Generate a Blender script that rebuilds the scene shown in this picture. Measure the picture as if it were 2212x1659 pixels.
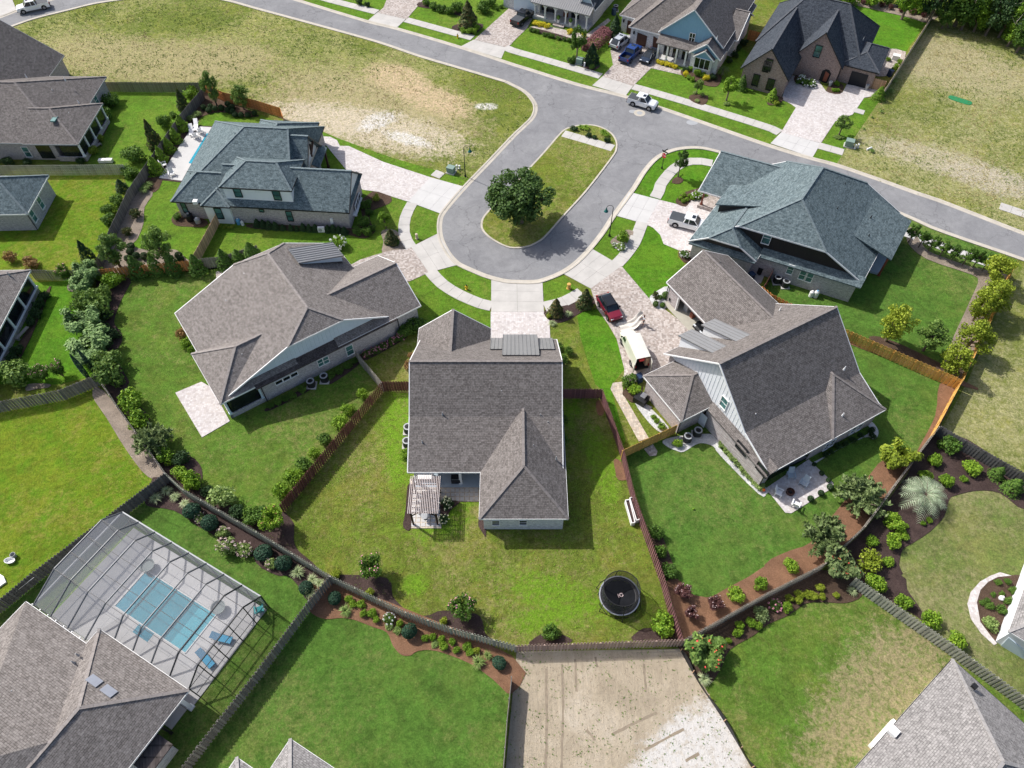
import bpy, math, random
from mathutils import Vector, Matrix
from mathutils.geometry import tessellate_polygon
R = math.radians
random.seed(7)
S = bpy.context.scene
for o in list(bpy.data.objects): bpy.data.objects.remove(o)
COL = S.collection

# ------------------------------------------------------------------ camera, sky, sun, exposure
FPX, PITCH, HGT = 1560.0, R(53.5), 69.0          # focal length in survey pixels, tilt below horizon, drone height (m)
SW, SH = 2212.0, 1659.0                          # survey picture size
cam = bpy.data.cameras.new('camera'); cam.sensor_width = 36; cam.lens = 36 * FPX / SW
cam.clip_end = 2000; cam.clip_start = 1
camo = bpy.data.objects.new('camera', cam); COL.objects.link(camo)
camo.location = (0, 0, HGT); camo.rotation_euler = (math.pi / 2 - PITCH, 0, 0)
S.camera = camo
SUN = Vector((-0.84, 0.56, 1.0)).normalized()    # direction towards the sun
w = bpy.data.worlds.new('World'); S.world = w; w.use_nodes = True
nt = w.node_tree; bg = nt.nodes['Background']
sky = nt.nodes.new('ShaderNodeTexSky'); sky.sky_type = 'NISHITA'; sky.sun_disc = False; sky.dust_density = 3.0; sky.air_density = .85; sky.ozone_density = .6
sky.sun_elevation = math.asin(SUN.z); sky.sun_rotation = math.atan2(SUN.x, SUN.y)
nt.links.new(sky.outputs[0], bg.inputs[0]); bg.inputs[1].default_value = 0.145
sl = bpy.data.lights.new('sun', 'SUN'); sl.energy = 4.4; sl.angle = R(0.6); sl.color = (1.0, 0.975, 0.935)
so = bpy.data.objects.new('sun', sl); COL.objects.link(so)
so.rotation_euler = SUN.to_track_quat('Z', 'Y').to_euler(); so.location = (-60, 60, 90)
S.view_settings.view_transform = 'Standard'; S.view_settings.look = 'None'
S.view_settings.exposure = 0.2; S.view_settings.gamma = 1.0; S.view_settings.use_curve_mapping = False

# ------------------------------------------------------------------ survey helpers: picture point + height -> metres on the ground
def ray(x, y):
    a = (x - SW / 2) / FPX; b = -(y - SH / 2) / FPX
    return Vector((a, math.cos(PITCH) + b * math.sin(PITCH), -math.sin(PITCH) + b * math.cos(PITCH)))
def P(x, y, z=0.0):
    d = ray(x, y); t = (HGT - z) / -d.z
    return Vector((d.x * t, d.y * t, z))
def on_plane(x, y, p0, n):
    d = ray(x, y); c = Vector((0, 0, HGT)); t = (p0 - c).dot(n) / d.dot(n)
    return c + d * t
ROW = [0, 415.1, 830.2, 1243.9]
def t(ij, *xy):
    i, j = int(ij[0]), int(ij[1])
    return [(553 * j + .2502 * xy[k], ROW[i] + .2502 * xy[k + 1]) for k in range(0, len(xy), 2)]
def G(pts, z=0.0): return [P(x, y, z) for x, y in pts]
def smooth(pts, n=4, closed=False):
    out = []; m = len(pts)
    rng = range(m) if closed else range(m - 1)
    for i in rng:
        p0 = pts[(i - 1) % m] if closed or i > 0 else pts[i]
        p1 = pts[i]; p2 = pts[(i + 1) % m]
        p3 = pts[(i + 2) % m] if closed or i + 2 < m else p2
        for k in range(n):
            s = k / n
            out.append(tuple(0.5 * ((2 * b) + (-a + c) * s + (2 * a - 5 * b + 4 * c - d) * s * s + (-a + 3 * b - 3 * c + d) * s ** 3)
                             for a, b, c, d in zip(p0, p1, p2, p3)))
    if not closed: out.append(tuple(pts[-1]))
    return out

# ------------------------------------------------------------------ materials
MATS = {}
class NT:
    def __init__(s, name, rough=.8, metal=0.0, spec=.3):
        s.m = bpy.data.materials.new(name); s.m.use_nodes = True; s.t = s.m.node_tree
        s.b = s.t.nodes['Principled BSDF']; s.b.inputs['Roughness'].default_value = rough
        s.b.inputs['Metallic'].default_value = metal; s.b.inputs['Specular IOR Level'].default_value = spec
        MATS[name] = s.m
    def n(s, typ, **kw):
        x = s.t.nodes.new('ShaderNode' + typ)
        for k, v in kw.items():
            if k.startswith('i_'):
                key = k[2:]; key = int(key) if key.isdigit() else key
                x.inputs[key].default_value = v
            else: setattr(x, k, v)
        return x
    def l(s, a, b): s.t.links.new(a, b)
    def pos(s): return s.n('NewGeometry').outputs['Position']
    def noise(s, scale, detail=4, rough=.6, vec=None, dist=0):
        x = s.n('TexNoise', i_Scale=scale, i_Detail=detail, i_Roughness=rough, i_Distortion=dist)
        s.l(vec if vec is not None else s.pos(), x.inputs['Vector']); return x.outputs['Fac']
    def ramp(s, fac, stops):
        x = s.n('ValToRGB'); e = x.color_ramp.elements
        while len(e) < len(stops): e.new(.5)
        for el, (p, c) in zip(e, stops):
            el.position = p; el.color = (*c, 1) if len(c) == 3 else c
        s.l(fac, x.inputs[0]); return x.outputs[0]
    def mix(s, fac, a, b, mode='MIX'):
        x = s.n('Mix', data_type='RGBA', blend_type=mode)
        for i, v in ((0, fac), (6, a), (7, b)):
            if hasattr(v, 'is_linked') or hasattr(v, 'links'): s.l(v, x.inputs[i])
            else: x.inputs[i].default_value = v if i == 0 else ((*v, 1) if len(v) == 3 else v)
        return x.outputs[2]
    def mul(s, a, b, f=1.0):
        x = s.n('Mix', data_type='RGBA', blend_type='MULTIPLY'); x.inputs[0].default_value = f
        s.l(a, x.inputs[6]); s.l(b, x.inputs[7]); return x.outputs[2]
    def math(s, op, a, b=0.0):
        x = s.n('Math', operation=op)
        for i, v in ((0, a), (1, b)):
            if hasattr(v, 'links'): s.l(v, x.inputs[i])
            else: x.inputs[i].default_value = v
        return x.outputs[0]
    def base(s, c):
        if hasattr(c, 'links'): s.l(c, s.b.inputs['Base Color'])
        else: s.b.inputs['Base Color'].default_value = (*c, 1)
    def bump(s, h, strength=.4, dist=.05):
        x = s.n('Bump', i_Strength=strength, i_Distance=dist); s.l(h, x.inputs['Height'])
        s.l(x.outputs[0], s.b.inputs['Normal'])
def sc(c, k): return tuple(min(1, v * k) for v in c)

def m_plain(name, c, rough=.7, metal=0, var=.18, scale=1.5, bump=0, spec=.3):
    m = NT(name, rough, metal, spec)
    f = m.noise(scale, 5, .65)
    m.base(m.ramp(f, [(.25, sc(c, 1 - var)), (.75, sc(c, 1 + var))]))
    if bump: m.bump(m.noise(scale * 12, 3), bump, .02)
    return m.m
def m_grass(name, c, dry, dryamt=.35, big=.06, patches=(), lush=None, stripes=None):
    """turf: fine blade speckle, medium mottling, large worn areas; patches = bare spots with their own outline"""
    m = NT(name, .95, 0, .08)
    lush = lush or sc(c, 1.25)
    fine = m.noise(6, 5, .8); med = m.noise(.55, 7, .72, dist=.8); large = m.noise(big, 4, .6, dist=.6)
    col = m.mix(m.ramp(med, [(.36, (0, 0, 0)), (.64, (1, 1, 1))]), sc(c, .74), lush)
    yel = m.ramp(m.math('ADD', m.noise(.17, 6, .65, dist=1.0), m.math('MULTIPLY', m.math('SUBTRACT', m.noise(2.2, 5, .8), .5), .35)), [(.47, (0, 0, 0)), (.66, (1, 1, 1))])
    col = m.mix(m.math('MULTIPLY', yel, .55), col, (c[0] * 1.55, c[1] * 1.25, c[2] * 1.3))
    dm = m.math('ADD', large, m.math('MULTIPLY', m.math('SUBTRACT', m.noise(1.0, 10, .86), .5), 1.7))
    dmask = m.ramp(dm, [(.62 - .5 * dryamt, (0, 0, 0)), (.80 - .45 * dryamt, (1, 1, 1))])
    col = m.mix(m.math('MULTIPLY', dmask, m.ramp(m.noise(2.1, 5, .7, dist=1.2), [(.38, (.15, .15, .15)), (.6, (.95, .95, .95))])), col, dry)
    clump = m.ramp(m.noise(1.5, 5, .7, dist=1.5), [(.40, (.3, .3, .3)), (.54, (1, 1, 1))])
    for (px, py, rx, ry, ang, pc, rag) in patches:
        q = P(px, py)
        mp = m.n('Mapping', vector_type='TEXTURE'); mp.inputs['Location'].default_value = (q.x, q.y, 0)
        mp.inputs['Rotation'].default_value = (0, 0, R(ang)); mp.inputs['Scale'].default_value = (rx, ry, 50)
        m.l(m.pos(), mp.inputs[0])
        le = m.n('VectorMath', operation='LENGTH'); m.l(mp.outputs[0], le.inputs[0])
        d = m.math('ADD', le.outputs['Value'], m.math('MULTIPLY', m.math('SUBTRACT', m.noise(.8, 10, .86), .5), rag * 3.2))
        col = m.mix(m.math('MULTIPLY', m.ramp(d, [(.62, (1, 1, 1)), (1.05, (0, 0, 0))]), clump), col, pc)
    if stripes:
        mp = m.n('Mapping'); mp.inputs['Rotation'].default_value = (0, 0, R(stripes[0])); m.l(m.pos(), mp.inputs[0])
        wv = m.n('TexWave', i_Scale=stripes[1], i_Distortion=1.2, i_Detail=2); m.l(mp.outputs[0], wv.inputs[0])
        col = m.mix(m.math('MULTIPLY', wv.outputs['Fac'], stripes[2]), col, sc(c, 1.5))
    x = m.n('Mix', data_type='RGBA', blend_type='MULTIPLY'); x.inputs[0].default_value = 1
    m.l(m.ramp(fine, [(.28, (.6, .6, .6)), (.72, (1.35, 1.35, 1.35))]), x.inputs[6]); m.l(col, x.inputs[7])
    m.base(m.mul(x.outputs[2], m.ramp(m.noise(2.3, 6, .8, dist=.6), [(.30, (.58, .60, .55)), (.5, (1, 1, 1)), (.70, (1.34, 1.32, 1.3))]))); m.bump(m.math('ADD', m.noise(5, 5, .8), m.math('MULTIPLY', m.noise(16, 3, .7), .7)), .9, .16)
    return m.m
def uvmap(m, sx, sy):
    tc = m.n('UVMap'); mp = m.n('Mapping'); mp.inputs['Scale'].default_value = (sx, sy, 1)
    m.l(tc.outputs[0], mp.inputs[0]); return mp.outputs[0]
def m_shingle(name, c1, c2, c3, row=.18, wid=.38):
    m = NT(name, .92, 0, .12)
    vec = uvmap(m, 1, 1)
    br = m.n('TexBrick', offset=.5, offset_frequency=2, squash=.7, squash_frequency=3)
    br.inputs['Color1'].default_value = (*c1, 1); br.inputs['Color2'].default_value = (*c2, 1)
    br.inputs['Mortar'].default_value = (*sc(c1, .40), 1); br.inputs['Scale'].default_value = 1
    br.inputs['Mortar Size'].default_value = .018; br.inputs['Mortar Smooth'].default_value = .4
    br.inputs['Brick Width'].default_value = wid; br.inputs['Row Height'].default_value = row; br.inputs['Bias'].default_value = -.1
    m.l(vec, br.inputs['Vector'])
    vo = m.n('TexVoronoi', i_Scale=2.6); mp = uvmap(m, 1, 2.2); m.l(mp, vo.inputs['Vector'])
    cc = m.mix(m.math('MULTIPLY', m.math('GREATER_THAN', vo.outputs['Color'], .5), .32), br.outputs['Color'], c3)
    wn = m.n('TexWhiteNoise', noise_dimensions='2D'); sn = m.n('VectorMath', operation='SNAP'); sn.inputs[1].default_value = (wid * .5, row, 1)
    m.l(vec, sn.inputs[0]); m.l(sn.outputs[0], wn.inputs['Vector'])
    x = m.n('Mix', data_type='RGBA', blend_type='MULTIPLY'); x.inputs[0].default_value = 1
    m.l(m.ramp(wn.outputs['Value'], [(0, (.8, .8, .8)), (1, (1.2, 1.2, 1.2))]), x.inputs[6]); m.l(cc, x.inputs[7])
    y = m.n('Mix', data_type='RGBA', blend_type='MULTIPLY'); y.inputs[0].default_value = 1
    m.l(m.ramp(m.noise(.3, 5, .7), [(.25, (.93, .93, .93)), (.75, (1.07, 1.07, 1.07))]), y.inputs[6]); m.l(x.outputs[2], y.inputs[7])
    m.base(y.outputs[2]); m.bump(br.outputs['Fac'], -.5, .03)
    return m.m
def m_brick(name, c1, c2, c3, mort):
    m = NT(name, .9, 0, .15)
    br = m.n('TexBrick'); vec = uvmap(m, 1, 1); m.l(vec, br.inputs['Vector'])
    for k, c in (('Color1', c1), ('Color2', c2), ('Mortar', mort)): br.inputs[k].default_value = (*c, 1)
    br.inputs['Scale'].default_value = 1; br.inputs['Mortar Size'].default_value = .012
    br.inputs['Brick Width'].default_value = .24; br.inputs['Row Height'].default_value = .085
    wn = m.n('TexNoise', i_Scale=9, i_Detail=3); mp = uvmap(m, .8, 2.4); m.l(mp, wn.inputs['Vector'])
    cc = m.mix(m.ramp(wn.outputs['Fac'], [(.5, (0, 0, 0)), (.58, (1, 1, 1))]), br.outputs['Color'], c3)
    x = m.n('Mix', data_type='RGBA', blend_type='MULTIPLY'); x.inputs[0].default_value = 1
    bz = m.n('TexNoise', i_Scale=2.2, i_Detail=6, i_Roughness=.8); m.l(uvmap(m, 1, 2.6), bz.inputs['Vector'])
    m.l(m.ramp(bz.outputs['Fac'], [(.32, (.52, .52, .54)), (.5, (1, 1, 1)), (.66, (1.32, 1.3, 1.3))]), x.inputs[6]); m.l(cc, x.inputs[7])
    m.base(x.outputs[2]); m.bump(br.outputs['Fac'], -.5, .02); return m.m
def m_paver(name, cols, size=2.2, joint=(.25, .22, .2)):
    m = NT(name, .85, 0, .2)
    vo = m.n('TexVoronoi', i_Scale=size, i_Randomness=.55); m.l(m.pos(), vo.inputs['Vector'])
    ed = m.n('TexVoronoi', feature='DISTANCE_TO_EDGE', i_Scale=size, i_Randomness=.55); m.l(m.pos(), ed.inputs['Vector'])
    sp = m.n('SeparateColor'); m.l(vo.outputs['Color'], sp.inputs[0])
    n = len(cols); cc = m.ramp(sp.outputs[0], [(i / (n - 1) if n > 1 else 0, c) for i, c in enumerate(cols)])
    cc = m.mix(m.ramp(ed.outputs['Distance'], [(.015, (1, 1, 1)), (.05, (0, 0, 0))]), cc, joint)
    x = m.n('Mix', data_type='RGBA', blend_type='MULTIPLY'); x.inputs[0].default_value = 1
    m.l(m.ramp(m.noise(.3, 6, .7), [(.25, (.86, .86, .86)), (.75, (1.12, 1.12, 1.12))]), x.inputs[6]); m.l(cc, x.inputs[7])
    m.base(x.outputs[2]); m.bump(ed.outputs['Distance'], .3, .02); return m.m
def m_mulch(name, c1, c2, scale=9):
    m = NT(name, .95, 0, .1)
    f = m.noise(scale, 6, .85, dist=1.5)
    cc = m.ramp(f, [(.3, sc(c1, .45)), (.5, c1), (.72, c2)])
    x = m.n('Mix', data_type='RGBA', blend_type='MULTIPLY'); x.inputs[0].default_value = 1
    m.l(m.ramp(m.noise(.6, 4), [(.3, (.75, .75, .75)), (.7, (1.2, 1.2, 1.2))]), x.inputs[6]); m.l(cc, x.inputs[7])
    m.base(x.outputs[2]); m.bump(f, 1.0, .12); return m.m
def m_leaf(name, c, c2, trans=.25):
    m = NT(name, .6, 0, .25); c, c2 = sc(c, 1.75), sc(c2, 1.5)
    g = m.n('NewGeometry'); oi = m.n('ObjectInfo')
    f = m.math('ADD', m.math('MULTIPLY', g.outputs['Random Per Island'], .75), m.math('MULTIPLY', oi.outputs['Random'], .3))
    cc = m.ramp(f, [(0, sc(c, .55)), (.45, c), (1, c2)]); m.base(cc)
    tr = m.n('BsdfTranslucent'); m.l(m.mix(.5, cc, c2), tr.inputs[0])
    mx = m.n('MixShader'); mx.inputs[0].default_value = trans
    m.l(m.b.outputs[0], mx.inputs[1]); m.l(tr.outputs[0], mx.inputs[2])
    m.l(mx.outputs[0], m.t.nodes['Material Output'].inputs[0]); return m.m
def m_glass(name, c, rough=.06):
    m = NT(name, rough, 0, .6); m.base(m.ramp(m.noise(.9, 2), [(.35, sc(c, .6)), (.65, sc(c, 1.4))])); return m.m
def m_mesh(name, c, alpha):
    m = NT(name, .7); m.base(c)
    tr = m.n('BsdfTransparent'); mx = m.n('MixShader'); mx.inputs[0].default_value = 1 - alpha
    m.l(m.b.outputs[0], mx.inputs[1]); m.l(tr.outputs[0], mx.inputs[2]); m.l(mx.outputs[0], m.t.nodes['Material Output'].inputs[0]); return m.m
def m_water(name):
    m = NT(name, .04, 0, .5)
    tr = m.n('BsdfTransparent'); tr.inputs[0].default_value = (.42, .80, .86, 1)
    gl = m.n('BsdfGlossy'); gl.inputs['Roughness'].default_value = .05
    bp = m.n('Bump', i_Strength=.35, i_Distance=.05); m.l(m.noise(3.5, 3, .6), bp.inputs['Height']); m.l(bp.outputs[0], gl.inputs['Normal'])
    fr = m.n('Fresnel'); fr.inputs[0].default_value = 1.33; m.l(bp.outputs[0], fr.inputs['Normal'])
    mx = m.n('MixShader'); m.l(fr.outputs[0], mx.inputs[0]); m.l(tr.outputs[0], mx.inputs[1]); m.l(gl.outputs[0], mx.inputs[2])
    m.l(mx.outputs[0], m.t.nodes['Material Output'].inputs[0]); return m.m
def m_asphalt(name):
    m = NT(name, .9, 0, .2)
    a = m.ramp(m.noise(.12, 6, .7, dist=1.2), [(.3, (.185, .185, .192)), (.55, (.225, .225, .230)), (.75, (.275, .275, .275))])
    x = m.n('Mix', data_type='RGBA', blend_type='MULTIPLY'); x.inputs[0].default_value = 1
    m.l(m.ramp(m.noise(14, 3, .8), [(.3, (.82, .82, .82)), (.7, (1.18, 1.18, 1.18))]), x.inputs[6]); m.l(a, x.inputs[7])
    st = m.mul(x.outputs[2], m.ramp(m.noise(.45, 8, .78, dist=1.6), [(.30, (.86, .86, .87)), (.48, (1, 1, 1)), (.66, (1.13, 1.13, 1.13))]))
    vo = m.n('TexVoronoi', feature='DISTANCE_TO_EDGE', i_Scale=.11); dv = m.n('VectorMath', operation='ADD')
    nz = m.n('TexNoise', i_Scale=.6, i_Detail=5); m.l(m.pos(), nz.inputs['Vector'])
    sc2 = m.n('VectorMath', operation='SCALE'); sc2.inputs['Scale'].default_value = 2.5; m.l(nz.outputs['Color'], sc2.inputs[0])
    m.l(m.pos(), dv.inputs[0]); m.l(sc2.outputs[0], dv.inputs[1]); m.l(dv.outputs[0], vo.inputs['Vector'])
    cr = m.ramp(vo.outputs['Distance'], [(.0, (.55, .55, .55)), (.006, (1, 1, 1))])
    y = m.n('Mix', data_type='RGBA', blend_type='MULTIPLY'); y.inputs[0].default_value = .8; m.l(st, y.inputs[6]); m.l(cr, y.inputs[7])
    m.base(y.outputs[2]); m.bump(m.noise(20, 2), .2, .01); return m.m
def m_sandlot(name):
    m = NT(name, 1, 0, .05)
    mp = m.n('Mapping'); mp.inputs['Scale'].default_value = (2.2, .3, 1); mp.inputs['Rotation'].default_value = (0, 0, R(2)); m.l(m.pos(), mp.inputs[0])
    streak = m.noise(1.3, 7, .75, vec=mp.outputs[0], dist=.7)
    cc = m.ramp(m.noise(.22, 7, .7, dist=.8), [(.3, (.33, .275, .20)), (.5, (.41, .345, .255)), (.7, (.49, .425, .335))])
    cc = m.mul(cc, m.ramp(streak, [(.32, (.86, .86, .86)), (.5, (1, 1, 1)), (.68, (1.1, 1.1, 1.09))]))
    q = P(1500, 1650); mp2 = m.n('Mapping', vector_type='TEXTURE'); mp2.inputs['Location'].default_value = (q.x, q.y, 0)
    mp2.inputs['Rotation'].default_value = (0, 0, R(38)); mp2.inputs['Scale'].default_value = (9, 4.4, 50); m.l(m.pos(), mp2.inputs[0])
    le = m.n('VectorMath', operation='LENGTH'); m.l(mp2.outputs[0], le.inputs[0])
    d = m.math('ADD', le.outputs['Value'], m.math('MULTIPLY', m.math('SUBTRACT', m.noise(.7, 9, .8), .5), 1.3))
    cc = m.mix(m.math('MULTIPLY', m.ramp(d, [(.7, (1, 1, 1)), (.95, (0, 0, 0))]), m.ramp(m.noise(1.6, 5, .7), [(.35, (.45, .45, .45)), (.5, (1, 1, 1))])), cc, (.58, .555, .52))
    sp = m.noise(3.4, 7, .85, dist=.8); sp2 = m.noise(1.1, 6, .8)
    cc = m.mix(m.math('MULTIPLY', m.ramp(sp, [(.56, (0, 0, 0)), (.62, (1, 1, 1))]), m.ramp(sp2, [(.4, (.15, .15, .15)), (.6, (.9, .9, .9))])), cc, (.13, .115, .08))
    m.base(cc); m.bump(m.math('ADD', sp, m.math('MULTIPLY', streak, .6)), .8, .12); return m.m

# ------------------------------------------------------------------ mesh helpers
class MB:
    def __init__(s): s.v = []; s.f = []; s.uv = []
    def face(s, pts, uv=None):
        n = len(s.v); s.v += [Vector(p) for p in pts]; s.f.append(list(range(n, n + len(pts))))
        s.uv.append(uv or [(p[0] + .37 * p[1], p[2] + .2 * p[1]) for p in pts])
    def box(s, c, size, rz=0, rx=0):
        x, y, z = [k / 2 for k in size]; m = Matrix.Rotation(rz, 3, 'Z') @ Matrix.Rotation(rx, 3, 'X'); c = Vector(c)
        p = [c + m @ Vector((a * x, b * y, d * z)) for d in (-1, 1) for a, b in ((-1, -1), (1, -1), (1, 1), (-1, 1))]
        for q in ((3, 2, 1, 0), (4, 5, 6, 7), (0, 1, 5, 4), (1, 2, 6, 5), (2, 3, 7, 6), (3, 0, 4, 7)): s.face([p[k] for k in q])
    def beam(s, a, b, w, h):
        """rectangular bar from a to b, w wide across, h deep"""
        a, b = Vector(a), Vector(b); d = (b - a).normalized(); up = Vector((0, 0, 1))
        if abs(d.z) > .95: up = Vector((0, 1, 0))
        x = d.cross(up).normalized() * w / 2; y = x.cross(d).normalized() * h / 2
        p = [e + i * x + j * y for e in (a, b) for i, j in ((-1, -1), (1, -1), (1, 1), (-1, 1))]
        for q in ((0, 1, 2, 3), (7, 6, 5, 4), (0, 4, 5, 1), (1, 5, 6, 2), (2, 6, 7, 3), (3, 7, 4, 0)): s.face([p[k] for k in q])
    def lathe(s, prof, c=(0, 0, 0), n=12, sx=1, sy=1, caps=True):
        """prof = [(r,z)...] turned about the vertical through c"""
        c = Vector(c); rings = [[c + Vector((r * sx * math.cos(2 * math.pi * k / n), r * sy * math.sin(2 * math.pi * k / n), z)) for k in range(n)] for r, z in prof]
        for a, b in zip(rings, rings[1:]):
            for k in range(n): s.face([a[k], a[(k + 1) % n], b[(k + 1) % n], b[k]])
        if not caps: return
        if prof[0][0] > 1e-4 and abs(prof[0][1] - prof[1][1]) > 1e-5: s.face(rings[0][::-1])
        if prof[-1][0] > 1e-4: s.face(rings[-1])
    def tube(s, pts, r, n=6):
        pts = [Vector(p) for p in pts]; rs = r if isinstance(r, (list, tuple)) else [r] * len(pts); rings = []
        for i, p in enumerate(pts):
            d = (pts[min(i + 1, len(pts) - 1)] - pts[max(i - 1, 0)]).normalized()
            x = d.cross(Vector((0, 0, 1)) if abs(d.z) < .9 else Vector((0, 1, 0))).normalized(); y = d.cross(x)
            rings.append([p + rs[i] * (math.cos(2 * math.pi * k / n) * x + math.sin(2 * math.pi * k / n) * y) for k in range(n)])
        for a, b in zip(rings, rings[1:]):
            for k in range(n): s.face([a[k], a[(k + 1) % n], b[(k + 1) % n], b[k]])
        s.face(rings[0][::-1]); s.face(rings[-1])
    def poly(s, pts, z):
        """flat polygon, any outline, at height z"""
        p = [Vector((q[0], q[1], z)) for q in pts]
        for tri in tessellate_polygon([p]):
            a, b, c = [p[k] for k in tri]
            if (b - a).cross(c - a).z < 0: b, c = c, b
            s.face([a, b, c])
    def prism(s, pts, z0, z1):
        s.poly(pts, z1); n = len(pts)
        area = sum(pts[i][0] * pts[(i + 1) % n][1] - pts[(i + 1) % n][0] * pts[i][1] for i in range(n))
        q = pts if area > 0 else pts[::-1]
        for i in range(n):
            a, b = q[i], q[(i + 1) % n]; s.face([(a[0], a[1], z0), (b[0], b[1], z0), (b[0], b[1], z1), (a[0], a[1], z1)])
    def build(s, name, mat, parent=None, smooth=False, mods=()):
        loc = parent_loc(parent)
        me = bpy.data.meshes.new(name); me.from_pydata([tuple(v - loc) for v in s.v], [], s.f)
        ul = me.uv_layers.new(name='UVMap'); flat = [c for f in s.uv for p in f for c in p]
        ul.data.foreach_set('uv', flat)
        me.materials.append(MATS[mat])
        if smooth: me.polygons.foreach_set('use_smooth', [True] * len(s.f))
        me.update(); o = bpy.data.objects.new(name, me); COL.objects.link(o); o.parent = parent
        return o
def parent_loc(p):
    v = Vector((0, 0, 0))
    while p is not None: v += p.location; p = p.parent
    return v
def thing(name, label, cat, loc=(0, 0, 0), group=None, rz=0):
    o = bpy.data.objects.new(name, None); COL.objects.link(o); o.location = loc; o.rotation_euler = (0, 0, rz)
    o.empty_display_size = .3; o['label'] = label; o['category'] = cat
    if group: o['group'] = group
    return o
def tag(o, label, cat, group=None):
    o['label'] = label; o['category'] = cat
    if group: o['group'] = group
    return o
def structure(o, label=None, kind='structure'):
    o['kind'] = kind
    if label: o['label'] = label
    return o
def clone(o, parent=None, loc=None, rz=None, scale=None):
    c = o.copy(); COL.objects.link(c); c.parent = parent
    if loc is not None: c.location = loc
    if rz is not None: c.rotation_euler = (0, 0, rz)
    if scale is not None: c.scale = scale if hasattr(scale, '__len__') else (scale,) * 3
    return c
def copy_tree(o, parent=None):
    c = clone(o, parent)
    for ch in o.children: copy_tree(ch, c)
    return c
NUM = '''seventeenth eighteenth nineteenth twentieth twenty-first twenty-second twenty-third twenty-fourth twenty-fifth twenty-sixth twenty-seventh twenty-eighth'''.split()
ORD = ['first', 'second', 'third', 'fourth', 'fifth', 'sixth', 'seventh', 'eighth', 'ninth', 'tenth', 'eleventh', 'twelfth', 'thirteenth', 'fourteenth', 'fifteenth', 'sixteenth'] + NUM

# ------------------------------------------------------------------ palette
m_grass('grass_bright', (.120, .215, .024), (.21, .25, .05), .18, .05, lush=(.125, .265, .022))
m_grass('grass_vivid', (.100, .225, .018), (.17, .25, .04), .15, .05, lush=(.098, .265, .016))
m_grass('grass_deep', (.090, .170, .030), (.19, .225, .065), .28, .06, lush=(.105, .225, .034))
m_grass('grass_olive', (.160, .190, .034), (.29, .26, .10), .36, .06, lush=(.15, .235, .026))
LIME = (.155, .285, .022)
m_grass('grass_centre', (.165, .190, .036), (.285, .255, .10), .36, .06, lush=(.155, .235, .028), patches=[(862, 900, 2.6, 6, 0, LIME, .7), (868, 990, 2.2, 5, 0, LIME, .7), (940, 1120, 4, 3, 0, LIME, 1.0), (1000, 1060, 3, 2.5, 0, LIME, .6), (895, 1265, 1.6, 1.4, 0, LIME, .4), (1200, 1290, 6, 2.5, -20, LIME, 1.0), (1300, 1000, 2, 6, 10, LIME, .9), (1225, 860, 2, 5, 0, LIME, .8), (1160, 1340, 3, 1.5, 0, LIME, .9)])
m_grass('grass_yellow', (.155, .215, .018), (.28, .255, .06), .34, .07, lush=(.115, .25, .014), stripes=(55, .35, .16))
m_grass('grass_soft', (.185, .215, .070), (.31, .285, .14), .42, .06, lush=(.16, .23, .052))
m_grass('grass_green', (.115, .185, .030), (.25, .245, .085), .32, .06, lush=(.115, .23, .030),
        patches=[(1900, 1500, 12, 4.5, 40, (.33, .28, .15), 1.1)])
SAND = (.56, .43, .27); PALE = (.58, .50, .37); WHITE = (.68, .65, .60)
m_grass('vacant_turf', (.185, .235, .045), (.40, .37, .165), .42, .05, lush=(.145, .195, .030), patches=[
    (790, 235, 24, 12, -22, (.42, .355, .20), .8), (840, 285, 15, 6, -20, PALE, .8), (860, 170, 8, 4.6, -38, SAND, .4), (940, 215, 9, 4, -35, SAND, .7),
    (690, 255, 14, 5, -10, PALE, .8), (815, 262, 4, 2.4, 40, WHITE, .8), (1050, 230, 2.2, 1.2, 0, WHITE, .4), (880, 300, 5, 1.6, -25, WHITE, .8),
    (300, 130, 25, 9, -12, (.38, .33, .17), .9), (480, 130, 12, 7, 0, (.38, .33, .17), .9)])
m_grass('dry_turf', (.225, .26, .068), (.42, .39, .20), .46, .05, lush=(.18, .215, .045), patches=[
    (2060, 140, 16, 11, -30, (.41, .36, .21), .8), (2010, 340, 12, 4, -25, (.46, .41, .28), .9), (2150, 390, 9, 4, -25, (.48, .425, .32), .9)])
m_asphalt('asphalt')
m_plain('concrete', (.47, .45, .42), .9, 0, .13, .5, .2); m_plain('concrete_white', (.52, .51, .495), .9, 0, .08, .5, .2)
m_plain('curb', (.47, .43, .365), .9, 0, .16, .7, .2)
m_paver('paver_pale', [(.45, .405, .39), (.54, .50, .485), (.61, .58, .565), (.49, .44, .41)], 4.0, (.42, .38, .36))
m_paver('paver_tan', [(.34, .285, .25), (.45, .395, .36), (.53, .48, .445), (.28, .24, .215), (.40, .345, .31)], 4.0, (.30, .26, .23))
m_paver('paver_warm', [(.50, .40, .30), (.60, .52, .42), (.40, .34, .28), (.64, .58, .48)], 3.6, (.30, .25, .20))
m_mulch('mulch_brown', (.10, .065, .045), (.24, .17, .13)); m_mulch('mulch_dark', (.075, .05, .045), (.19, .135, .12))
m_mulch('mulch_pale', (.30, .245, .195), (.52, .45, .37)); m_mulch('pine_straw', (.25, .135, .08), (.40, .25, .16))
m_mulch('white_stone', (.62, .62, .61), (.86, .86, .85), 6)
m_sandlot('sandlot')
m_shingle('shingle_brown', (.148, .132, .123), (.195, .176, .165), (.228, .208, .197))
m_shingle('shingle_tan', (.188, .168, .155), (.24, .217, .202), (.272, .248, .232))
m_shingle('shingle_grey', (.23, .218, .212), (.285, .272, .263), (.32, .305, .296))
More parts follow.
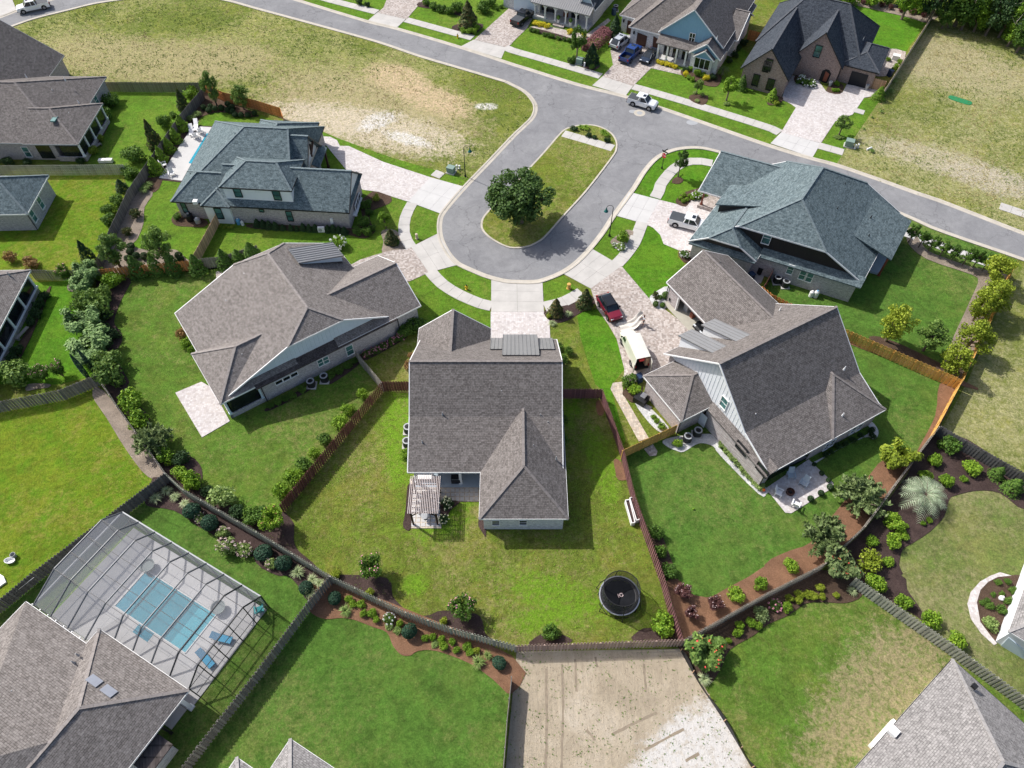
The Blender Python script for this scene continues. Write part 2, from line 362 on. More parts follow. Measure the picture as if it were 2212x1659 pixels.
m_shingle('shingle_dark', (.075, .062, .060), (.10, .085, .08), (.12, .105, .10))
m_shingle('shingle_slate', (.092, .124, .134), (.150, .194, .205), (.205, .255, .265))
m_shingle('shingle_charcoal', (.042, .050, .063), (.066, .076, .092), (.09, .102, .12))
for k in ('brown', 'tan', 'grey', 'dark', 'slate', 'charcoal'):
    c = dict(brown=(.21, .188, .177), tan=(.26, .234, .219), grey=(.31, .295, .285), dark=(.13, .115, .11), slate=(.165, .205, .215), charcoal=(.085, .092, .105))[k]
    m_plain('cap_' + k, c, .95, 0, .25, 3)
m_brick('brick_white', (.52, .52, .52), (.62, .62, .61), (.70, .70, .69), (.6, .6, .59))
m_brick('brick_grey', (.27, .255, .26), (.40, .38, .385), (.56, .54, .545), (.46, .45, .45))
m_brick('brick_rose', (.28, .225, .215), (.40, .345, .335), (.54, .50, .49), (.47, .44, .43))
m_brick('brick_red', (.19, .105, .085), (.27, .165, .135), (.40, .32, .29), (.38, .33, .30))
m_plain('siding_white', (.74, .76, .78), .6, 0, .04, 1); m_plain('siding_blue', (.22, .40, .52), .6, 0, .05, 1)
m_plain('siding_ice', (.58, .68, .74), .6, 0, .05, 1); m_plain('siding_black', (.030, .026, .024), .6, 0, .1, 1)
m_plain('trim_white', (.80, .80, .79), .5, 0, .04); m_plain('trim_black', (.018, .018, .020), .5, 0, .1); m_plain('trim_grey', (.35, .36, .37), .5, 0, .08)
m_plain('metal_roof', (.25, .25, .252), .45, .25, .07, .6); m_plain('steel', (.45, .46, .48), .35, .8, .08)
m_glass('glass_teal', (.07, .17, .16)); m_glass('glass_dark', (.012, .015, .020)); m_glass('car_glass', (.015, .022, .03), .03)
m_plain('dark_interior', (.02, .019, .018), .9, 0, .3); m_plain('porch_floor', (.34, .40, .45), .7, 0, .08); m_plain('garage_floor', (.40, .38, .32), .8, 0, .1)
m_plain('door_brown', (.075, .035, .025), .5, 0, .15); m_plain('door_black', (.015, .016, .020), .45, 0, .1); m_plain('wood_red', (.20, .06, .035), .6, 0, .2)
m_plain('wood_dark', (.055, .026, .020), .75, 0, .3, 2); m_plain('wood_pergola', (.46, .40, .38), .7, 0, .15, 3)
for n_, c_ in (('fence_brown', (.095, .042, .034)), ('fence_plum', (.155, .075, .075)), ('fence_grey', (.235, .215, .185)), ('fence_old', (.15, .14, .125)), ('fence_slate', (.105, .10, .095)),
               ('fence_gold', (.42, .25, .075)), ('fence_orange', (.40, .17, .06)), ('fence_tan', (.36, .235, .15)), ('fence_rose', (.29, .215, .18)), ('fence_beige', (.40, .33, .25)), ('fence_lichen', (.25, .25, .205))):
    c_ = sc(c_, 1.45); m = NT(n_, .85, 0, .15); oi = m.n('ObjectInfo')
    g_ = m.n('NewGeometry'); mp = m.n('Mapping'); mp.inputs['Scale'].default_value = (4, 4, .7); m.l(m.pos(), mp.inputs[0])
    f_ = m.math('ADD', m.math('MULTIPLY', g_.outputs['Random Per Island'], .6), m.math('MULTIPLY', m.noise(2.5, 4, .7, vec=mp.outputs[0]), .5))
    m.base(m.ramp(f_, [(.1, sc(c_, .62)), (.5, c_), (.95, sc(c_, 1.38))]))
m_plain('bark', (.17, .13, .10), .9, 0, .3, 6); m_plain('bark_pale', (.40, .36, .31), .9, 0, .2, 6)
m_leaf('leaf_oak', (.030, .062, .014), (.075, .13, .028)); m_leaf('leaf_green', (.045, .095, .014), (.12, .20, .03))
m_leaf('leaf_bright', (.085, .165, .012), (.22, .32, .03)); m_leaf('leaf_dark', (.018, .042, .014), (.045, .085, .025))
m_leaf('leaf_yellow', (.13, .175, .014), (.30, .34, .04)); m_leaf('leaf_gold', (.36, .32, .012), (.56, .50, .05))
m_leaf('leaf_pale', (.12, .18, .045), (.27, .34, .12)); m_leaf('leaf_blue', (.080, .115, .038), (.20, .25, .105))
m_leaf('leaf_round', (.020, .050, .028), (.05, .105, .06)); m_leaf('leaf_magnolia', (.028, .055, .014), (.13, .10, .035))
m_leaf('leaf_burgundy', (.055, .022, .022), (.16, .075, .065)); m_leaf('leaf_purple', (.12, .045, .048), (.24, .11, .11))
m_leaf('leaf_cypress', (.022, .05, .03), (.05, .10, .06)); m_leaf('blade_green', (.09, .15, .03), (.22, .28, .09)); m_leaf('blade_pale', (.22, .27, .13), (.42, .46, .27))
m_leaf('lot_weed', (.11, .15, .028), (.18, .22, .05), .2); m_leaf('leaf_tea', (.085, .145, .045), (.23, .33, .12)); m_leaf('straw', (.24, .20, .085), (.38, .33, .17), .15); m_leaf('leaf_willow', (.062, .112, .022), (.17, .25, .055)); m_leaf('leaf_palm', (.20, .26, .155), (.44, .50, .35)); m_leaf('leaf_red', (.16, .10, .04), (.30, .18, .07))
for n_, c_ in (('petal_pink', (.75, .25, .32)), ('petal_white', (.80, .76, .60)), ('petal_red', (.70, .06, .06)), ('petal_blush', (.46, .36, .34)), ('petal_cream', (.72, .68, .40))): m_leaf(n_, c_, sc(c_, 1.15), .15)

# ------------------------------------------------------------------ ground, road, kerbs, walks, drives
def sheet(name, pts, z, mat, label, sm=0, z0=None, kind='structure'):
    if sm: pts = smooth(pts, sm, True)
    b = MB(); b.prism([P(x, y) for x, y in pts], z - .03 if z0 is None else z0, z)
    return structure(b.build(name, mat), label, kind)
b = MB(); b.poly([(-500, -60), (500, -60), (500, 700), (-500, 700)], 0)
structure(b.build('ground', 'grass_olive'), 'turf of the neighbourhood reaching past the frame')

SC = [(-60, 100), (0, 68.8), (25, 58.8), (75, 41.3), (150, 22.5), (200, 10), (250, 2), (312, -5), (375, -8), (450, -4), (500, 5), (553, 20), (690.6, 57.5), (815.7, 92.6),
      (903.3, 122.6), (1000.9, 151.4), (1090, 178)]                                   # south kerb of the street, west part
SC2 = [(1090, 178), (1128.5, 197.7), (1146, 215.2), (1153.5, 232), (1148, 253), (1126, 275.2), (1106, 294), (1053, 350), (1000.9, 404), (963, 447.6), (948.3, 470), (945.8, 497.7), (950.8, 522),
       (965.8, 550), (984, 570), (1000, 579), (1025, 590), (1047, 599), (1075, 607), (1101, 611.5), (1147, 612.5), (1172, 609), (1215, 592), (1248.6, 569), (1278.6, 537.7), (1306, 502.7),
       (1328.7, 467.6), (1371, 410), (1394, 373), (1421, 343), (1451, 328), (1481, 322), (1516, 322), (1551.5, 330)]
SC3 = [(1551.5, 330), (1650, 362), (1790, 409), (1939, 461), (2009, 492.7), (2084, 520), (2230, 570), (2420, 640)]
NC = [(-60, 55), (0, 37), (36, 22.5), (80, 8), (130, -6), (200, -22), (280, -34), (380, -42), (470, -40), (560, -24), (657, 4), (792, 45), (857, 61), (994.6, 101.3), (1106, 137.6), (1138.5, 147.6), (1251, 182.6),
      (1351, 207.7), (1428.8, 232.7), (1516, 262.7), (1659, 312.7), (1754, 341.5), (1806.6, 355.3), (1909, 390.3), (1972, 413), (2034, 434), (2109, 463), (2212, 503), (2420, 583)]
south = smooth(SC, 3)[:-1] + smooth(SC2, 3)[:-1] + smooth(SC3, 3); north = smooth(NC, 3)
sheet('road', south + north[::-1], .03, 'asphalt', 'grey asphalt street with a loop around the planted island')

def resample(pts, step):
    out = [pts[0]]; acc = 0
    L = [0]
    for a, c in zip(pts, pts[1:]): L.append(L[-1] + (c - a).length)
    n = max(1, round(L[-1] / step)); k = 0; out = []
    for i in range(n + 1):
        s = L[-1] * i / n
        while k < len(L) - 2 and L[k + 1] < s: k += 1
        f = (s - L[k]) / max(1e-6, L[k + 1] - L[k]); out.append(pts[k].lerp(pts[k + 1], min(1, max(0, f))))
    return out
def normals(pts):
    n = []
    for i in range(len(pts)):
        d = pts[min(i + 1, len(pts) - 1)] - pts[max(i - 1, 0)]; d.z = 0; d.normalize(); n.append(Vector((-d.y, d.x, 0)))
    return n
def kerb(label, line, side, step=3.0, wide=.62, closed=False):
    """rolled kerb and gutter laid along the line, one casting after another; side=+1 road on the left of travel"""
    root = bpy.data.objects.new('kerb', None); COL.objects.link(root); root['kind'] = 'structure'; root['label'] = label
    p = [Vector((q.x, q.y, 0)) for q in G(line)]
    if closed: p.append(p[0])
    fine = resample(p, step / 4); nn = normals(fine); root.location = fine[0]
    prof = [(-.14, .0), (-.14, .125), (0, .13), (.10, .12), (.22, .06), (wide, .043), (wide, .0)]
    for i in range(0, len(fine) - 1, 4):
        seg = list(range(i, min(i + 4, len(fine) - 1) + 1)); b = MB(); rings = []
        if len(seg) < 2: continue
        for j in seg:
            q = fine[j].copy()
            if j == seg[0]: q += (fine[seg[1]] - q).normalized() * .012
            rings.append([q + nn[j] * side * a + Vector((0, 0, h)) for a, h in prof])
        for r0, r1 in zip(rings, rings[1:]):
            for k in range(len(prof) - 1):
                f = [r0[k], r1[k], r1[k + 1], r0[k + 1]]; b.face(f if side < 0 else f[::-1])
        b.face(rings[0]); b.face(rings[-1][::-1]); b.build('kerb_stone', 'curb', root)
kerb('pale kerb along the vacant lot side of the street', smooth(SC, 3), 1)
kerb('pale kerb around the cul-de-sac', smooth(SC2, 3), 1, 2.4)
kerb('pale kerb behind the slate roofed corner house', smooth(SC3, 2), 1)
kerb('pale kerb along the houses across the street', smooth(NC, 3), -1)
ISL = [(1213.6, 286.5), (1231, 276.5), (1256, 271.5), (1281, 271.5), (1303, 278), (1321, 290), (1331, 306.5), (1331, 322.8), (1322, 340.3), (1266, 413), (1223, 460), (1181, 507.7), (1164, 522), (1136, 534),
       (1100, 535), (1068, 520), (1050, 506), (1041, 492), (1043, 474), (1055, 458), (1080, 433), (1143.5, 365), (1180, 325)]
ISLi = [tuple(q) for q in smooth(ISL, 3, True)]
kerb('pale kerb around the planted island', ISLi, -1, 2.4, .5, True)
def inset(pts, d):
    g = [Vector((q.x, q.y, 0)) for q in G(pts)]; n = len(g); out = []
    c = sum(g, Vector()) / n
    for i in range(n):
        t_ = (g[(i + 1) % n] - g[i - 1]).normalized(); nn = Vector((-t_.y, t_.x, 0))
        if nn.dot(c - g[i]) < 0: nn = -nn
        out.append(g[i] + nn * d)
    return out
b = MB(); b.prism(inset(ISLi, .1), 0, .11); structure(b.build('island_lawn', 'grass_olive'), 'mown turf of the planted island')

LAWNS = [  # name, outline, height, material, label
 ('vacant_lot', SC[1:] + SC2[1:9] + t('01', 1570, 1475, 1200, 1370, 900, 1265, 700, 1190, 545, 1120, 230, 1030, 0, 880) + t('00', 1915, 800, 1740, 715, 900, 715, 590, 640, 70, 380) + [(0, 120)], .012, 'vacant_turf', 'dry grassy vacant lot with bare sand patches', 0),
 ('vacant_lot', t('03', 1470, 110, 1010, 790, 950, 870, 760, 1170, 655, 1310, 590, 1420) + [(1850, 370), (1972, 413), (2109, 463), (2300, 540), (2300, 60), (2160, 75), (2050, 35)], .012, 'dry_turf', 'straw coloured vacant lot beside the dark brick house', 0),
 ('vacant_lot', t('13', 2200, 640, 1960, 1080, 1720, 1640) + t('23', 1500, 380, 1700, 480, 2210, 790) + [(2420, 1130), (2420, 640), (2280, 600)], .012, 'dry_turf', 'dry lot beyond the golden fence at the right edge', 0),
 ('lawn', [(440, 192), (480, 213)] + t('01', 160, 1040, 540, 1125, 700, 1190, 900, 1265, 1200, 1370, 1570, 1475, 1505, 1530) + t('11', 1310, 82, 1270, 160, 1242, 260, 1240, 340, 1300, 480, 1130, 515, 900, 590, 830, 620) + t('10', 1890, 660, 1640, 690, 860, 760, 830, 600) + [(330, 400)], .010, 'grass_bright', 'bright lawn around the slate roofed pool house', 0),
 ('lawn', t('01', 1580, 1555, 1640, 1495, 1850, 1540, 1790, 1615), .02, 'grass_bright', 'green verge under the left street lamp', 0),
 ('lawn', t('11', 1385, 112, 1590, 185, 1572, 250, 1568, 355, 1350, 460, 1325, 400, 1325, 250, 1350, 170), .02, 'grass_bright', 'green verge wedge between the curved walk and kerb', 0),
 ('lawn', t('11', 1545, 672, 1735, 635) + [(1000, 581), (1047, 601), (1061, 605), (1061, 655)] + t('11', 1950, 940, 1850, 885, 1700, 815, 1600, 740), .02, 'grass_bright', 'green verge wedge left of the central drive', 0),
 ('lawn', t('12', 268, 785, 435, 712, 580, 850, 430, 925, 275, 955), .02, 'grass_bright', 'green verge wedge right of the central drive', 0),
 ('lawn', t('11', 1475, 705, 1330, 770, 1200, 1120, 1490, 1150, 2030, 1190, 2025, 1030, 1950, 985, 1740, 910, 1600, 830), .014, 'grass_bright', 'front lawn between the tan house and the curved walk', 0),
 ('lawn', t('12', 310, 1010, 720, 980, 1000, 1530, 870, 1659) + t('22', 860, 40, 980, 480, 960, 600, 780, 50, 420, 60) + t('12', 410, 1659, 320, 1300), .012, 'grass_olive', 'worn side lawn right of the centre house', 0),
 ('lawn', t('12', 565, 1070, 620, 1030, 745, 1008, 830, 1150, 900, 1270, 970, 1530, 880, 1640) + t('22', 860, 60, 980, 480, 960, 560, 790, 60) + t('12', 720, 1659, 650, 1450, 590, 1250), .016, 'grass_vivid', 'bright lawn strip beside the delivery van', 0),
 ('lawn', t('12', 1155, 290, 1220, 310, 1280, 370, 1310, 450, 1430, 500, 1430, 560, 1480, 610, 1500, 800, 1350, 830, 1210, 885, 1180, 918, 945, 640, 1010, 530, 1090, 420), .014, 'grass_vivid', 'bright front lawn by the open garage', 0),
 ('lawn', t('12', 890, 208, 1080, 262, 1040, 360, 940, 520, 880, 600, 695, 490, 800, 350), .02, 'grass_bright', 'green verge around the right street lamp', 0),
 ('lawn', SC2[27:] + [(1640, 420)] + t('12', 1800, 60, 1560, 60, 1500, 130, 1420, 105, 1270, 65, 1010, 5), .012, 'grass_vivid', 'bright corner lawn by the stop sign', 0),
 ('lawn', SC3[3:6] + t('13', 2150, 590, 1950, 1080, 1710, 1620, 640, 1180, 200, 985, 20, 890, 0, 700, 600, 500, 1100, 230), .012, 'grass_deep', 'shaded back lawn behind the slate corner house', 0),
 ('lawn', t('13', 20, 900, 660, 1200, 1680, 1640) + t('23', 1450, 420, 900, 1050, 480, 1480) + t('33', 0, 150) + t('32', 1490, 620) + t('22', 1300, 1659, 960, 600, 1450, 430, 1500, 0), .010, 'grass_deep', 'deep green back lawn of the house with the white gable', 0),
 ('lawn', t('21', 1085, 60, 1330, 80) + t('22', 420, 130, 780, 120, 960, 640, 1310, 1659) + t('32', 1470, 620, 40, 660) + t('31', 2210, 690, 640, 60) + t('21', 640, 1659, 0, 1300, 210, 1090), .012, 'grass_centre', 'olive back lawn of the centre house', 0),
 ('lawn', t('10', 860, 730, 1890, 640) + t('11', 0, 480, 700, 1300, 850, 1440, 1080, 1659) + t('21', 1085, 50, 205, 1090) + t('21', 0, 1280) + t('20', 2210, 1290, 1420, 780, 890, 20) + t('10', 830, 1100), .010, 'grass_green', 'wide lawn behind the tan house', 0),
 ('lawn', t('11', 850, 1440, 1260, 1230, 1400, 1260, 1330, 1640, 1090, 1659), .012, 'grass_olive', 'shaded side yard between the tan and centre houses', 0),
 ('lawn', t('00', 900, 780, 1740, 770, 1100, 1659, 1060, 1430, 760, 1430), .010, 'grass_bright', 'fenced lawn beside the columned porch', 0),
 ('lawn', t('00', 0, 1480, 1060, 1470, 1090, 1659) + t('10', 940, 330, 830, 620, 540, 690, 0, 690), .010, 'grass_yellow', 'lawn beside the slate roofed brick house', 0),
 ('lawn', t('10', 255, 780, 540, 770, 700, 660, 830, 1580, 520, 1659, 0, 1659, 0, 1200), .010, 'grass_vivid', 'narrow lawn below the screened porch', 0),
 ('lawn', t('20', 0, 240, 830, 20, 1420, 790, 240, 1659) + t('30', 0, 230) + [(-60, 1330), (-60, 880)], .010, 'grass_yellow', 'yellow green back lawn at the left edge', 0),
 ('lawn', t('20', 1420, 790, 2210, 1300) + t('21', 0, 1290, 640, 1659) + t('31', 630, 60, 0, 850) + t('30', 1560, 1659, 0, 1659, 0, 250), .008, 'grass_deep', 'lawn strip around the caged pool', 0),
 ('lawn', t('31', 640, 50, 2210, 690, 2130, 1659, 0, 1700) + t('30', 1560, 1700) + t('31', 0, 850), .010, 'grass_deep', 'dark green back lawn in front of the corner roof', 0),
 ('lawn', t('32', 1480, 640, 2210, 240) + t('33', 0, 200, 450, -30, 760, 60, 2210, 1090) + [(2280, 1700), (1680, 1700)] + t('32', 2090, 1659), .010, 'grass_green', 'patchy back lawn below the grey fence', 0),
 ('lawn', t('23', 1500, 400, 2210, 810) + [(2420, 1180), (2420, 1640), (2220, 1520)] + t('33', 2210, 1040, 760, 40) + t('23', 500, 1560, 1190, 780), .010, 'grass_soft', 'soft green lawn around the curved mulch bed', 0),
 ('lawn', NC[10:17] + [(1351, 207.7), (1428.8, 232.7), (1516, 262.7), (1659, 312.7)] + t('03', 20, 1240, 110, 1140, 240, 930, 130, 860, 0, 600) + [(1500, 20), (1400, -30), (1000, -60), (700, -60)], .012, 'grass_bright', 'mown front lawns along the far side of the street', 0),
 ('lawn', t('03', 560, 0, 900, 40, 1450, 100, 1370, 190, 1190, 450, 900, 480, 600, 250), .014, 'grass_vivid', 'vivid back lawn behind the dark brick house', 0),
 ('lawn', t('03', 830, 845, 960, 870, 760, 1170, 655, 1310, 590, 1420, 385, 1362, 465, 1235, 580, 1050, 730, 990, 765, 940), .016, 'grass_bright', 'green strip right of the brick house drive', 0),
 ('sand_lot', t('32', 40, 655, 1470, 630, 2090, 1700) + [(1085, 1740)] , .014, 'sandlot', 'bare graded sand lot with tyre tracks', 0),
]
for (n_, o_, z_, m_, l_, s_) in LAWNS: sheet(n_, o_, z_, m_, l_, s_)

BEDS = [
 (t('02', 470, 1142, 510, 1110, 600, 1092, 700, 1100, 790, 1125, 850, 1165, 880, 1210, 882, 1262, 700, 1210), 'mulch_brown', 'mulch bed at the head of the island'),
 (t('12', 20, 300, 120, 240, 280, 330, 180, 440, -60, 420, -70, 330), 'mulch_brown', 'leaf litter ring under the island oak'),
 (t('11', 1000, 0, 1100, -20, 1170, 50, 1150, 100, 1010, 160, 980, 220, 1010, 300, 1030, 340, 940, 400, 800, 370, 700, 350, 0, 320, 0, 270, 850, 310, 900, 100), 'mulch_brown', 'mulch bed wrapping the slate house corner'),
 (t('11', 1080, 350, 1130, 320, 1200, 330, 1240, 370, 1285, 480, 1200, 510, 1090, 525, 1100, 430), 'mulch_pale', 'pale mulch bed at the tan house drive'),
 (t('00', 1740, 770, 1915, 850, 2210, 980, 2210, 1010, 2060, 1010, 1960, 975, 1850, 975, 1730, 1020, 1700, 1090, 1650, 1080, 1560, 1250, 1420, 1520, 1340, 1659, 1110, 1659, 1350, 1290), 'mulch_brown', 'mulch bed with clipped globes along the dark fence'),
 (t('10', 1100, 0, 1320, 0, 1250, 130, 1240, 270, 1190, 400, 1150, 450, 1210, 490, 1400, 500, 1520, 500, 1600, 570, 1640, 660, 860, 740, 830, 600, 960, 330), 'mulch_pale', 'mulch bed under the willowy trees'),
 (t('10', 1480, 240, 1520, 180, 1600, 170, 1790, 250, 1760, 300, 1640, 300, 1520, 290), 'mulch_brown', 'small bed around the pool pump'),
 (t('10', 850, 720, 1130, 740, 1120, 800, 1050, 930, 1000, 1060, 990, 1140, 1050, 1220, 1050, 1300, 1000, 1400, 1080, 1570, 1110, 1659, 900, 1659, 840, 1500, 850, 1000), 'mulch_dark', 'curving mulch bed along the left fence'),
 (t('20', 900, 0, 1100, 0, 1090, 100, 1250, 230, 1310, 330, 1290, 420, 1450, 560, 1640, 620, 1730, 700, 1750, 800, 1740, 930, 1840, 960, 2210, 1180, 2210, 1260, 1700, 980, 1430, 770), 'mulch_dark', 'mulch strip along the weathered fence behind the tan house'),
 (t('20', 800, 100, 900, 60, 1420, 770, 1280, 800, 1100, 580, 920, 290), 'mulch_pale', 'bare sandy strip inside the weathered fence'),
 (t('20', 1420, 800, 2210, 1290, 2210, 1480, 1990, 1470, 1900, 1420, 1880, 1330, 1700, 1220, 1500, 1090, 1270, 1050, 1280, 950), 'mulch_dark', 'dark mulch bed beside the caged pool'),
 (t('21', 0, 1310, 640, 1690) + t('31', 620, 60, 460, 220, 360, 80, 270, 0) + t('21', 180, 1650, 0, 1540), 'mulch_dark', 'dark mulch bed with hydrangeas below the picket fence'),
 (t('21', 0, 1270, 210, 1100, 320, 1190, 330, 1260, 330, 1360, 370, 1440, 480, 1530, 600, 1640, 760, 1645) + t('31', 1130, 20, 1180, 180, 1250, 290, 640, 40) + t('21', 640, 1659), 'mulch_dark', 'mulch crescent inside the lower left fence corner'),
 (t('31', 1440, 360, 1500, 340, 1620, 300, 1900, 330, 1960, 410, 1980, 500, 2080, 590, 1720, 470), 'mulch_dark', 'mulch wedge under the pink crape myrtle'),
 (t('32', 150, 600, 240, 510, 330, 490, 440, 510, 510, 575), 'mulch_dark', 'mulch wedge under the round green bush'),
 (t('32', 1040, 560, 1120, 460, 1200, 450, 1400, 400, 1470, 560), 'mulch_dark', 'mulch corner under the tall glossy shrub'),
 (t('31', 630, 50, 2210, 690, 2205, 1020, 2050, 900, 1850, 760, 1560, 650, 1400, 650, 1330, 690, 1250, 680, 1180, 600, 1130, 490, 1000, 440, 860, 385, 740, 365, 600, 375, 490, 330, 470, 260), 'pine_straw', 'pine straw bed along the slatted fence'),
 (t('22', 725, 160, 770, 140, 800, 200, 785, 265, 740, 260), 'pine_straw', 'pine straw heap by the plum fence corner'),
 (t('22', 880, 650, 940, 670, 985, 800, 970, 830, 910, 820, 890, 740), 'pine_straw', 'larger pine straw heap along the plum fence'),
 (t('32', 1330, 60, 1430, 30, 1540, 150, 1640, 180, 1720, 180, 1850, 110, 2040, 10, 2210, -80, 2210, 150, 1490, 590, 1390, 260), 'pine_straw', 'pine straw bed in the back corner'),
 (t('23', -30, 1560, 180, 1440, 360, 1370, 560, 1130, 700, 960, 870, 790, 1000, 650, 1280, 590, 1440, 280, 1480, 100, 1520, 0, 1640, 0, 1440, 430, 830, 1230, 500, 1550, 270, 1659) + t('32', 2210, 150), 'pine_straw', 'long pine straw bed along the grey fence'),
 (t('22', 1200, 1240, 1290, 1300, 1340, 1420, 1390, 1560, 1420, 1659, 1310, 1659, 1190, 1290), 'mulch_brown', 'mulch patch behind the plum fence'),
 (t('32', 1490, 570, 2210, 180) + t('33', 0, 160, 440, -50, 760, 40, 810, 170, 680, 235, 500, 230, 330, 240, 180, 340, 0, 420) + t('32', 2080, 520, 1880, 640, 1800, 810, 1680, 950, 1560, 800, 1480, 660), 'mulch_brown', 'mulch bed below the grey fence'),
 (t('23', 1490, 390, 2210, 820, 2210, 1080, 2000, 940, 1800, 920, 1620, 960, 1560, 1000, 1520, 1140, 1400, 1270, 1250, 1370, 1160, 1430, 1130, 1560, 1140, 1659, 780, 1659, 520, 1570, 850, 1240, 1200, 780), 'mulch_dark', 'broad purple brown mulch bed around the palm'),
 (t('33', 770, 30, 1150, 0, 1200, 120, 1290, 250, 1340, 340, 1330, 390, 1250, 330), 'mulch_dark', 'mulch strip behind the slatted fence'),
 (t('33', 1800, 230, 1830, 120, 1900, 50, 1980, 10, 2210, 0, 2210, 130, 1980, 560, 1920, 520, 1830, 400), 'mulch_brown', 'mulch bed inside the curved stone edging'),
 (t('22', 955, 70, 1000, 30, 1130, 20, 1060, 160, 970, 110), 'mulch_brown', 'mulch patch by the garden path'),
 (t('22', 1060, 160, 1150, 170, 1350, 370, 1290, 420, 1180, 330), 'white_stone', 'white stone strip beside the brick side wall'),
 (t('22', 1300, 490, 1430, 450, 1700, 430, 1780, 480, 1800, 560, 1960, 720, 2200, 900, 2195, 945, 2130, 950, 1800, 620, 1740, 540, 1650, 510, 1580, 525, 1480, 585, 1420, 575, 1340, 540), 'white_stone', 'white stone bed around the condensers and pale hedge'),
 (t('23', 360, 690, 860, 430, 850, 350, 900, 330, 950, 400, 940, 460, 900, 475, 830, 460, 560, 590, 400, 690), 'white_stone', 'white stone strip under the rear windows'),
 (t('12', 1190, 930, 1210, 885, 1350, 815, 1330, 1000, 1250, 1005), 'white_stone', 'white stone bed at the garage corner'),
 (t('12', 850, 430, 900, 380, 980, 330, 1050, 345, 1010, 430, 960, 505, 890, 485), 'mulch_pale', 'round bed by the right street lamp'),
 (t('12', 285, 1020, 515, 968, 680, 890, 715, 1000, 620, 1030, 560, 1062, 480, 1110, 390, 1130, 310, 1100), 'mulch_dark', 'mulch bed under the two young magnolias'),
 (t('12', 1420, 100, 1425, 55, 1500, 0, 1660, -40, 1700, 0, 1560, 62, 1500, 128), 'mulch_brown', 'mulch bed at the corner house porch'),
 (t('12', 1435, 520, 1540, 510, 1540, 600, 1480, 605), 'mulch_brown', 'mulch pocket with white hydrangea'),
 (t('02', 1380, 1580, 1400, 1540, 1450, 1530, 1480, 1560, 1440, 1590), 'mulch_brown', 'mulch ring under the corner lawn tree'),
 (t('13', 1200, 430, 1370, 580, 1760, 715, 1810, 770, 1780, 860, 1530, 1420, 1560, 1540, 1700, 1590, 1945, 1060, 2110, 600, 1900, 680, 1500, 560, 1350, 480, 1230, 300), 'mulch_pale', 'mulch border under the clipped hedge trees'),
 (t('13', 870, 1260, 960, 1250, 1200, 1340, 1600, 1540, 1540, 1560, 1000, 1330), 'mulch_brown', 'mulch strip behind the golden fence'),
 (t('13', 650, 1260, 1700, 1640, 1690, 1680, 640, 1290), 'pine_straw', 'pine straw line below the golden fence'),
 (t('23', 1480, 0, 1640, 0, 1430, 440, 1280, 590, 1440, 280), 'pine_straw', 'pine straw along the golden side fence'),
 (t('02', 480, 540, 500, 500, 620, 500, 760, 560, 690, 610, 560, 560), 'mulch_dark', 'mulch bed around the green utility box'),
 (t('02', 1530, 860, 1550, 820, 1690, 830, 1665, 905, 1600, 900), 'mulch_brown', 'mulch island under the small grey tree'),
 (t('02', 1465, 650, 1490, 600, 1790, 640, 1780, 740, 1690, 745, 1560, 700), 'mulch_brown', 'mulch bed in front of the blue gable'),
 (t('02', 150, 255, 200, 245, 500, 330, 500, 360, 330, 320), 'mulch_dark', 'garden row in front of the porch house'),
 (t('01', 1690, 250, 1750, 210, 1960, 210, 1900, 290, 1830, 290), 'mulch_dark', 'mulch corner under the large magnolia'),
 (t('01', 1400, 60, 1450, 20, 1800, 120, 1760, 140, 1600, 90), 'mulch_dark', 'mulch edge below the far hedge'),
 (t('03', 230, 710, 260, 640, 410, 690, 400, 755), 'mulch_brown', 'mulch pocket under the white hydrangea'),
 (t('03', 500, 790, 560, 720, 650, 740, 620, 815), 'mulch_brown', 'mulch pocket by the brick entry'),
 (t('03', 0, 860, 60, 800, 130, 850, 90, 900, 0, 910), 'mulch_brown', 'mulch bed left of the brick drive'),
 (t('03', 560, 0, 700, 0, 1450, 90, 1370, 195, 1200, 150), 'mulch_pale', 'mulch border at the back of the vivid lawn'),
 (t('03', 880, 440, 1190, 450, 1060, 640, 900, 640), 'paver_tan', 'paved side court by the beige wall'),
 (t('21', 1310, 880, 1350, 900, 1340, 1240, 1270, 1230, 1290, 1100), 'mulch_dark', 'mulch edge left of the pergola'),
 (t('21', 1595, 1020, 1760, 1015, 1680, 1090, 1600, 1215), 'mulch_dark', 'mulch pocket with two hydrangeas'),
 (t('21', 1930, 1160, 1980, 1160, 1985, 1310, 1960, 1290, 1920, 1220), 'mulch_dark', 'mulch pocket at the rear wing corner'),
 (t('21', 100, 200, 430, 30, 470, 50, 130, 225), 'mulch_dark', 'mulch line under the tan house wall'),
 (t('11', 640, 1610, 860, 1470, 880, 1500, 650, 1659), 'mulch_dark', 'mulch line by the tan house condensers'),
 (t('11', 900, 1410, 1260, 1220, 1300, 1260, 960, 1450), 'mulch_dark', 'mulch line under the flowering wall hedge'),
 (t('10', 590, 800, 660, 800, 650, 860, 590, 850), 'mulch_pale', 'mulch ring under the pink crape myrtle'),
 (t('20', 230, 60, 330, 40, 420, 30, 430, 0, 250, 0), 'mulch_pale', 'mulch patch by the left fence'),
 (t('10', 240, 1180, 400, 860, 430, 870, 190, 1420, 60, 1500), 'mulch_brown', 'mulch strip under the porch hedge'),
 (t('00', 870, 1100, 940, 1080, 880, 1200, 800, 1330, 770, 1310), 'mulch_brown', 'mulch strip below the columned porch'),
]
for k_, (o_, m_, l_) in enumerate(BEDS): sheet('planting_bed', o_, .05 + .0007 * k_, m_, l_, 3)

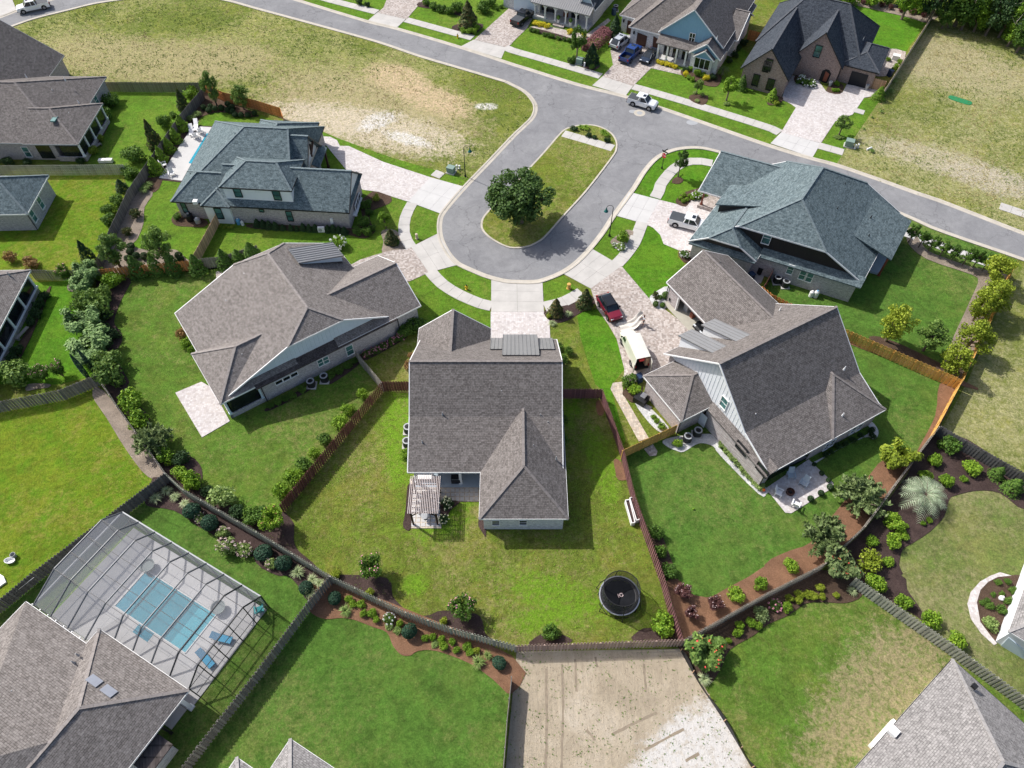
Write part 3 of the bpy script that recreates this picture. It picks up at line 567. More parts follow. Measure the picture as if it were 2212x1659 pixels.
# walks: one cast slab after another
def walk(name, label, line, width, mat='concrete', step=1.55, z=.075):
    root = bpy.data.objects.new(name, None); COL.objects.link(root); root['kind'] = 'structure'; root['label'] = label
    fine = resample([Vector((q.x, q.y, 0)) for q in G(smooth(line, 5))], step); nn = normals(fine); root.location = fine[0]
    for i in range(len(fine) - 1):
        d = (fine[i + 1] - fine[i]).normalized() * .015; b = MB(); h = width / 2
        b.prism([fine[i] + d - nn[i] * h, fine[i + 1] - d - nn[i + 1] * h, fine[i + 1] - d + nn[i + 1] * h, fine[i] + d + nn[i] * h], 0, z + random.uniform(-.004, .004))
        b.build('slab', mat, root)
def slabs(name, label, q, n, m, mat, z=.07, gap=.02, z0=0, world=False):
    """n x m cast slabs between four corners"""
    root = bpy.data.objects.new(name, None); COL.objects.link(root); root['kind'] = 'structure'; root['label'] = label
    c = [Vector((v[0], v[1], 0)) for v in q] if world else [Vector((v.x, v.y, 0)) for v in G(q)]; root.location = c[0]
    def at(u, v): return (c[0] * (1 - u) + c[1] * u) * (1 - v) + (c[3] * (1 - u) + c[2] * u) * v
    for i in range(n):
        for j in range(m):
            gu = gap / 2 / max(.1, (c[1] - c[0]).length); gv = gap / 2 / max(.1, (c[3] - c[0]).length)
            a0, a1, b0, b1 = i / n + gu, (i + 1) / n - gu, j / m + gv, (j + 1) / m - gv
            b = MB(); b.prism([at(a0, b0), at(a1, b0), at(a1, b1), at(a0, b1)], z0, z + random.uniform(-.003, .003)); b.build('slab', mat, root)
    return root
walk('sidewalk', 'curved walk in front of the slate roofed pool house', t('11', 1350, 95, 1300, 190, 1280, 270, 1278, 350, 1310, 440, 1340, 480), 1.6)
walk('sidewalk', 'curved walk left of the central drive', t('11', 1505, 685, 1600, 788, 1720, 868, 1840, 925) + [(1040, 657), (1062, 662)], 1.7)
walk('sidewalk', 'curved walk right of the central drive', [(1176, 663)] + t('12', 350, 975, 430, 955, 520, 912, 600, 865), 1.7)
walk('sidewalk', 'walk crossing the green right of the island', t('12', 905, 622, 960, 565, 1050, 445, 1090, 350, 1125, 262), 1.7)
walk('sidewalk', 'curving walk across the stop sign corner', t('12', 1235, 50, 1265, 0) + t('02', 1280, 1600, 1335, 1525, 1390, 1465, 1455, 1418, 1540, 1395, 1640, 1395, 1730, 1412), 1.7)
walk('sidewalk', 'straight walk along the far side of the street, west part', t('01', 560, -20, 660, 8, 1045, 107), 1.8)
walk('sidewalk', 'straight walk past the fire hydrant', t('01', 1295, 172, 1560, 245, 1870, 330), 1.8)
walk('sidewalk', 'straight walk in front of the porch house', t('01', 2150, 410) + t('02', 0, 437, 240, 505, 480, 575, 700, 640, 765, 660), 1.8)
walk('sidewalk', 'straight walk between the far lawns', t('02', 1045, 750, 1300, 822, 1660, 930, 2210, 1103) + t('03', 100, 1148), 1.8)
walk('sidewalk', 'short walk stub beside the vacant lot', t('03', 435, 1258, 650, 1318), 1.7)
walk('sidewalk', 'short walk stub near the brick garage', t('03', 740, 950, 830, 975), 1.3)
walk('island_walk', 'pale walk across the island', t('02', 442, 1157, 660, 1220, 872, 1285), 1.75, z=.125)
walk('sidewalk', 'walk hidden behind the hedge trees', t('13', 1180, 350, 1500, 470, 1800, 580, 1950, 625), 1.7, 'concrete_white')
walk('sidewalk', 'walk stub at the right edge', t('13', 2000, 120, 2210, 190, 2400, 260), 1.7)
walk('sidewalk', 'short walk to the slate house drive', t('01', 1595, 1483, 1545, 1530), 1.6)
slabs('driveway_apron', 'pale concrete apron of the slate pool house drive', t('01', 1507, 1533, 1810, 1618) + t('11', 1592, 187, 1312, 83), 3, 2, 'concrete_white')
slabs('driveway_apron', 'pale concrete apron of the tan house drive', t('11', 1340, 475, 1572, 358, 1735, 632, 1490, 697), 3, 2, 'concrete')
slabs('driveway_apron', 'pale concrete apron of the centre house drive', [(1061, 606), (1172, 611), (1175, 674), (1061, 674)], 2, 3, 'concrete')
slabs('driveway_apron', 'wide concrete apron leading to the open garage', t('12', 440, 705, 690, 490, 945, 640, 680, 835), 2, 3, 'concrete')
slabs('driveway_apron', 'white concrete apron of the corner house', t('12', 890, 203, 1010, 0, 1272, 68, 1160, 280), 2, 3, 'concrete_white')
slabs('driveway_apron', 'concrete apron of the far left drive', t('01', 965, 180, 1045, 112, 1293, 168, 1215, 243), 2, 3, 'concrete')
slabs('driveway_apron', 'concrete apron below the black pickup', t('01', 1768, 403, 1880, 345, 2160, 412, 2118, 508), 2, 3, 'concrete')
slabs('driveway_apron', 'stained concrete apron below the blue pickup', t('02', 692, 740, 780, 663, 1045, 745, 982, 828), 2, 3, 'concrete')
slabs('driveway_apron', 'concrete apron of the dark brick house', t('03', 20, 1240, 112, 1145, 455, 1240, 383, 1363), 2, 4, 'concrete_white')
slabs('driveway_apron', 'concrete apron behind the white pickup', [(-40, -8), (-40, 50), (36, 22), (20, -18)], 2, 2, 'concrete')
PAV = [
 (t('01', 540, 1178, 640, 1183, 700, 1213, 725, 1262, 800, 1262, 860, 1290, 1100, 1400, 1507, 1533) + t('11', 1312, 83, 1180, 42) + t('01', 1060, 1659, 920, 1640, 560, 1200), 'paver_pale', 'pale paver drive of the slate pool house'),
 (t('11', 800, 640, 900, 585, 1130, 513, 1290, 490, 1340, 475, 1490, 697, 1330, 770, 1000, 800), 'paver_tan', 'paver drive of the tan house'),
 ([(1060, 674), (1186, 674), (1190, 760), (1060, 760)], 'paver_pale', 'paver drive of the centre house'),
 (t('12', 945, 640, 1185, 922, 1340, 1030, 1620, 1240, 1500, 1500, 1330, 1560, 1060, 1640, 960, 1640, 970, 1530, 905, 1270, 830, 1140, 735, 1005, 680, 835), 'paver_tan', 'broad paver forecourt with the red car and van'),
 (t('12', 1272, 68, 1420, 105, 1500, 130, 1560, 60, 1850, 60, 1850, 400, 1550, 540, 1430, 500, 1310, 450, 1280, 370, 1220, 310, 1160, 280), 'paver_pale', 'paver court with the white pickup'),
 (t('01', 1135, -20, 1460, -20, 1300, 168, 1045, 112, 1100, 70), 'paver_tan', 'far left paver drive'),
 (t('01', 1885, 345, 2210, 50) + t('02', 60, -20, 190, 140, 130, 245, 0, 372) + t('01', 2210, 380, 2165, 412), 'paver_tan', 'paver drive under the black pickup'),
 (t('02', 850, 440, 870, 330, 1020, 300, 1270, 400, 1290, 560, 1200, 590, 1045, 745, 780, 663, 872, 562), 'paver_tan', 'paver drive with three parked cars'),
 (t('02', 160, 235, 250, 215, 640, 300, 830, 160, 850, 180, 640, 360, 500, 335), 'paver_tan', 'paver path along the porch house'),
 (t('02', 1190, 588, 1250, 560, 1480, 610, 1465, 650), 'paver_tan', 'short paver path to the blue house door'),
 (t('03', 118, 860, 180, 650, 420, 680, 500, 790, 640, 805, 680, 730, 950, 780, 950, 825, 830, 845, 765, 940, 730, 990, 580, 1050, 455, 1238, 112, 1145, 240, 930, 200, 900), 'paver_pale', 'paver court of the dark brick house'),
 (t('22', 850, 40, 870, -10, 950, -20, 960, 90, 1180, 465, 1095, 495), 'paver_warm', 'mottled garden path beside the plum fence'),
 (t('22', 1140, 560, 1215, 520, 1255, 580, 1245, 615, 1190, 622), 'paver_tan', 'rounded paver landing below the golden gate'),
 (t('20', 1515, 75, 1740, -20, 1830, 30, 1985, 320, 1745, 460), 'paver_pale', 'paver patio beside the tan house wing'),
 (t('23', -20, 900, 350, 650, 400, 700, 560, 850, 565, 890, 200, 1115, 150, 1110), 'paver_pale', 'paver patio with pale lounge chairs'),
 (t('22', 1150, 170, 1070, 160, 1140, 220, 1210, 200), 'paver_pale', 'small pad under the grill'),
 (t('33', 1720, 240, 1750, 140, 1830, 50, 1920, 0, 2000, -30, 2100, 0, 1980, 12, 1900, 52, 1832, 122, 1800, 230, 1830, 400, 1920, 520, 1975, 585, 1950, 600, 1840, 500, 1750, 370), 'paver_pale', 'curved pale stone edging'),
 (t('10', 1865, 690, 1990, 660, 1990, 740, 1870, 770), 'paver_tan', 'small paver pad at the tan house corner'),
]
for k_, (o_, m_, l_) in enumerate(PAV): sheet('paving', o_, .061 + .0005 * k_, m_, l_, 0, 0)
for px, py, rr, nm, lb in ((1381.5, 244.5, .95, 'manhole_cover', 'pale ringed manhole cover beside the white pickup'), (1495, 265, .85, 'storm_patch', 'dark asphalt patch by the far kerb'), (1367, 241, .6, 'storm_patch', 'oily dark spot left of the manhole'),
                           (910, 884, .0, '', '')):
    if rr == 0: continue
    b = MB(); c = P(px, py)
    if nm == 'manhole_cover':
        b.lathe([(rr, .0), (rr, .042), (rr * .5, .044)], c, 20); o = b.build(nm, 'curb'); structure(o, lb)
        b = MB(); b.lathe([(rr * .5, .02), (rr * .5, .05), (0, .052)], c, 16); b.build('lid', 'trim_grey', o)
    else:
        b.lathe([(rr, .0), (rr, .036), (0, .036)], c, 18, 1.1, .8); structure(b.build(nm, 'trim_grey'), lb)

# tyre ruts, clods and weeds of the bare lots
m_plain('rut', (.25, .205, .15), 1, 0, .25, 2)
for k_, pts in enumerate((t('32', 295, 800, 300, 1300, 290, 1659), t('32', 430, 760, 440, 1200, 425, 1659), t('32', 1135, 760, 1150, 900, 1155, 1000), t('32', 860, 1372, 1060, 1270, 1250, 1180), t('32', 1145, 1500, 1300, 1420, 1485, 1325), t('32', 1500, 1600, 1560, 1565, 1615, 1535), t('32', 640, 1330, 715, 1420), t('32', 720, 700, 735, 790), t('32', 545, 720, 555, 1000))):
    fine = resample([Vector((q.x, q.y, 0)) for q in G(smooth(pts, 4) if len(pts) > 2 else pts)], .5); nn = normals(fine); b = MB(); rr = random.Random(k_)
    a_ = [q + nn[i] * (.07 + rr.uniform(0, .08)) for i, q in enumerate(fine)] + [q - nn[i] * (.07 + rr.uniform(0, .08)) for i, q in reversed(list(enumerate(fine)))]
    b.prism(a_, .0, .0185); structure(b.build('tyre_rut', 'rut'), 'dark tyre rut in the sand lot')
from mathutils import noise as mnoise
def scatter(name, label, outline, n, mat, kind, smin, smax, seed, z=.014, sgn=0):
    rr = random.Random(seed); pg = [Vector((q.x, q.y)) for q in G(outline)]; b = MB(); xs = [q.x for q in pg]; ys = [q.y for q in pg]; c = 0
    def ins(x, y):
        r_ = False; j = len(pg) - 1
        for i in range(len(pg)):
            if (pg[i].y > y) != (pg[j].y > y) and x < (pg[j].x - pg[i].x) * (y - pg[i].y) / (pg[j].y - pg[i].y) + pg[i].x: r_ = not r_
            j = i
        return r_
    while c < n:
        x, y = rr.uniform(min(xs), max(xs)), rr.uniform(min(ys), max(ys)); c += 1
        if not ins(x, y): continue
        if sgn and sgn * (mnoise.noise(Vector((x * .12, y * .12, 3))) + .6 * mnoise.noise(Vector((x * .45, y * .45, 9)))) < rr.uniform(-.1, .25): continue
        if sgn > 0 and any((Vector((x, y)) - Vector((q.x, q.y))).length < rad_ * rr.random() ** .3 for q, rad_ in BARE): continue
        for _ in range(rr.choice((1, 2, 4))):
            px_, py_, s_ = x + rr.gauss(0, .35), y + rr.gauss(0, .35), rr.uniform(smin, smax)
            if kind == 'clod':
                h_ = s_ * .6; top = Vector((px_ + rr.uniform(-.3, .3) * s_, py_, z + h_)); ring = [Vector((px_ + s_ * math.cos(a) * rr.uniform(.6, 1.1), py_ + s_ * math.sin(a) * rr.uniform(.6, 1.1), z - .005)) for a in (0, 1.57, 3.14, 4.71)]
                for i in range(4): b.face([ring[i], ring[(i + 1) % 4], top])
            else:
                for _k in range(4):
                    a = rr.uniform(0, 6.28); d_ = Vector((math.cos(a), math.sin(a), 0)) * s_; sd_ = Vector((-d_.y, d_.x, 0)) * .28; o_ = Vector((px_, py_, z)); b.face([o_ - sd_, o_ + sd_, o_ + d_ + Vector((0, 0, s_ * rr.uniform(.5, 1.1)))])
    o = b.build(name, mat); return structure(o, label, 'stuff')
BARE = [(P(840, 275), 15), (P(880, 190), 9), (P(700, 255), 9)]
SL = LAWNS[-1][1]; VW = LAWNS[0][1]; VE = LAWNS[1][1]
scatter('soil_clods', 'small dark clods over the sand lot', SL, 700, 'rut', 'clod', .025, .07, 3)
scatter('weed_tufts', 'sparse weeds in the sand lot', SL, 350, 'leaf_willow', 'tuft', .05, .13, 4)
scatter('weed_tufts', 'scattered green tufts over the left vacant lot', VW, 16000, 'lot_weed', 'tuft', .08, .22, 5, .014, 1)
scatter('straw_tufts', 'scattered straw tufts over the left vacant lot', VW, 11000, 'straw', 'tuft', .08, .20, 6, .014, -1)
scatter('weed_tufts', 'scattered green tufts over the straw lot', VE, 11000, 'lot_weed', 'tuft', .08, .2, 7, .014, 1)
scatter('straw_tufts', 'scattered straw tufts over the straw lot', VE, 9000, 'straw', 'tuft', .08, .2, 8, .014, -1)
scatter('weed_tufts', 'coarse grass tufts in the centre back lawn', LAWNS[16][1], 2600, 'leaf_bright', 'tuft', .05, .13, 9)

# ------------------------------------------------------------------ houses
class House:
    def __init__(s, name, label, O, ang, skew=0, roof='brown', wall='brick_grey', fascia='trim_white'):
        s.root = thing(name, label, 'house', (O[0], O[1], 0)); s.O = Vector((O[0], O[1], 0))
        s.U = Vector((math.cos(R(ang)), math.sin(R(ang)), 0)); a2 = ang + 90 + skew
        s.V = Vector((math.cos(R(a2)), math.sin(R(a2)), 0)); s.ang = R(ang); s.roof, s.wallm, s.fas = roof, wall, fascia; s.k = 0
    def W(s, u, v, z=0): return s.O + s.U * u + s.V * v + Vector((0, 0, z))
    def quad_roof(s, pts, mat=None, th=.16, name='roof', fascia=True, seam=0):
        """single sloping roof plane from 4 (u,v,z): low-a, low-b, high-b, high-a"""
        p = [s.W(*q) for q in pts]; b = MB(); w_ = (p[1] - p[0]).length; h_ = (p[3] - p[0]).length
        b.face(p, [(0, 0), (w_, 0), (w_, h_), (0, h_)])
        if (p[1] - p[0]).cross(p[3] - p[0]).z < 0: b.f[-1].reverse(); b.uv[-1].reverse()
        q = [v - Vector((0, 0, th)) for v in p]; b.face(q[::-1])
        for i in range(4): b.face([p[i], q[i], q[(i + 1) % 4], p[(i + 1) % 4]])
        o = b.build(name, mat or 'shingle_' + s.roof, s.root)
        if seam:
            n = max(2, int(w_ / seam)); sb = MB()
            for i in range(n + 1):
                f = i / n; sb.beam(p[0].lerp(p[1], f) + Vector((0, 0, .03)), p[3].lerp(p[2], f) + Vector((0, 0, .03)), .05, .06)
            sb.build('standing_seam', mat or 'metal_roof', o)['kind'] = 'stuff'
        return o
    def block(s, r, axis, ez, rz, ends=((0, 0), (0, 0)), rpos=None, brk=None, ov=.4, wall=True, gable=None, roof=None, wz=None, gb=(1, 1), bat=.5, base=0, caps=True, wm=None, fas=None, c0in=0):
        """gable / hip / clipped-gable roof block over the rectangle r=(u0,u1,v0,v1); ends=(inset, clip height) per ridge end"""
        s.k += 1; dz = .0045 * s.k; ez += dz; rz += dz; k = roof or s.roof
        u0, u1, v0, v1 = r
        (a0, a1, c0, c1) = (u0, u1, v0, v1) if axis == 'u' else (v0, v1, u0, u1)
        cr = (c0 + c1) / 2 if rpos is None else rpos
        def L(a, c, z): return s.W(a, c, z) if axis == 'u' else s.W(c, a, z)
        def cl(z): return c0 + (z - ez) / (rz - ez) * (cr - c0)
        def cR(z): return c1 - (z - ez) / (rz - ez) * (c1 - cr)
        (d0, z0), (d1, z1) = ends; z0 = max(z0, ez); z1 = max(z1, ez)
        E0, E1, E2, E3 = (a0, c0, ez), (a1, c0, ez), (a1, c1, ez), (a0, c1, ez)
        R0, R1 = (a0 + d0, cr, rz), (a1 - d1, cr, rz)
        left = [E0, E1]; right = [E2, E3]; faces = []
        hip0 = hip1 = None
        if d1 > 0 and z1 > ez + .01: left.append((a1, cl(z1), z1))
        left += [R1, R0]
        if d0 > 0 and z0 > ez + .01: left.append((a0, cl(z0), z0))
        if d0 > 0 and z0 > ez + .01: right.append((a0, cR(z0), z0))
        right += [R0, R1]
        if d1 > 0 and z1 > ez + .01: right.append((a1, cR(z1), z1))
        if d0 > 0: hip0 = [(a0, cR(z0), z0), (a0, cl(z0), z0), R0]
        if d1 > 0: hip1 = [(a1, cl(z1), z1), (a1, cR(z1), z1), R1]
        if brk:
            cb, zb = brk; zb += dz; B0, B1 = (a0, cb, zb), (a1, cb, zb); faces += [[E0, E1, B1, B0], [B0, B1, R1, R0]]
        else: faces.append(left)
        faces.append(right); faces += [h for h in (hip0, hip1) if h]
        b = MB(); fb = MB(); cnt = {}; th = .17
        for f in faces:
            p = [L(*q) for q in f]; n = (p[1] - p[0]).cross(p[2] - p[0]).normalized()
            if n.z < 0: p.reverse(); n = -n
            ud = Vector((0, 0, 1)).cross(n)
            ud = ud.normalized() if ud.length > 1e-4 else s.U
            vd = n.cross(ud); b.face(p, [(q.dot(ud), q.dot(vd)) for q in p])
            q2 = [v - Vector((0, 0, th)) for v in p]; b.face(q2[::-1])
            for i in range(len(p)):
                ka, kb = tuple(round(x, 3) for x in p[i]), tuple(round(x, 3) for x in p[(i + 1) % len(p)])
                key = tuple(sorted((ka, kb))); cnt.setdefault(key, []).append((p[i], p[(i + 1) % len(p)]))
        ro = b.build('roof', 'shingle_' + k, s.root)
        buried = [a_ for a_, d_, g_ in ((a0, d0, gb[0]), (a1, d1, gb[1])) if d_ == 0 and not g_]
        def along(q): q = q - s.O; k_ = s.U.x * s.V.y - s.U.y * s.V.x; return (q.x * s.V.y - q.y * s.V.x) / k_ if axis == 'u' else (q.y * s.U.x - q.x * s.U.y) / k_
        for e in cnt.values():
            if len(e) == 1 and not any(abs(along(e[0][0]) - q) < .01 and abs(along(e[0][1]) - q) < .01 for q in buried):
                a, c = e[0]; out = (c - a).cross(Vector((0, 0, 1))).normalized() * .012; dn = Vector((0, 0, th + .02))
                fb.face([a + out + Vector((0, 0, .012)), a + out - dn, c + out - dn, c + out + Vector((0, 0, .012))])
                fb.face([a + out + Vector((0, 0, .012)), c + out + Vector((0, 0, .012)), c - out * 7 + Vector((0, 0, .012)), a - out * 7 + Vector((0, 0, .012))])
        fb.build('fascia', fas or s.fas, s.root)
        if caps:
            cb_ = MB(); ln = [(R0, R1)]
            if d0 > 0: ln += [(R0, hip0[0]), (R0, hip0[1])]
            if d1 > 0: ln += [(R1, hip1[0]), (R1, hip1[1])]
            for p, q in ln:
                p, q = L(*p), L(*q)
                if (p - q).length < .3: continue
                n = max(1, int((q - p).length / .5))
                for i in range(n):
                    x, y = p.lerp(q, i / n), p.lerp(q, (i + .98) / n); h = Vector((0, 0, .012 + .018 * (i % 2))); cb_.beam(x + h, y + h, .28, .06)
            cb_.build('ridge_cap', 'cap_' + k, ro)['kind'] = 'stuff'
        if wall:
            wz = wz or ez - .14; i_ = ov + .006 * s.k; mat = wm or s.wallm
            W4 = [(a0 + i_, c0 + i_ + c0in), (a1 - i_, c0 + i_ + c0in), (a1 - i_, c1 - i_), (a0 + i_, c1 - i_)]; b = MB()
            for i in range(4):
                p, q = W4[i], W4[(i + 1) % 4]; A, B = L(*p, base), L(*q, base); C, D = L(*q, wz), L(*p, wz); ln = (B - A).length
                b.face([A, B, C, D], [(0, base), (ln, base), (ln, wz), (0, wz)])
            b.build('wall', mat, s.root)
            slL = (rz - ez) / (cr - c0); slR = (rz - ez) / (c1 - cr)
            def top(c):
                if brk and c < cr:
                    zz = ez + (brk[1] + dz - ez) * (c - c0) / (brk[0] - c0) if c < brk[0] else brk[1] + dz + (rz - brk[1] - dz) * (c - brk[0]) / (cr - brk[0])
                    return zz - th - .03
                return min(ez + slL * (c - c0), ez + slR * (c1 - c)) - th - .03
            for (ae, d, zc, sg, on) in ((a0 + i_ + .004, d0, z0, -1, gb[0]), (a1 - i_ - .004, d1, z1, 1, gb[1])):
                if not on or (d > 0 and zc <= ez + .01): continue
                cap = 1e9 if d == 0 else zc + (rz - zc) * i_ / d - th - .03
                cs = sorted(set([c0 + i_, c1 - i_, cr] + ([brk[0]] if brk else []) + ([cl(cap + .2), cR(cap + .2)] if cap < 1e8 else [])))
                pts = [(c, min(top(c), cap)) for c in cs if c0 + i_ - 1e-6 <= c <= c1 - i_ + 1e-6]
                poly = [L(ae, c0 + i_, wz)] + [L(ae, c, z) for c, z in pts] + [L(ae, c1 - i_, wz)]
                gb_ = MB(); nn = len(poly)
                gb_.face(poly[::-1] if sg < 0 else poly, [(q.dot(s.U) + q.dot(s.V), q.z) for q in (poly[::-1] if sg < 0 else poly)])
                gm = gable or mat; go = gb_.build('gable', gm, s.root)
                if gm.startswith('siding') and bat:
                    bb = MB(); c = c0 + i_ + .2
                    while c < c1 - i_ - .1:
                        zt = min(top(c), cap)
                        if zt > wz + .15: bb.beam(L(ae + sg * .01, c, wz), L(ae + sg * .01, c, zt - .03), .04, .03)
                        c += bat
                    bb.build('batten', gm, go)['kind'] = 'stuff'
        return ro
    def plane(s, side, at):
        n = {'v': s.U.cross(Vector((0, 0, 1))), 'u': s.V.cross(Vector((0, 0, 1)))}[side]
        p0 = s.W(0, at) if side == 'v' else s.W(at, 0); return p0, n
    def win(s, side, at, px, w=.95, h=1.6, frame='trim_white', glass='glass_teal', out=None, mull=True, name='window', deep=.09, cols=1):
        """window at a surveyed point on the wall plane v=at or u=at; out = +1/-1 outward sense along that axis"""
        p0, n = s.plane(side, at); out = out if out is not None else -1
        dirv = (s.U if side == 'v' else s.V).copy(); o_ = n.normalized()
        ref = (s.V if side == 'v' else s.U) * out
        if o_.dot(ref) < 0: o_ = -o_
        c = on_plane(*px, p0, n)
        c = c + o_ * .01; t_ = .07; b = MB(); z_ = Vector((0, 0, 1))
        def bar(x0, x1, y0, y1, d, mb):
            q = [c + dirv * x + z_ * y + o_ * e for e in (-.04, d) for x, y in ((x0, y0), (x1, y0), (x1, y1), (x0, y1))]
            for f in ((0, 1, 2, 3), (7, 6, 5, 4), (0, 4, 5, 1), (1, 5, 6, 2), (2, 6, 7, 3), (3, 7, 4, 0)): mb.face([q[k] for k in f])
        x, y = w / 2, h / 2
        bar(-x - t_, x + t_, y, y + t_, deep, b); bar(-x - t_, x + t_, -y - t_ * 1.3, -y, deep + .04, b); bar(-x - t_, -x, -y, y, deep, b); bar(x, x + t_, -y, y, deep, b)
        if mull: bar(-x, x, -.03, .03, deep * .8, b)
        for i in range(1, cols): xx = -x + 2 * x * i / cols; bar(xx - .04, xx + .04, -y, y, deep * .8, b)
        wo = b.build(name, frame, s.root)
        for (y0, y1) in (((-y, -.03), (.03, y)) if mull else ((-y, y),)):
            g = MB(); bar(-x, x, y0, y1, deep * .3 if y0 < 0 else deep * .5, g); g.build('pane', glass, wo)
        return wo
    def panel(s, name, mat, side, at, pxs, out=-1, d=.05):
        """flat panel (door, screen, vent) whose corners were surveyed on a wall plane"""
        p0, n = s.plane(side, at); o_ = n.normalized(); ref = (s.V if side == 'v' else s.U) * out
        if o_.dot(ref) < 0: o_ = -o_
        p = [on_plane(*q, p0, n) for q in pxs]; b = MB(); f = [q + o_ * d for q in p]; bk = [q - o_ * .03 for q in p]
        b.face(f); b.face(bk[::-1])
        for i in range(len(p)): b.face([f[i], bk[i], bk[(i + 1) % len(p)], f[(i + 1) % len(p)]])
        return b.build(name, mat, s.root)
    def rbox(s, name, mat, u0, u1, v0, v1, z0, z1, parent=None):
        b = MB(); b.prism([s.W(u0, v0), s.W(u1, v0), s.W(u1, v1), s.W(u0, v1)], z0, z1)
        b.face([s.W(u0, v1, z0), s.W(u1, v1, z0), s.W(u1, v0, z0), s.W(u0, v0, z0)])
        return b.build(name, mat, parent or s.root)
    def vents(s, pxs, zs, mat='trim_grey'):
        for (x, y), z in zip(pxs, zs):
            c = P(x, y, z); b = MB(); b.lathe([(.12, -.3), (.07, .06), (.05, .1), (.05, .3), (.035, .32)], c, 8); b.build('roof_vent', mat, s.root)
    def pipe(s, u, v): b = MB(); b.tube([s.W(u, v, 3.1), s.W(u, v, .1)], .06); b.build('downspout', 'trim_black', s.root)
    def column(s, u, v, z0, z1, r=.13, mat='trim_white', sq=True):
        b = MB(); c = s.W(u, v)
        b.box((c.x, c.y, (z0 + z1) / 2), (r * 1.7, r * 1.7, z1 - z0), s.ang); b.box((c.x, c.y, z0 + .12), (r * 2.6, r * 2.6, .24), s.ang); b.box((c.x, c.y, z1 - .1), (r * 2.4, r * 2.4, .16), s.ang)
        b.build('column', mat, s.root)

# --- centre house (white brick, brown roof, pergola patio) ; local axes = world axes
h1 = House('white_brick_house', 'centre house with brown shingle roof, metal porch roof and white brick rear wing', (0, 0), 0, 0, 'brown', 'brick_white', 'trim_white')
h1.block((-10.9, 5.35, 37.25, 55.3), 'u', 3.2, 9.0, rpos=47.4, brk=(42.6, 5.6), ov=.35, c0in=3.4)
h1.block((-3.3, 5.62, 31.95, 45), 'v', 3.2, 6.05, ends=((4.45, 0), (0, 0)), gb=(0, 0))
h1.block((-11.2, -2.5, 46, 57.0), 'v', 3.2, 6.6, gb=(0, 1))
h1.quad_roof([(-2.45, 55.4, 3.32), (4.75, 55.4, 3.32), (4.75, 51.2, 6.4), (-2.45, 51.2, 6.4)], 'metal_roof', seam=.42)
h1.quad_roof([(-1.05, 55.5, 3.85), (2.95, 55.5, 3.85), (2.95, 49.1, 7.95), (-1.05, 49.1, 7.95)], 'metal_roof', seam=.42)
h1.vents(t('21', 2120, 70, 1610, 255, 1435, 498) + t('22', 355, 125, 245, 270, 310, 335, 185, 535, 383, 635), [6.9, 5.9, 4.6, 6.4, 5.6, 5.2, 5.2, 4.3])
for q in (t('21', 2070, 1192)[0], t('22', 96, 1190)[0]): h1.win('v', 32.33, q, .72, .95, glass='glass_dark')
h1.rbox('porch_floor', 'porch_floor', -10.5, -3.0, 37.2, 40.6, 0, .12)
for u in (-5.5, -10.2): h1.column(u, 37.75, .1, 3.1, .16)
b = MB(); b.box((-7, 40.7, 1.6), (7.2, .1, 3.0)); b.build('porch_wall', 'siding_white', h1.root)
for u in (-9.6, -7.4, -4.6):
    b = MB(); b.box((u, 40.62, 1.25), (1.5, .08, 2.1)); b.build('patio_door', 'glass_dark', h1.root)

# --- tan house on the left
h2 = House('tan_roofed_house', 'large tan shingle house with clipped gables and pale board gable wall', (-31.97, 46.17), 35.3, 0, 'tan', 'brick_grey', 'trim_white')
h2.block((.1, 21.65, .35, 16.2), 'v', 3.2, 8.0, ends=((2.7, 6.45), (2.3, 6.5)), rpos=12.7, ov=.5, gable='siding_ice')
h2.block((-.55, 9, .0, 8.85), 'u', 3.2, 5.85, ends=((4.5, 0), (0, 0)), gb=(0, 0), wall=False)
h2.block((14, 25.35, -.15, 10.7), 'u', 3.2, 6.2, gb=(0, 1))
h2.quad_roof([(3.6, -.32, 3.12), (21.9, -.32, 3.12), (21.9, .95, 3.62), (3.6, .95, 3.62)], 'shingle_dark')
h2.rbox('wall', 'brick_grey', 4.0, 21.4, .02, .9, 0, 3.15)
h2.rbox('wall', 'brick_grey', -.2, 4.1, .06, .3, 0, .75); h2.rbox('wall', 'brick_grey', -.2, .1, .06, 8.5, 0, .75)
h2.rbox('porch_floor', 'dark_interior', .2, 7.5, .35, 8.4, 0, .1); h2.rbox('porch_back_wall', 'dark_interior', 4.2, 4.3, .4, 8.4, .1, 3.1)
for u_, v_ in ((-.02, .2), (3.9, .2), (-.02, 8.4)): h2.column(u_, v_, .7, 3.15, .14, 'siding_ice')
h2.rbox('screen', 'glass_dark', .25, 3.75, .17, .21, .8, 3.05); h2.rbox('screen', 'glass_dark', -.06, -.02, .4, 8.2, .8, 3.05)
h2.quad_roof([(21.05, 11.35, 5.05), (21.05, 14.35, 5.05), (15.3, 14.35, 6.95), (15.3, 11.35, 6.95)], 'metal_roof', seam=.4)
b = MB()
for v_ in (11.6, 14.1): b.face([h2.W(20.8, v_, 4.0), h2.W(20.8, v_, 4.98), h2.W(15.6, v_, 6.75), h2.W(15.6, v_, 6.4)])
b.face([h2.W(20.8, 11.6, 3.6), h2.W(20.8, 14.1, 3.6), h2.W(20.8, 14.1, 4.98), h2.W(20.8, 11.6, 4.98)]); b.build('dormer_wall', 'siding_ice', h2.root)
for q, w_, h_ in ((t('11', 808, 1362)[0], .85, 1.6), (t('11', 555, 1470)[0], .62, 1.1), (t('11', 603, 1447)[0], .62, 1.1)): h2.win('v', .02, q, w_, h_)
for q in t('11', 328, 1572, 262, 1605, 196, 1637): h2.win('v', .02, q, .8, .55, glass='glass_dark', mull=False)
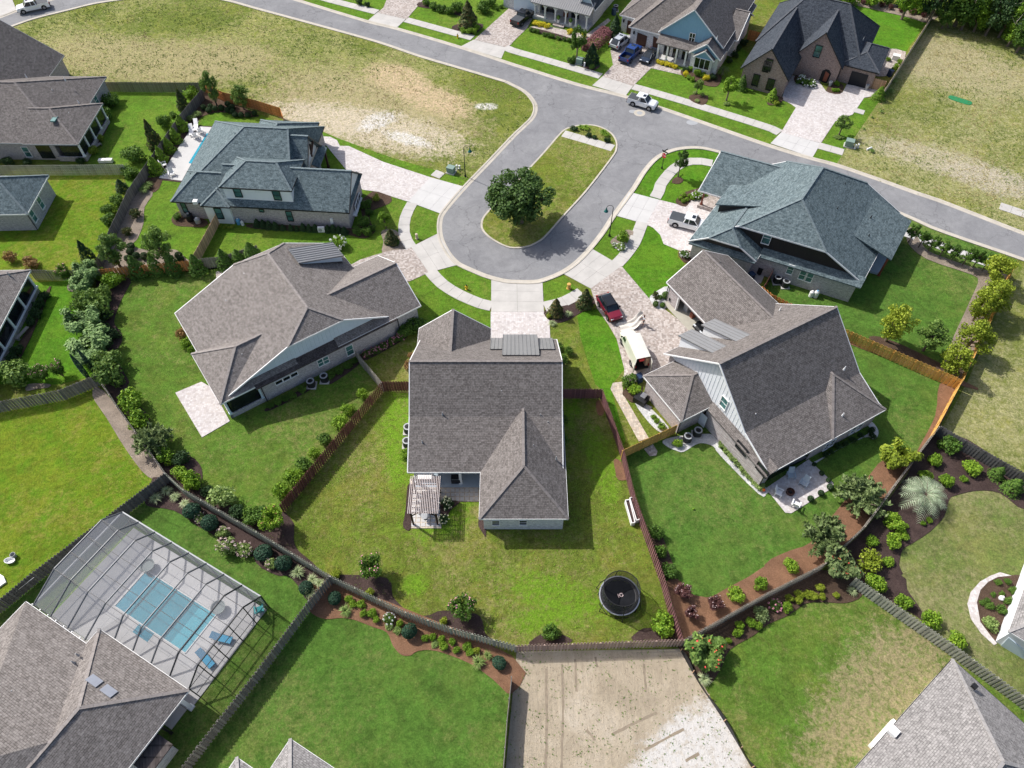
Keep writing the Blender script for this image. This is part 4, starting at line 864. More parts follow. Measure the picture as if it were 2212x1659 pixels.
h2.vents(t('10', 2112, 715, 1955, 945, 2095, 1410, 2150, 1560) + t('11', 118, 1420), [6.4, 5.2, 5.0, 4.2, 5.2], 'trim_white')
h2.pipe(22.0, -.05); h2.pipe(4.15, -.1)

# --- slate roofed pool house, upper left
h3 = House('slate_pool_house', 'slate roofed house with white dormer, brick walls and a rear lap pool', (-43.02, 79.62), -4.7, 0, 'slate', 'brick_rose', 'trim_black')
h3.block((-4.65, 12.6, .35, 19.5), 'u', 3.2, 8.7, ends=((9.0, 0), (2, 0)), rpos=10.6, caps=True, gb=(0, 0))
h3.block((-4.6, 5.5, .3, 7.1), 'u', 3.22, 5.9, ends=((3.5, 0), (0, 0)), gb=(0, 0), wall=False)
h3.block((-.2, 3.95, -.25, 7.1), 'v', 3.2, 4.6, ends=((2.0, 0), (0, 0)), gb=(0, 0), wm='siding_white', ov=.25)
h3.block((2.5, 20.75, 0, 8.6), 'u', 3.2, 6.75, gb=(0, 1), gable='siding_white', rpos=4.5)
h3.block((3, 13.6, 5.6, 14.3), 'u', 3.3, 8.1, gb=(0, 1), gable='siding_white', wall=True, ov=.7)
h3.block((2.3, 11.55, 9, 20.4), 'v', 3.2, 5.95, ends=((0, 0), (4.7, 0)), gb=(0, 0))
h3.block((3.1, 13.2, .5, 7.4), 'u', 6.0, 7.95, ends=((3.3, 0), (2.6, 0)), wm='siding_white', base=3.0, ov=.3)
h3.quad_roof([(13.0, 6.4, 5.3), (6.0, 5.6, 6.6), (5.6, 8.6, 7.0), (12.8, 8.4, 5.7)], name='roof')
h3.quad_roof([(20.75, .2, 3.3), (20.75, 8.4, 3.3), (19.95, 8.4, 3.75), (19.95, .2, 3.75)]); h3.quad_roof([(14.25, 9.4, 3.25), (14.25, 14.2, 3.25), (13.2, 14.2, 3.8), (13.2, 9.4, 3.8)])
for u_, v_ in ((13.9, 9.8), (13.9, 13.8), (11.2, 16.6), (11.2, 20.0)): h3.column(u_, v_, 0, 3.15, .16, 'wood_dark')
c3 = lambda x, y: (353.9 + .20667 * x, 235.9 + .20667 * y)
for q in (c3(770, 862), c3(1180, 895)): h3.win('v', .8, q, .95, 1.6, 'trim_black')
h3.win('v', -.01, c3(577, 1088), .9, 1.7, 'trim_black'); h3.win('v', .39, c3(1315, 1117), .75, 1.6, 'trim_black'); h3.win('v', .39, c3(1022, 1058), .55, .35, 'trim_black', mull=False)
h3.win('v', .72, c3(215, 1027), .6, 1.6, 'trim_black')
h3.panel('wall_vent', 'trim_white', 'v', .38, [c3(1735, 1140), c3(1762, 1140), c3(1775, 1198), c3(1745, 1200)])
h3.rbox('bay_window_base', 'trim_white', 20.3, 20.85, 2.2, 6.2, .7, .9); h3.win('u', 20.55, c3(2030, 1000), 2.9, 2.0, 'trim_white', 'glass_dark', out=1, cols=3, name='bay_window')
b = MB(); b.beam(h3.W(13.3, 11.9, 6.1), h3.W(13.3, 10.0, 5.0), .25, .3); b.beam(h3.W(13.3, 10.5, 6.4), h3.W(13.3, 10.1, 4.6), .2, .3); b.build('gable_bracket', 'wood_dark', h3.root)
h3.vents([c3(505, 462), c3(537, 537), c3(282, 683), c3(716, 632)], [5.0, 5.4, 4.6, 6.6], 'trim_black')
h3.rbox('attic_fan', 'trim_white', -1.2, -.6, -.1, .5, 3.25, 3.75)

# --- brown columned-porch house, upper left corner
h4 = House('columned_porch_house', 'brown roofed brick house with white porch columns in upper left', (-72.59, 93.52), -.6, 0, 'brown', 'brick_rose', 'trim_grey')
h4.block((-28, 5.3, .2, 18.5), 'u', 3.2, 7.6, ends=((0, 0), (9.0, 0)), gb=(0, 0), wall=False)
h4.rbox('wall', 'brick_rose', -20, 3.2, .6, 2.5, 0, 3.05); h4.rbox('wall', 'brick_rose', -20, 4.8, 11.5, 18.1, 0, 3.05); h4.rbox('wall', 'brick_rose', -20, 3.0, 2.2, 11.6, 0, 3.05)
h4.block((-1, 7.4, -.02, 10.8), 'u', 3.2, 5.75, ends=((0, 0), (5.2, 0)), gb=(0, 0), wall=False)
h4.block((-30, -4.2, 2.2, 25), 'v', 3.2, 11.0, rpos=-14, gable='siding_ice')
h4.rbox('porch_wall', 'brick_rose', 3.0, 7.2, .25, .5, 0, .8); h4.rbox('porch_wall', 'brick_rose', 7.0, 7.25, .3, 10.5, 0, .8); h4.rbox('porch_floor', 'dark_interior', 3, 7, .5, 10.4, 0, .1)
for v_ in (.4, 2.6, 5.0, 7.6, 10.3): h4.column(7.12, v_, .75, 3.15, .15)
h4.rbox('screen', 'glass_dark', 7.05, 7.09, .5, 10.3, .8, 3.1); h4.rbox('screen', 'glass_dark', 4.1, 6.9, .36, .4, .8, 3.1); h4.rbox('screen', 'glass_dark', .3, 2.4, .52, .58, .3, 2.9)
h4.win('v', .6, t('00', 232, 1310)[0], .9, 1.7)
h4.win('u', 4.83, t('00', 830, 865)[0], .9, 1.5, out=1)
h4.vents(t('00', 222, 655, 385, 795, 455, 785, 675, 880, 600, 985, 558, 683), [6.5, 5.6, 5.4, 4.0, 4.4, 6.0], 'trim_white')
h4.rbox('skylight', 'glass_teal', 3.0, 3.7, 3.0, 4.3, 4.95, 5.15)

# --- slate roofed brick house at the left edge
h5 = House('left_brick_house', 'brick house with slate hip roof cut by the left edge', (-70.21, 77.56), 1.9, 0, 'slate', 'brick_grey', 'trim_white')
h5.block((-16, 3.7, 0, 8.5), 'u', 3.2, 6.2, ends=((0, 0), (4.3, 0)))
for q in (t('10', 347, 92)[0], t('10', 284, 205)[0]): h5.win('u', 3.33, q, .9, 1.75, out=1)
h5.pipe(3.35, .35)

# --- screened porch house at the left edge
h6 = House('screened_porch_house', 'tan hip roof house with dark screened porch at the left edge', (-61.51, 56.93), 91.5, 0, 'tan', 'brick_rose', 'trim_white')
h6.block((-8, 10.0, 0, 14), 'u', 3.2, 6.5, ends=((0, 0), (5.5, 0)), gb=(0, 0), wall=False)
h6.rbox('wall', 'brick_rose', -8, 9.4, 4.5, 13, 0, 3.0); h6.rbox('porch_wall', 'brick_rose', -8, 9.4, .25, .5, 0, .7); h6.rbox('porch_wall', 'brick_rose', 9.15, 9.4, .5, 4.5, 0, .7)
h6.rbox('porch_ledge', 'trim_white', -8, 9.45, .12, .5, .7, .8)
for u_ in (-4.5, -1.2, 2.2, 5.6, 9.2): h6.column(u_, .35, .75, 3.1, .16)
h6.rbox('screen', 'glass_dark', -8, 9.2, .36, .4, .8, 3.05); h6.rbox('porch_floor', 'dark_interior', -8, 9.1, .5, 4.5, 0, .1)
h6.vents(t('10', 72, 705), [4.3])

# --- pool house lower left with screen cage
h7 = House('caged_pool_house', 'tan shingle house joined to a screened pool cage at lower left', (-37.42, 21.13), -28.9, 0, 'tan', 'brick_white', 'trim_white')
h7.block((.02, 10.95, -15, .0), 'v', 3.2, 6.1, ends=((0, 0), (5.4, 0)), ov=.45, gb=(0, 0), wall=False)
h7.block((-7.9, 10.95, -22, -1.5), 'u', 3.2, 7.6, ends=((9.6, 0), (8.3, 0)), gb=(0, 0), ov=.45, wall=False, caps=False)
h7.rbox('wall', 'brick_white', -7.3, 10.4, -17.5, -4.5, 0, 3.05); h7.rbox('wall', 'siding_white', .4, 8.2, -4.6, -3.2, 0, 3.05)
h7.rbox('porch_roof', 'trim_grey', 9, 10.75, -5.5, -3.9, 2.6, 3.0)
b = MB(); b.prism([h7.W(10.5, -6.6), h7.W(12.4, -6.6), h7.W(12.4, -3.9), h7.W(10.5, -3.9)], 2.2, 2.35); b.build('side_roof', 'shingle_dark', h7.root)
h7.rbox('wall', 'brick_white', 10.4, 12.1, -6.4, -4.1, 0, 2.2)
h7.column(10.6, -1.0, 0, 3.05, .2); h7.column(10.6, -3.4, 0, 3.05, .1, 'trim_black')
h7.vents(t('30', 665, 680, 628, 745, 115, 1000, 122, 1075), [4.2, 4.2, 5.4, 5.4])
for k_, (uu, vv) in enumerate(((4.3, -3.35), (6.0, -3.35))):
    b = MB(); q = h7.W(uu, vv, 3.2 + .537 * -vv + .06); b.box(q, (1.25, .75, .14), h7.ang, R(-28)); b.build('skylight', 'steel', h7.root)
b = MB()
for i in range(8): b.box(h7.W(-7.3 + i * 1.05, -1.4, 3.0), (.1, .1, .1), h7.ang)
b.build('gutter_bracket', 'trim_white', h7.root)['kind'] = 'stuff'

# --- corner roofs along the bottom and right edges
h8 = House('bottom_corner_house', 'grey shingle roof corner poking up from the bottom edge', (-18.44, 12.02), -28.8, 0, 'grey', 'brick_white', 'trim_white')
h8.block((0, 9, -12, 0), 'v', 3.2, 6.0, ends=((0, 0), (4.5, 0))); h8.block((-3.0, 8, -14, -3.2), 'v', 3.1, 5.6, ends=((0, 0), (4.4, 0)), gb=(0, 0))
h9 = House('lower_right_house', 'pale grey shingle hip roof filling the lower right corner', (38.93, 18.47), -141.9, 0, 'grey', 'brick_white', 'trim_black')
h9.block((0, 18, 0, 12.5), 'u', 3.2, 7.0, ends=((6.3, 0), (0, 0)), gb=(0, 0), fas='trim_black')
c_ = P(*t('33', 1080, 1345)[0], 3.6); b = MB(); b.box((c_.x, c_.y, 3.65), (.7, .7, .5), R(38)); b.build('vent_box', 'trim_white', h9.root)
c_ = P(*t('33', 1780, 955)[0], 4.6); b = MB(); b.box((c_.x, c_.y, 4.65), (.4, .4, .3), R(38)); b.build('roof_vent', 'trim_black', h9.root)
c_ = P(*t('33', 1860, 1625)[0], 6.2); b = MB(); b.box((c_.x, c_.y, 6.2), (.9, .7, .15), R(38), R(-25)); b.build('skylight', 'steel', h9.root)
b = MB(); a_, c_ = P(*t('33', 1080, 1265)[0], .0), P(*t('33', 880, 1490)[0], .0); b.beam(a_ + Vector((0, 0, .3)), c_ + Vector((0, 0, .3)), .5, .6); tag(b.build('white_wall_cap', 'trim_white'), 'long white box edge against the lower right house', 'wall')
h10 = House('right_edge_house', 'white walled house corner with grey roof cut by right edge', (44.88, 20.86), -37.7, 0, 'grey', 'siding_white', 'trim_white')
h10.block((0, 14, 0, 11), 'u', 3.2, 6.0, ends=((4, 0), (0, 0)))
h10.panel('garage_door', 'siding_ice', 'v', .37, t('33', 2010, 600, 2210, 740, 2210, 640, 2080, 530))

# --- brown house on the right with the white board gable
h11 = House('white_gable_house', 'brown roofed house with tall white board gable and open garage', (27.32, 37.39), 29.1, 0, 'brown', 'brick_rose', 'trim_white')
h11.block((-.75, 15.7, 0, 18.4), 'u', 3.2, 10.0, rpos=10.6, brk=(4.5, 4.95), ov=.55, gable='siding_white', wz=3.3)
h11.block((8.1, 16.0, -.02, 9.2), 'v', 3.2, 5.95, ends=((5.4, 0), (0, 0)), gb=(0, 0), wall=False)
h11.block((-4.75, 1.5, 9.7, 16.9), 'u', 3.2, 5.0, ends=((3.9, 0), (0, 0)), gb=(0, 0))
h11.block((6.5, 16.4, 11.5, 27.7), 'v', 3.2, 6.4, gb=(0, 1), wall=False)
h11.quad_roof([(-1.15, -.1, 3.1), (-1.15, 9.9, 3.1), (.25, 9.9, 3.75), (.25, -.1, 3.75)])
h11.rbox('wall', 'brick_rose', -.95, 0, .3, 9.8, 0, 3.1); h11.rbox('wall', 'brick_rose', 6.0, 15.55, .35, 1.0, 0, 3.1); h11.rbox('wall', 'brick_rose', 15.3, 15.6, .35, 3, 0, 3.1)
# garage with open door on the u=6.5 side
h11.rbox('wall', 'brick_rose', 6.85, 7.05, 25.4, 27.3, 0, 3.1); h11.rbox('wall', 'brick_rose', 6.85, 7.05, 19.2, 20.0, 0, 3.1); h11.rbox('wall', 'brick_rose', 6.86, 7.04, 20.0, 25.4, 2.35, 3.1)
h11.rbox('wall', 'brick_rose', 7.05, 16.0, 27.1, 27.3, 0, 3.1); h11.rbox('wall', 'brick_rose', 15.8, 16.0, 18.0, 27.1, 0, 3.1); h11.rbox('garage_floor', 'garage_floor', 6.2, 15.8, 20.0, 27.1, 0, .09)
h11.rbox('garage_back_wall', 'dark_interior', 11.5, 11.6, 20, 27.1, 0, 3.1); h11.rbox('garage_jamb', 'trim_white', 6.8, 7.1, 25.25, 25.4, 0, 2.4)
h11.quad_roof([(1.25, 18.75, 5.0), (3.2, 18.75, 5.0), (3.2, 13.4, 7.55), (1.25, 13.4, 7.55)], 'metal_roof', seam=.4); h11.quad_roof([(4.6, 18.75, 5.0), (6.55, 18.75, 5.0), (6.55, 13.4, 7.55), (4.6, 13.4, 7.55)], 'metal_roof', seam=.4)
for u0_, u1_ in ((1.45, 3.0), (4.8, 6.35)):
    b = MB()
    for u_ in (u0_, u1_): b.face([h11.W(u_, 18.4, 3.2), h11.W(u_, 18.4, 4.98), h11.W(u_, 13.6, 7.3), h11.W(u_, 13.6, 7.0)])
    b.face([h11.W(u0_, 18.4, 3.0), h11.W(u1_, 18.4, 3.0), h11.W(u1_, 18.4, 4.98), h11.W(u0_, 18.4, 4.98)]); b.build('dormer_wall', 'siding_white', h11.root)
h11.quad_roof([(14.2, 27.2, 4.5), (14.2, 25.0, 4.5), (12.4, 25.4, 5.9), (12.4, 26.8, 5.9)], 'shingle_tan')
c2 = lambda x, y: (1386.2 + .33784 * x, 560.4 + .33784 * y)
h11.win('u', -.2, c2(527, 917), .9, 1.6, out=-1)
for q in (c2(640, 1205), c2(772, 1345)): h11.win('u', -.95, q, 1.5, 1.05, 'trim_black', 'glass_dark', out=-1, mull=False)
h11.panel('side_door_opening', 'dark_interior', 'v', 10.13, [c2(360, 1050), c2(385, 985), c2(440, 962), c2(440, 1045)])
b = MB(); A_ = h11.W(-1.35, 10.1); B_ = A_ + Vector((.55, -.75, 0)); b.beam(A_ + Vector((0, 0, 1.1)), B_ + Vector((0, 0, 1.1)), .06, 2.05); b.build('open_door', 'siding_white', h11.root)
for q in (c2(1180, 1195), c2(1215, 1172), c2(1350, 1090), c2(1390, 1070)): h11.win('v', .35, q, .62, 1.25, glass='glass_dark')
h11.rbox('patio_screen', 'glass_dark', .4, 6.2, .38, .44, .2, 3.0); h11.rbox('patio_back', 'dark_interior', .2, 6.2, 3.4, 3.5, 0, 3.1)
h11.vents([c2(762, 690), c2(725, 995), c2(1298, 695), c2(1287, 992), c2(805, 1180), c2(887, 315)], [8.2, 5.6, 6.2, 4.2, 3.9, 6.0], 'trim_white')
for p_ in (c2(180, 255), c2(398, 445)):
    q = on_plane(*p_, *h11.plane('u', 6.85)); b = MB(); b.box(q, (.2, .2, .4), h11.ang); b.build('wall_lamp', 'trim_black', h11.root)
h11.pipe(-4.5, 9.95); h11.pipe(-.95, .25); h11.pipe(6.75, 27.4)

# --- slate corner house on the right
h12 = House('slate_corner_house', 'slate roofed corner house with black gable bands and grey brick', (24.25, 73.31), -25.6, -8.5, 'slate', 'brick_grey', 'trim_white')
h12.block((-.1, 21.75, .75, 17.0), 'v', 3.2, 9.45, ends=((4.6, 6.3), (4.0, 6.3)), rpos=10.45, ov=.5, gable='siding_black')
h12.block((-.12, 8.95, -1.3, 7), 'v', 3.25, 6.02, ends=((1.7, 4.75), (0, 0)), ov=.5, gable='siding_black', gb=(1, 0))
h12.quad_roof([(8.8, -.1, 3.1), (21.85, -.1, 3.1), (21.85, 1.35, 3.75), (8.8, 1.35, 3.75)]); h12.quad_roof([(.05, -1.55, 3.08), (8.9, -1.55, 3.08), (8.9, -.75, 3.6), (.05, -.75, 3.6)])
h12.rbox('wall', 'brick_grey', 8.4, 21.3, .2, 1.2, 0, 3.1)
h12.block((-3.6, 8, 9.5, 17.6), 'u', 3.2, 6.2, rpos=15.4, gb=(1, 0), gable='siding_black', wall=False)
h12.quad_roof([(23.55, 6.7, 3.25), (23.55, 15.8, 3.25), (18.0, 15.8, 5.3), (18.0, 6.7, 5.3)])
h12.quad_roof([(.35, 5.0, 5.22), (.35, 10, 5.22), (6.4, 10, 7.02), (6.4, 5.0, 7.02)]); b = MB()
b.face([h12.W(.85, 5.3, 3.75), h12.W(.85, 5.3, 5.2), h12.W(6.1, 5.3, 6.75), h12.W(6.1, 5.3, 6.5)]); b.face([h12.W(.85, 5.3, 3.7), h12.W(.85, 10, 3.7), h12.W(.85, 10, 5.2), h12.W(.85, 5.3, 5.2)]); b.build('dormer_wall', 'siding_black', h12.root)
c4 = lambda x, y: (1474.7 + .23333 * x, 317.05 + .23333 * y)
h12.win('v', 1.2, c4(780, 842), .95, 1.9)
for q in (c4(997, 1135), c4(1110, 1185), c4(1175, 1208)): h12.win('v', .2, q, .7, 1.5)
h12.panel('meter_box', 'trim_grey', 'v', -.8, [c4(205, 1030), c4(245, 1045), c4(250, 995), c4(215, 982)], d=.2); h12.panel('meter_box', 'trim_grey', 'v', -.8, [c4(245, 1055), c4(285, 1070), c4(297, 1015), c4(258, 1005)], d=.2)
h12.panel('wall_vent', 'trim_white', 'v', -.8, [c4(487, 1145), c4(515, 1158), c4(530, 1105), c4(503, 1092)])
for v_ in (10.2, 13.0, 18.0): h12.column(-2.9, v_, .5, 3.15, .14, 'wood_red')
h12.rbox('porch_floor', 'paver_tan', -3.3, .5, 9.8, 20.5, 0, .5); h12.rbox('rear_porch_floor', 'porch_floor', 21.4, 23.2, 7.0, 15.4, 0, .3)
for v_ in (7.0, 11, 15.3): h12.column(23.1, v_, 0, 3.15, .14, 'wood_red')
h12.vents([c4(1500, 350), c4(1435, 570), c4(1745, 650), c4(1725, 822), c4(1468, 1000)], [7.5, 7.2, 5.2, 4.8, 5.0], 'trim_black')

# --- dark brick house, upper right
h13 = House('dark_roofed_brick_house', 'steep charcoal roofed red brick house with arched entry', (57.35, 114.83), -27.9, 0, 'charcoal', 'brick_red', 'trim_black')
h13.block((-17, 1.2, 0.5, 15.9), 'u', 3.2, 9.2, ends=((5.5, 0), (5.8, 0)), rpos=8.0)
h13.block((-10.0, -1.5, -1.5, 8), 'v', 3.2, 8.3, gb=(1, 0), rpos=-6.0)
h13.block((-16.7, -8.5, -9.3, 8), 'v', 3.2, 7.6, gb=(1, 0))
h13.block((-2.2, 4.2, -.05, 9), 'v', 3.2, 4.7, ends=((3, 0), (3, 0)), gb=(0, 0))
h13.win('v', -1.12, t('03', 430, 443)[0], 1.0, 1.9, 'trim_black'); h13.win('v', -8.93, t('03', 5, 560)[0], 1.0, 1.9, 'trim_black', 'glass_dark'); h13.win('v', -8.93, t('03', 20, 730)[0], 1.1, 1.9, 'trim_black', 'glass_dark')
h13.win('v', -8.93, t('02', 2105, 690)[0], 1.0, 1.9, 'trim_black', 'glass_dark'); h13.win('v', -8.93, t('02', 2195, 575)[0], .9, 1.7, 'trim_black', 'glass_dark')
h13.panel('garage_door', 'door_black', 'v', .33, t('03', 685, 730, 830, 770, 868, 650, 725, 612)); h13.panel('entry_arch', 'dark_interior', 'v', -1.12, t('03', 440, 690, 505, 730, 545, 640, 530, 605, 500, 598, 470, 610, 455, 650))
h13.panel('front_door', 'wood_red', 'v', -1.19, t('03', 470, 695, 500, 705, 530, 640, 500, 615)); h13.win('v', .85, t('03', 370, 625)[0], 1.9, 1.6, 'trim_black', 'glass_dark', cols=2)
h13.quad_roof([(-9.3, -.4, 2.75), (-5.6, -.4, 2.75), (-5.6, .6, 3.3), (-9.3, .6, 3.3)], 'metal_roof')
h13.vents(t('03', 825, 335), [5.2], 'trim_grey')

# --- blue board house across the street
h14 = House('blue_gable_house', 'brown roofed house with blue board gable and brown garage doors', (21.13, 128.19), -27.3, 0, 'brown', 'brick_white', 'trim_white')
h14.block((-.1, 18, -.1, 18), 'v', 3.2, 9.4, ends=((5.2, 0), (0, 0)), rpos=6.5, gb=(0, 0), wall=False)
h14.block((-3.3, 6, 3.05, 16), 'u', 3.2, 6.5, ends=((4.5, 0), (0, 0)), gb=(0, 0)); h14.block((-.3, 7, .0, 10), 'u', 3.15, 6.2, ends=((3.6, 0), (0, 0)), gb=(0, 0))
h14.block((5.6, 17.4, -1.2, 18), 'v', 4.1, 9.2, gb=(1, 0), rpos=11.2, gable='siding_blue', ov=.3, wz=3.3)
h14.block((12.2, 17.8, -3.6, 4), 'v', 3.2, 5.4, gb=(1, 0), gable='siding_blue'); h14.block((13.2, 16.9, -4.1, 2), 'v', 3.0, 4.4, gb=(1, 0), gable='siding_blue', ov=.3)
h14.block((16, 18.6, 4, 14), 'u', 3.2, 6.0, gable='siding_blue', gb=(0, 1))
h14.quad_roof([(6.0, -2.9, 3.15), (13.0, -2.9, 3.15), (13.0, -.8, 3.9), (6.0, -.8, 3.9)])
for u_ in (6.5, 8.2, 9.9, 11.6): h14.column(u_, -2.6, .3, 3.1, .16)
h14.rbox('porch_floor', 'concrete_white', 6.2, 12.4, -2.7, -.8, 0, .3)
for pts in ((1070, 375, 1150, 408, 1168, 312, 1085, 280), (1210, 432, 1262, 445, 1275, 345, 1222, 312)): h14.panel('garage_door', 'door_brown', 'v', .38, t('02', *pts))
h14.panel('garage_door', 'door_brown', 'v', 3.42, t('02', 985, 290, 1030, 300, 1045, 190, 1000, 175))
h14.win('v', -.93, t('02', 1555, 325)[0], .9, 1.5, glass='glass_dark', cols=2); h14.win('v', -3.82, t('02', 1640, 550)[0], 2.6, 1.7, glass='glass_dark', cols=3, mull=False)
for q in t('02', 1335, 440, 1410, 465, 1490, 490): h14.win('v', -.93, q, .9, 1.7, 'trim_black', 'glass_dark')
h14.vents(t('02', 1770, 325), [6.0], 'trim_white')
for p_ in (t('02', 1053, 282)[0], t('02', 965, 180)[0]):
    q = on_plane(*p_, *h14.plane('v', .3 if p_[1] > 60 else 3.3)); b = MB(); b.box(q, (.25, .2, .5), h14.ang); b.build('wall_lamp', 'trim_black', h14.root)

# --- porch house, top centre
h15 = House('porch_arch_house', 'white brick house with arched white porch posts and metal porch roof', (3.56, 137.52), -26.3, 0, 'charcoal', 'brick_grey', 'trim_white')
h15.block((-6, 12.0, 2.2, 20), 'v', 3.3, 8.5, ends=((4, 0), (0, 0)), gb=(0, 0)); h15.block((-7, 1.5, 1.2, 14), 'u', 3.2, 5.8, gb=(0, 0), wm='brick_white')
h15.quad_roof([(-.1, -.1, 3.15), (11.9, -.1, 3.15), (11.9, 2.6, 4.3), (-.1, 2.6, 4.3)], 'metal_roof', seam=.42)
h15.block((8.6, 12.1, 1.8, 8), 'v', 3.25, 6.2, gb=(1, 0), gable='siding_ice')
h15.rbox('porch_floor', 'concrete_white', .4, 11.6, .1, 2.6, 0, .5)
for i in range(6):
    h15.column(.7 + i * 2.1, .35, .5, 3.1, .14)
    for s_ in (-1, 1):
        b = MB(); c = .7 + i * 2.1
        b.beam(h15.W(c, .35, 2.3), h15.W(c + s_ * .6, .35, 3.0), .1, .16); b.build('arch_brace', 'trim_white', h15.root)
h15.rbox('porch_beam', 'trim_white', .5, 11.5, .25, .5, 2.95, 3.12)
h15.rbox('front_steps', 'paver_tan', 4.9, 7.1, -.9, .1, 0, .3)
for u_ in (1.6, 3.0, 8.0, 10.4):
    b = MB(); c = h15.W(u_, 2.55, 1.7); b.box(c, (.9, .12, 2.0), h15.ang); o_ = b.build('window', 'glass_dark', h15.root)
    b = MB()
    for s_ in (-.62, .62): b.box(h15.W(u_ + s_, 2.52, 1.7), (.3, .1, 2.1), h15.ang)
    b.build('shutter', 'trim_black', o_)
b = MB(); b.box(h15.W(6.1, 2.55, 1.5), (1.0, .12, 2.1), h15.ang); b.build('front_door', 'wood_red', h15.root)
b = MB(); b.box(h15.W(-2.0, 1.52, 1.35), (4.6, .1, 2.5), h15.ang); b.build('garage_door', 'siding_ice', h15.root)
h15.win('u', 11.55, t('02', 705, 168)[0], .6, 1.4, out=1, glass='glass_dark')

# ------------------------------------------------------------------ fences
PANELS = {}
def panel_mesh(L, style, h, mat):
    key = (round(L, 2), style, round(h, 2), mat)
    if key in PANELS: return PANELS[key]
    b = MB(); rnd = random.Random(int(L * 100))
    for z in (.25, .5, .78): b.box((L / 2, 0, h * z), (L - .02, .045, .09))
    if style == 'shadow':
        n = int(L / .15); s = L / n
        for i in range(n):
            y = .06 if i % 2 else -.06; hh = h - rnd.uniform(0, .025)
            b.box(((i + .5) * s, y, .04 + hh / 2), (.168, .022, hh), rnd.uniform(-.02, .02))
    elif style == 'solid':
        n = int(L / .15); s = L / n
        for i in range(n): hh = h - rnd.uniform(0, .03); b.box(((i + .5) * s, .03 + rnd.uniform(-.004, .004), .03 + hh / 2), (s - .006, .022, hh))
    elif style == 'wide':
        n = int(L / .24); s = L / n
        for i in range(n): y = .05 if i % 2 else -.05; b.box(((i + .5) * s, y, .04 + h / 2), (s * .92 if i % 2 else s * .8, .022, h - rnd.uniform(0, .02)))
    me = b.build('panel', mat).data; o = [x for x in bpy.data.objects if x.data == me][0]; bpy.data.objects.remove(o)
    PANELS[key] = me; return me
def fence(label, pts, mat, style='shadow', h=1.83, top=True, name='fence'):
    w_ = [P(x, y, h if top else 0) for x, y in pts]; w_ = [Vector((v.x, v.y, 0)) for v in w_]
    root = thing(name, label, 'fence', w_[0])
    key = ('post', mat)
    if key not in PANELS:
        b = MB(); b.box((0, 0, .94), (.1, .1, 1.88)); o = b.build('post', mat); PANELS[key] = o.data; bpy.data.objects.remove(o)
    def put(nm, me, loc, rz):
        o = bpy.data.objects.new(nm, me); COL.objects.link(o); o.parent = root; o.location = loc - w_[0]; o.rotation_euler = (0, 0, rz); return o
    for a, c in zip(w_, w_[1:]):
        L = (c - a).length; n = max(1, round(L / 2.4)); d = (c - a) / n; rz = math.atan2(d.y, d.x)
        me = panel_mesh(d.length, style, h, mat)
        for i in range(n):
            put('panel', me, a + d * i, rz + random.uniform(-.006, .006)); put('post', PANELS[key], a + d * i + Vector((0, 0, h - 1.88)), rz)
    put('post', PANELS[key], w_[-1] + Vector((0, 0, h - 1.88)), 0)
fence('dark brown board fence left of the centre house', t('11', 1330, 1636, 1085, 1638) + t('21', 205, 1040), 'fence_brown')
fence('short weathered fence from the tan house to the brown fence', t('11', 852, 1368, 1082, 1642), 'fence_grey')
fence('weathered fence behind the tan house bed, left boundary', t('20', 880, 0, 1000, 180, 1420, 765), 'fence_grey')
fence('long weathered slatted fence along the bottom of the centre yards', t('20', 1424, 768, 1580, 908, 2210, 1272) + t('21', 640, 1655) + t('31', 1290, 312, 1680, 448) + t('32', 36, 604), 'fence_lichen')
fence('grey slatted fence at the left edge above the yellow green lawn', t('10', 822, 1582) + t('20', 500, 55, 0, 150, -300, 210), 'fence_old')
fence('dark weathered fence between the left lawn and the pool cage', t('20', 1415, 770, 240, 1655) + t('30', 0, 200, -200, 350), 'fence_slate')
fence('silvery fence between the pool cage and bottom lawn', t('31', 632, 4, 455, 215, 160, 610) + t('30', 2210, 830, 1700, 1480, 1500, 1740), 'fence_old')
fence('rosy slatted fence along the top of the sand lot', t('32', 38, 603, 1488, 552), 'fence_rose', 'shadow')
fence('plum painted fence right of the centre house', t('22', 425, 42, 780, 42, 960, 555, 1060, 960, 1310, 1655) + t('32', 1380, 250, 1475, 545), 'fence_plum')
fence('golden board fence with gate beside the brick side wall', t('22', 957, 572, 1425, 352), 'fence_gold', 'solid')
fence('long grey fence running up from the sand lot corner', t('32', 1490, 552, 2210, 148) + t('33', 400, -55) + t('23', 500, 1542, 840, 1225, 1180, 760, 1480, 365), 'fence_grey')
fence('golden slatted fence behind the slate corner house', t('13', 560, 1135, 1682, 1622), 'fence_gold', 'wide')
fence('golden fence along the dry lot, lower run', t('13', 1684, 1622) + t('23', 1660, 0, 1432, 428), 'fence_gold', 'solid')
fence('golden fence behind the yellow green trees', t('13', 2130, 640, 1950, 1060, 1690, 1612), 'fence_gold', 'solid')
fence('dark weathered fence above the palm bed', t('23', 1498, 362, 1700, 480, 2210, 762, 2500, 930), 'fence_slate')
fence('pale grey slatted fence beside the lower right roof', t('33', 765, 20, 1580, 580, 2210, 1040, 2500, 1260), 'fence_lichen')
fence('dark fence along the vacant lot behind the columned porch', t('00', 860, 708, 1740, 714), 'fence_slate')
fence('dark weathered fence running down past the white lap pool terrace', t('00', 1740, 768, 1550, 990, 1100, 1640) + t('10', 940, 322, 820, 600, 855, 668), 'fence_slate', 'solid')
fence('grey green slatted fence below the columned porch house', t('00', -100, 1432, 1058, 1422), 'fence_lichen')
fence('grey slatted fence beside the screened porch roof', t('10', 250, 672, 545, 680, 850, 670), 'fence_old')
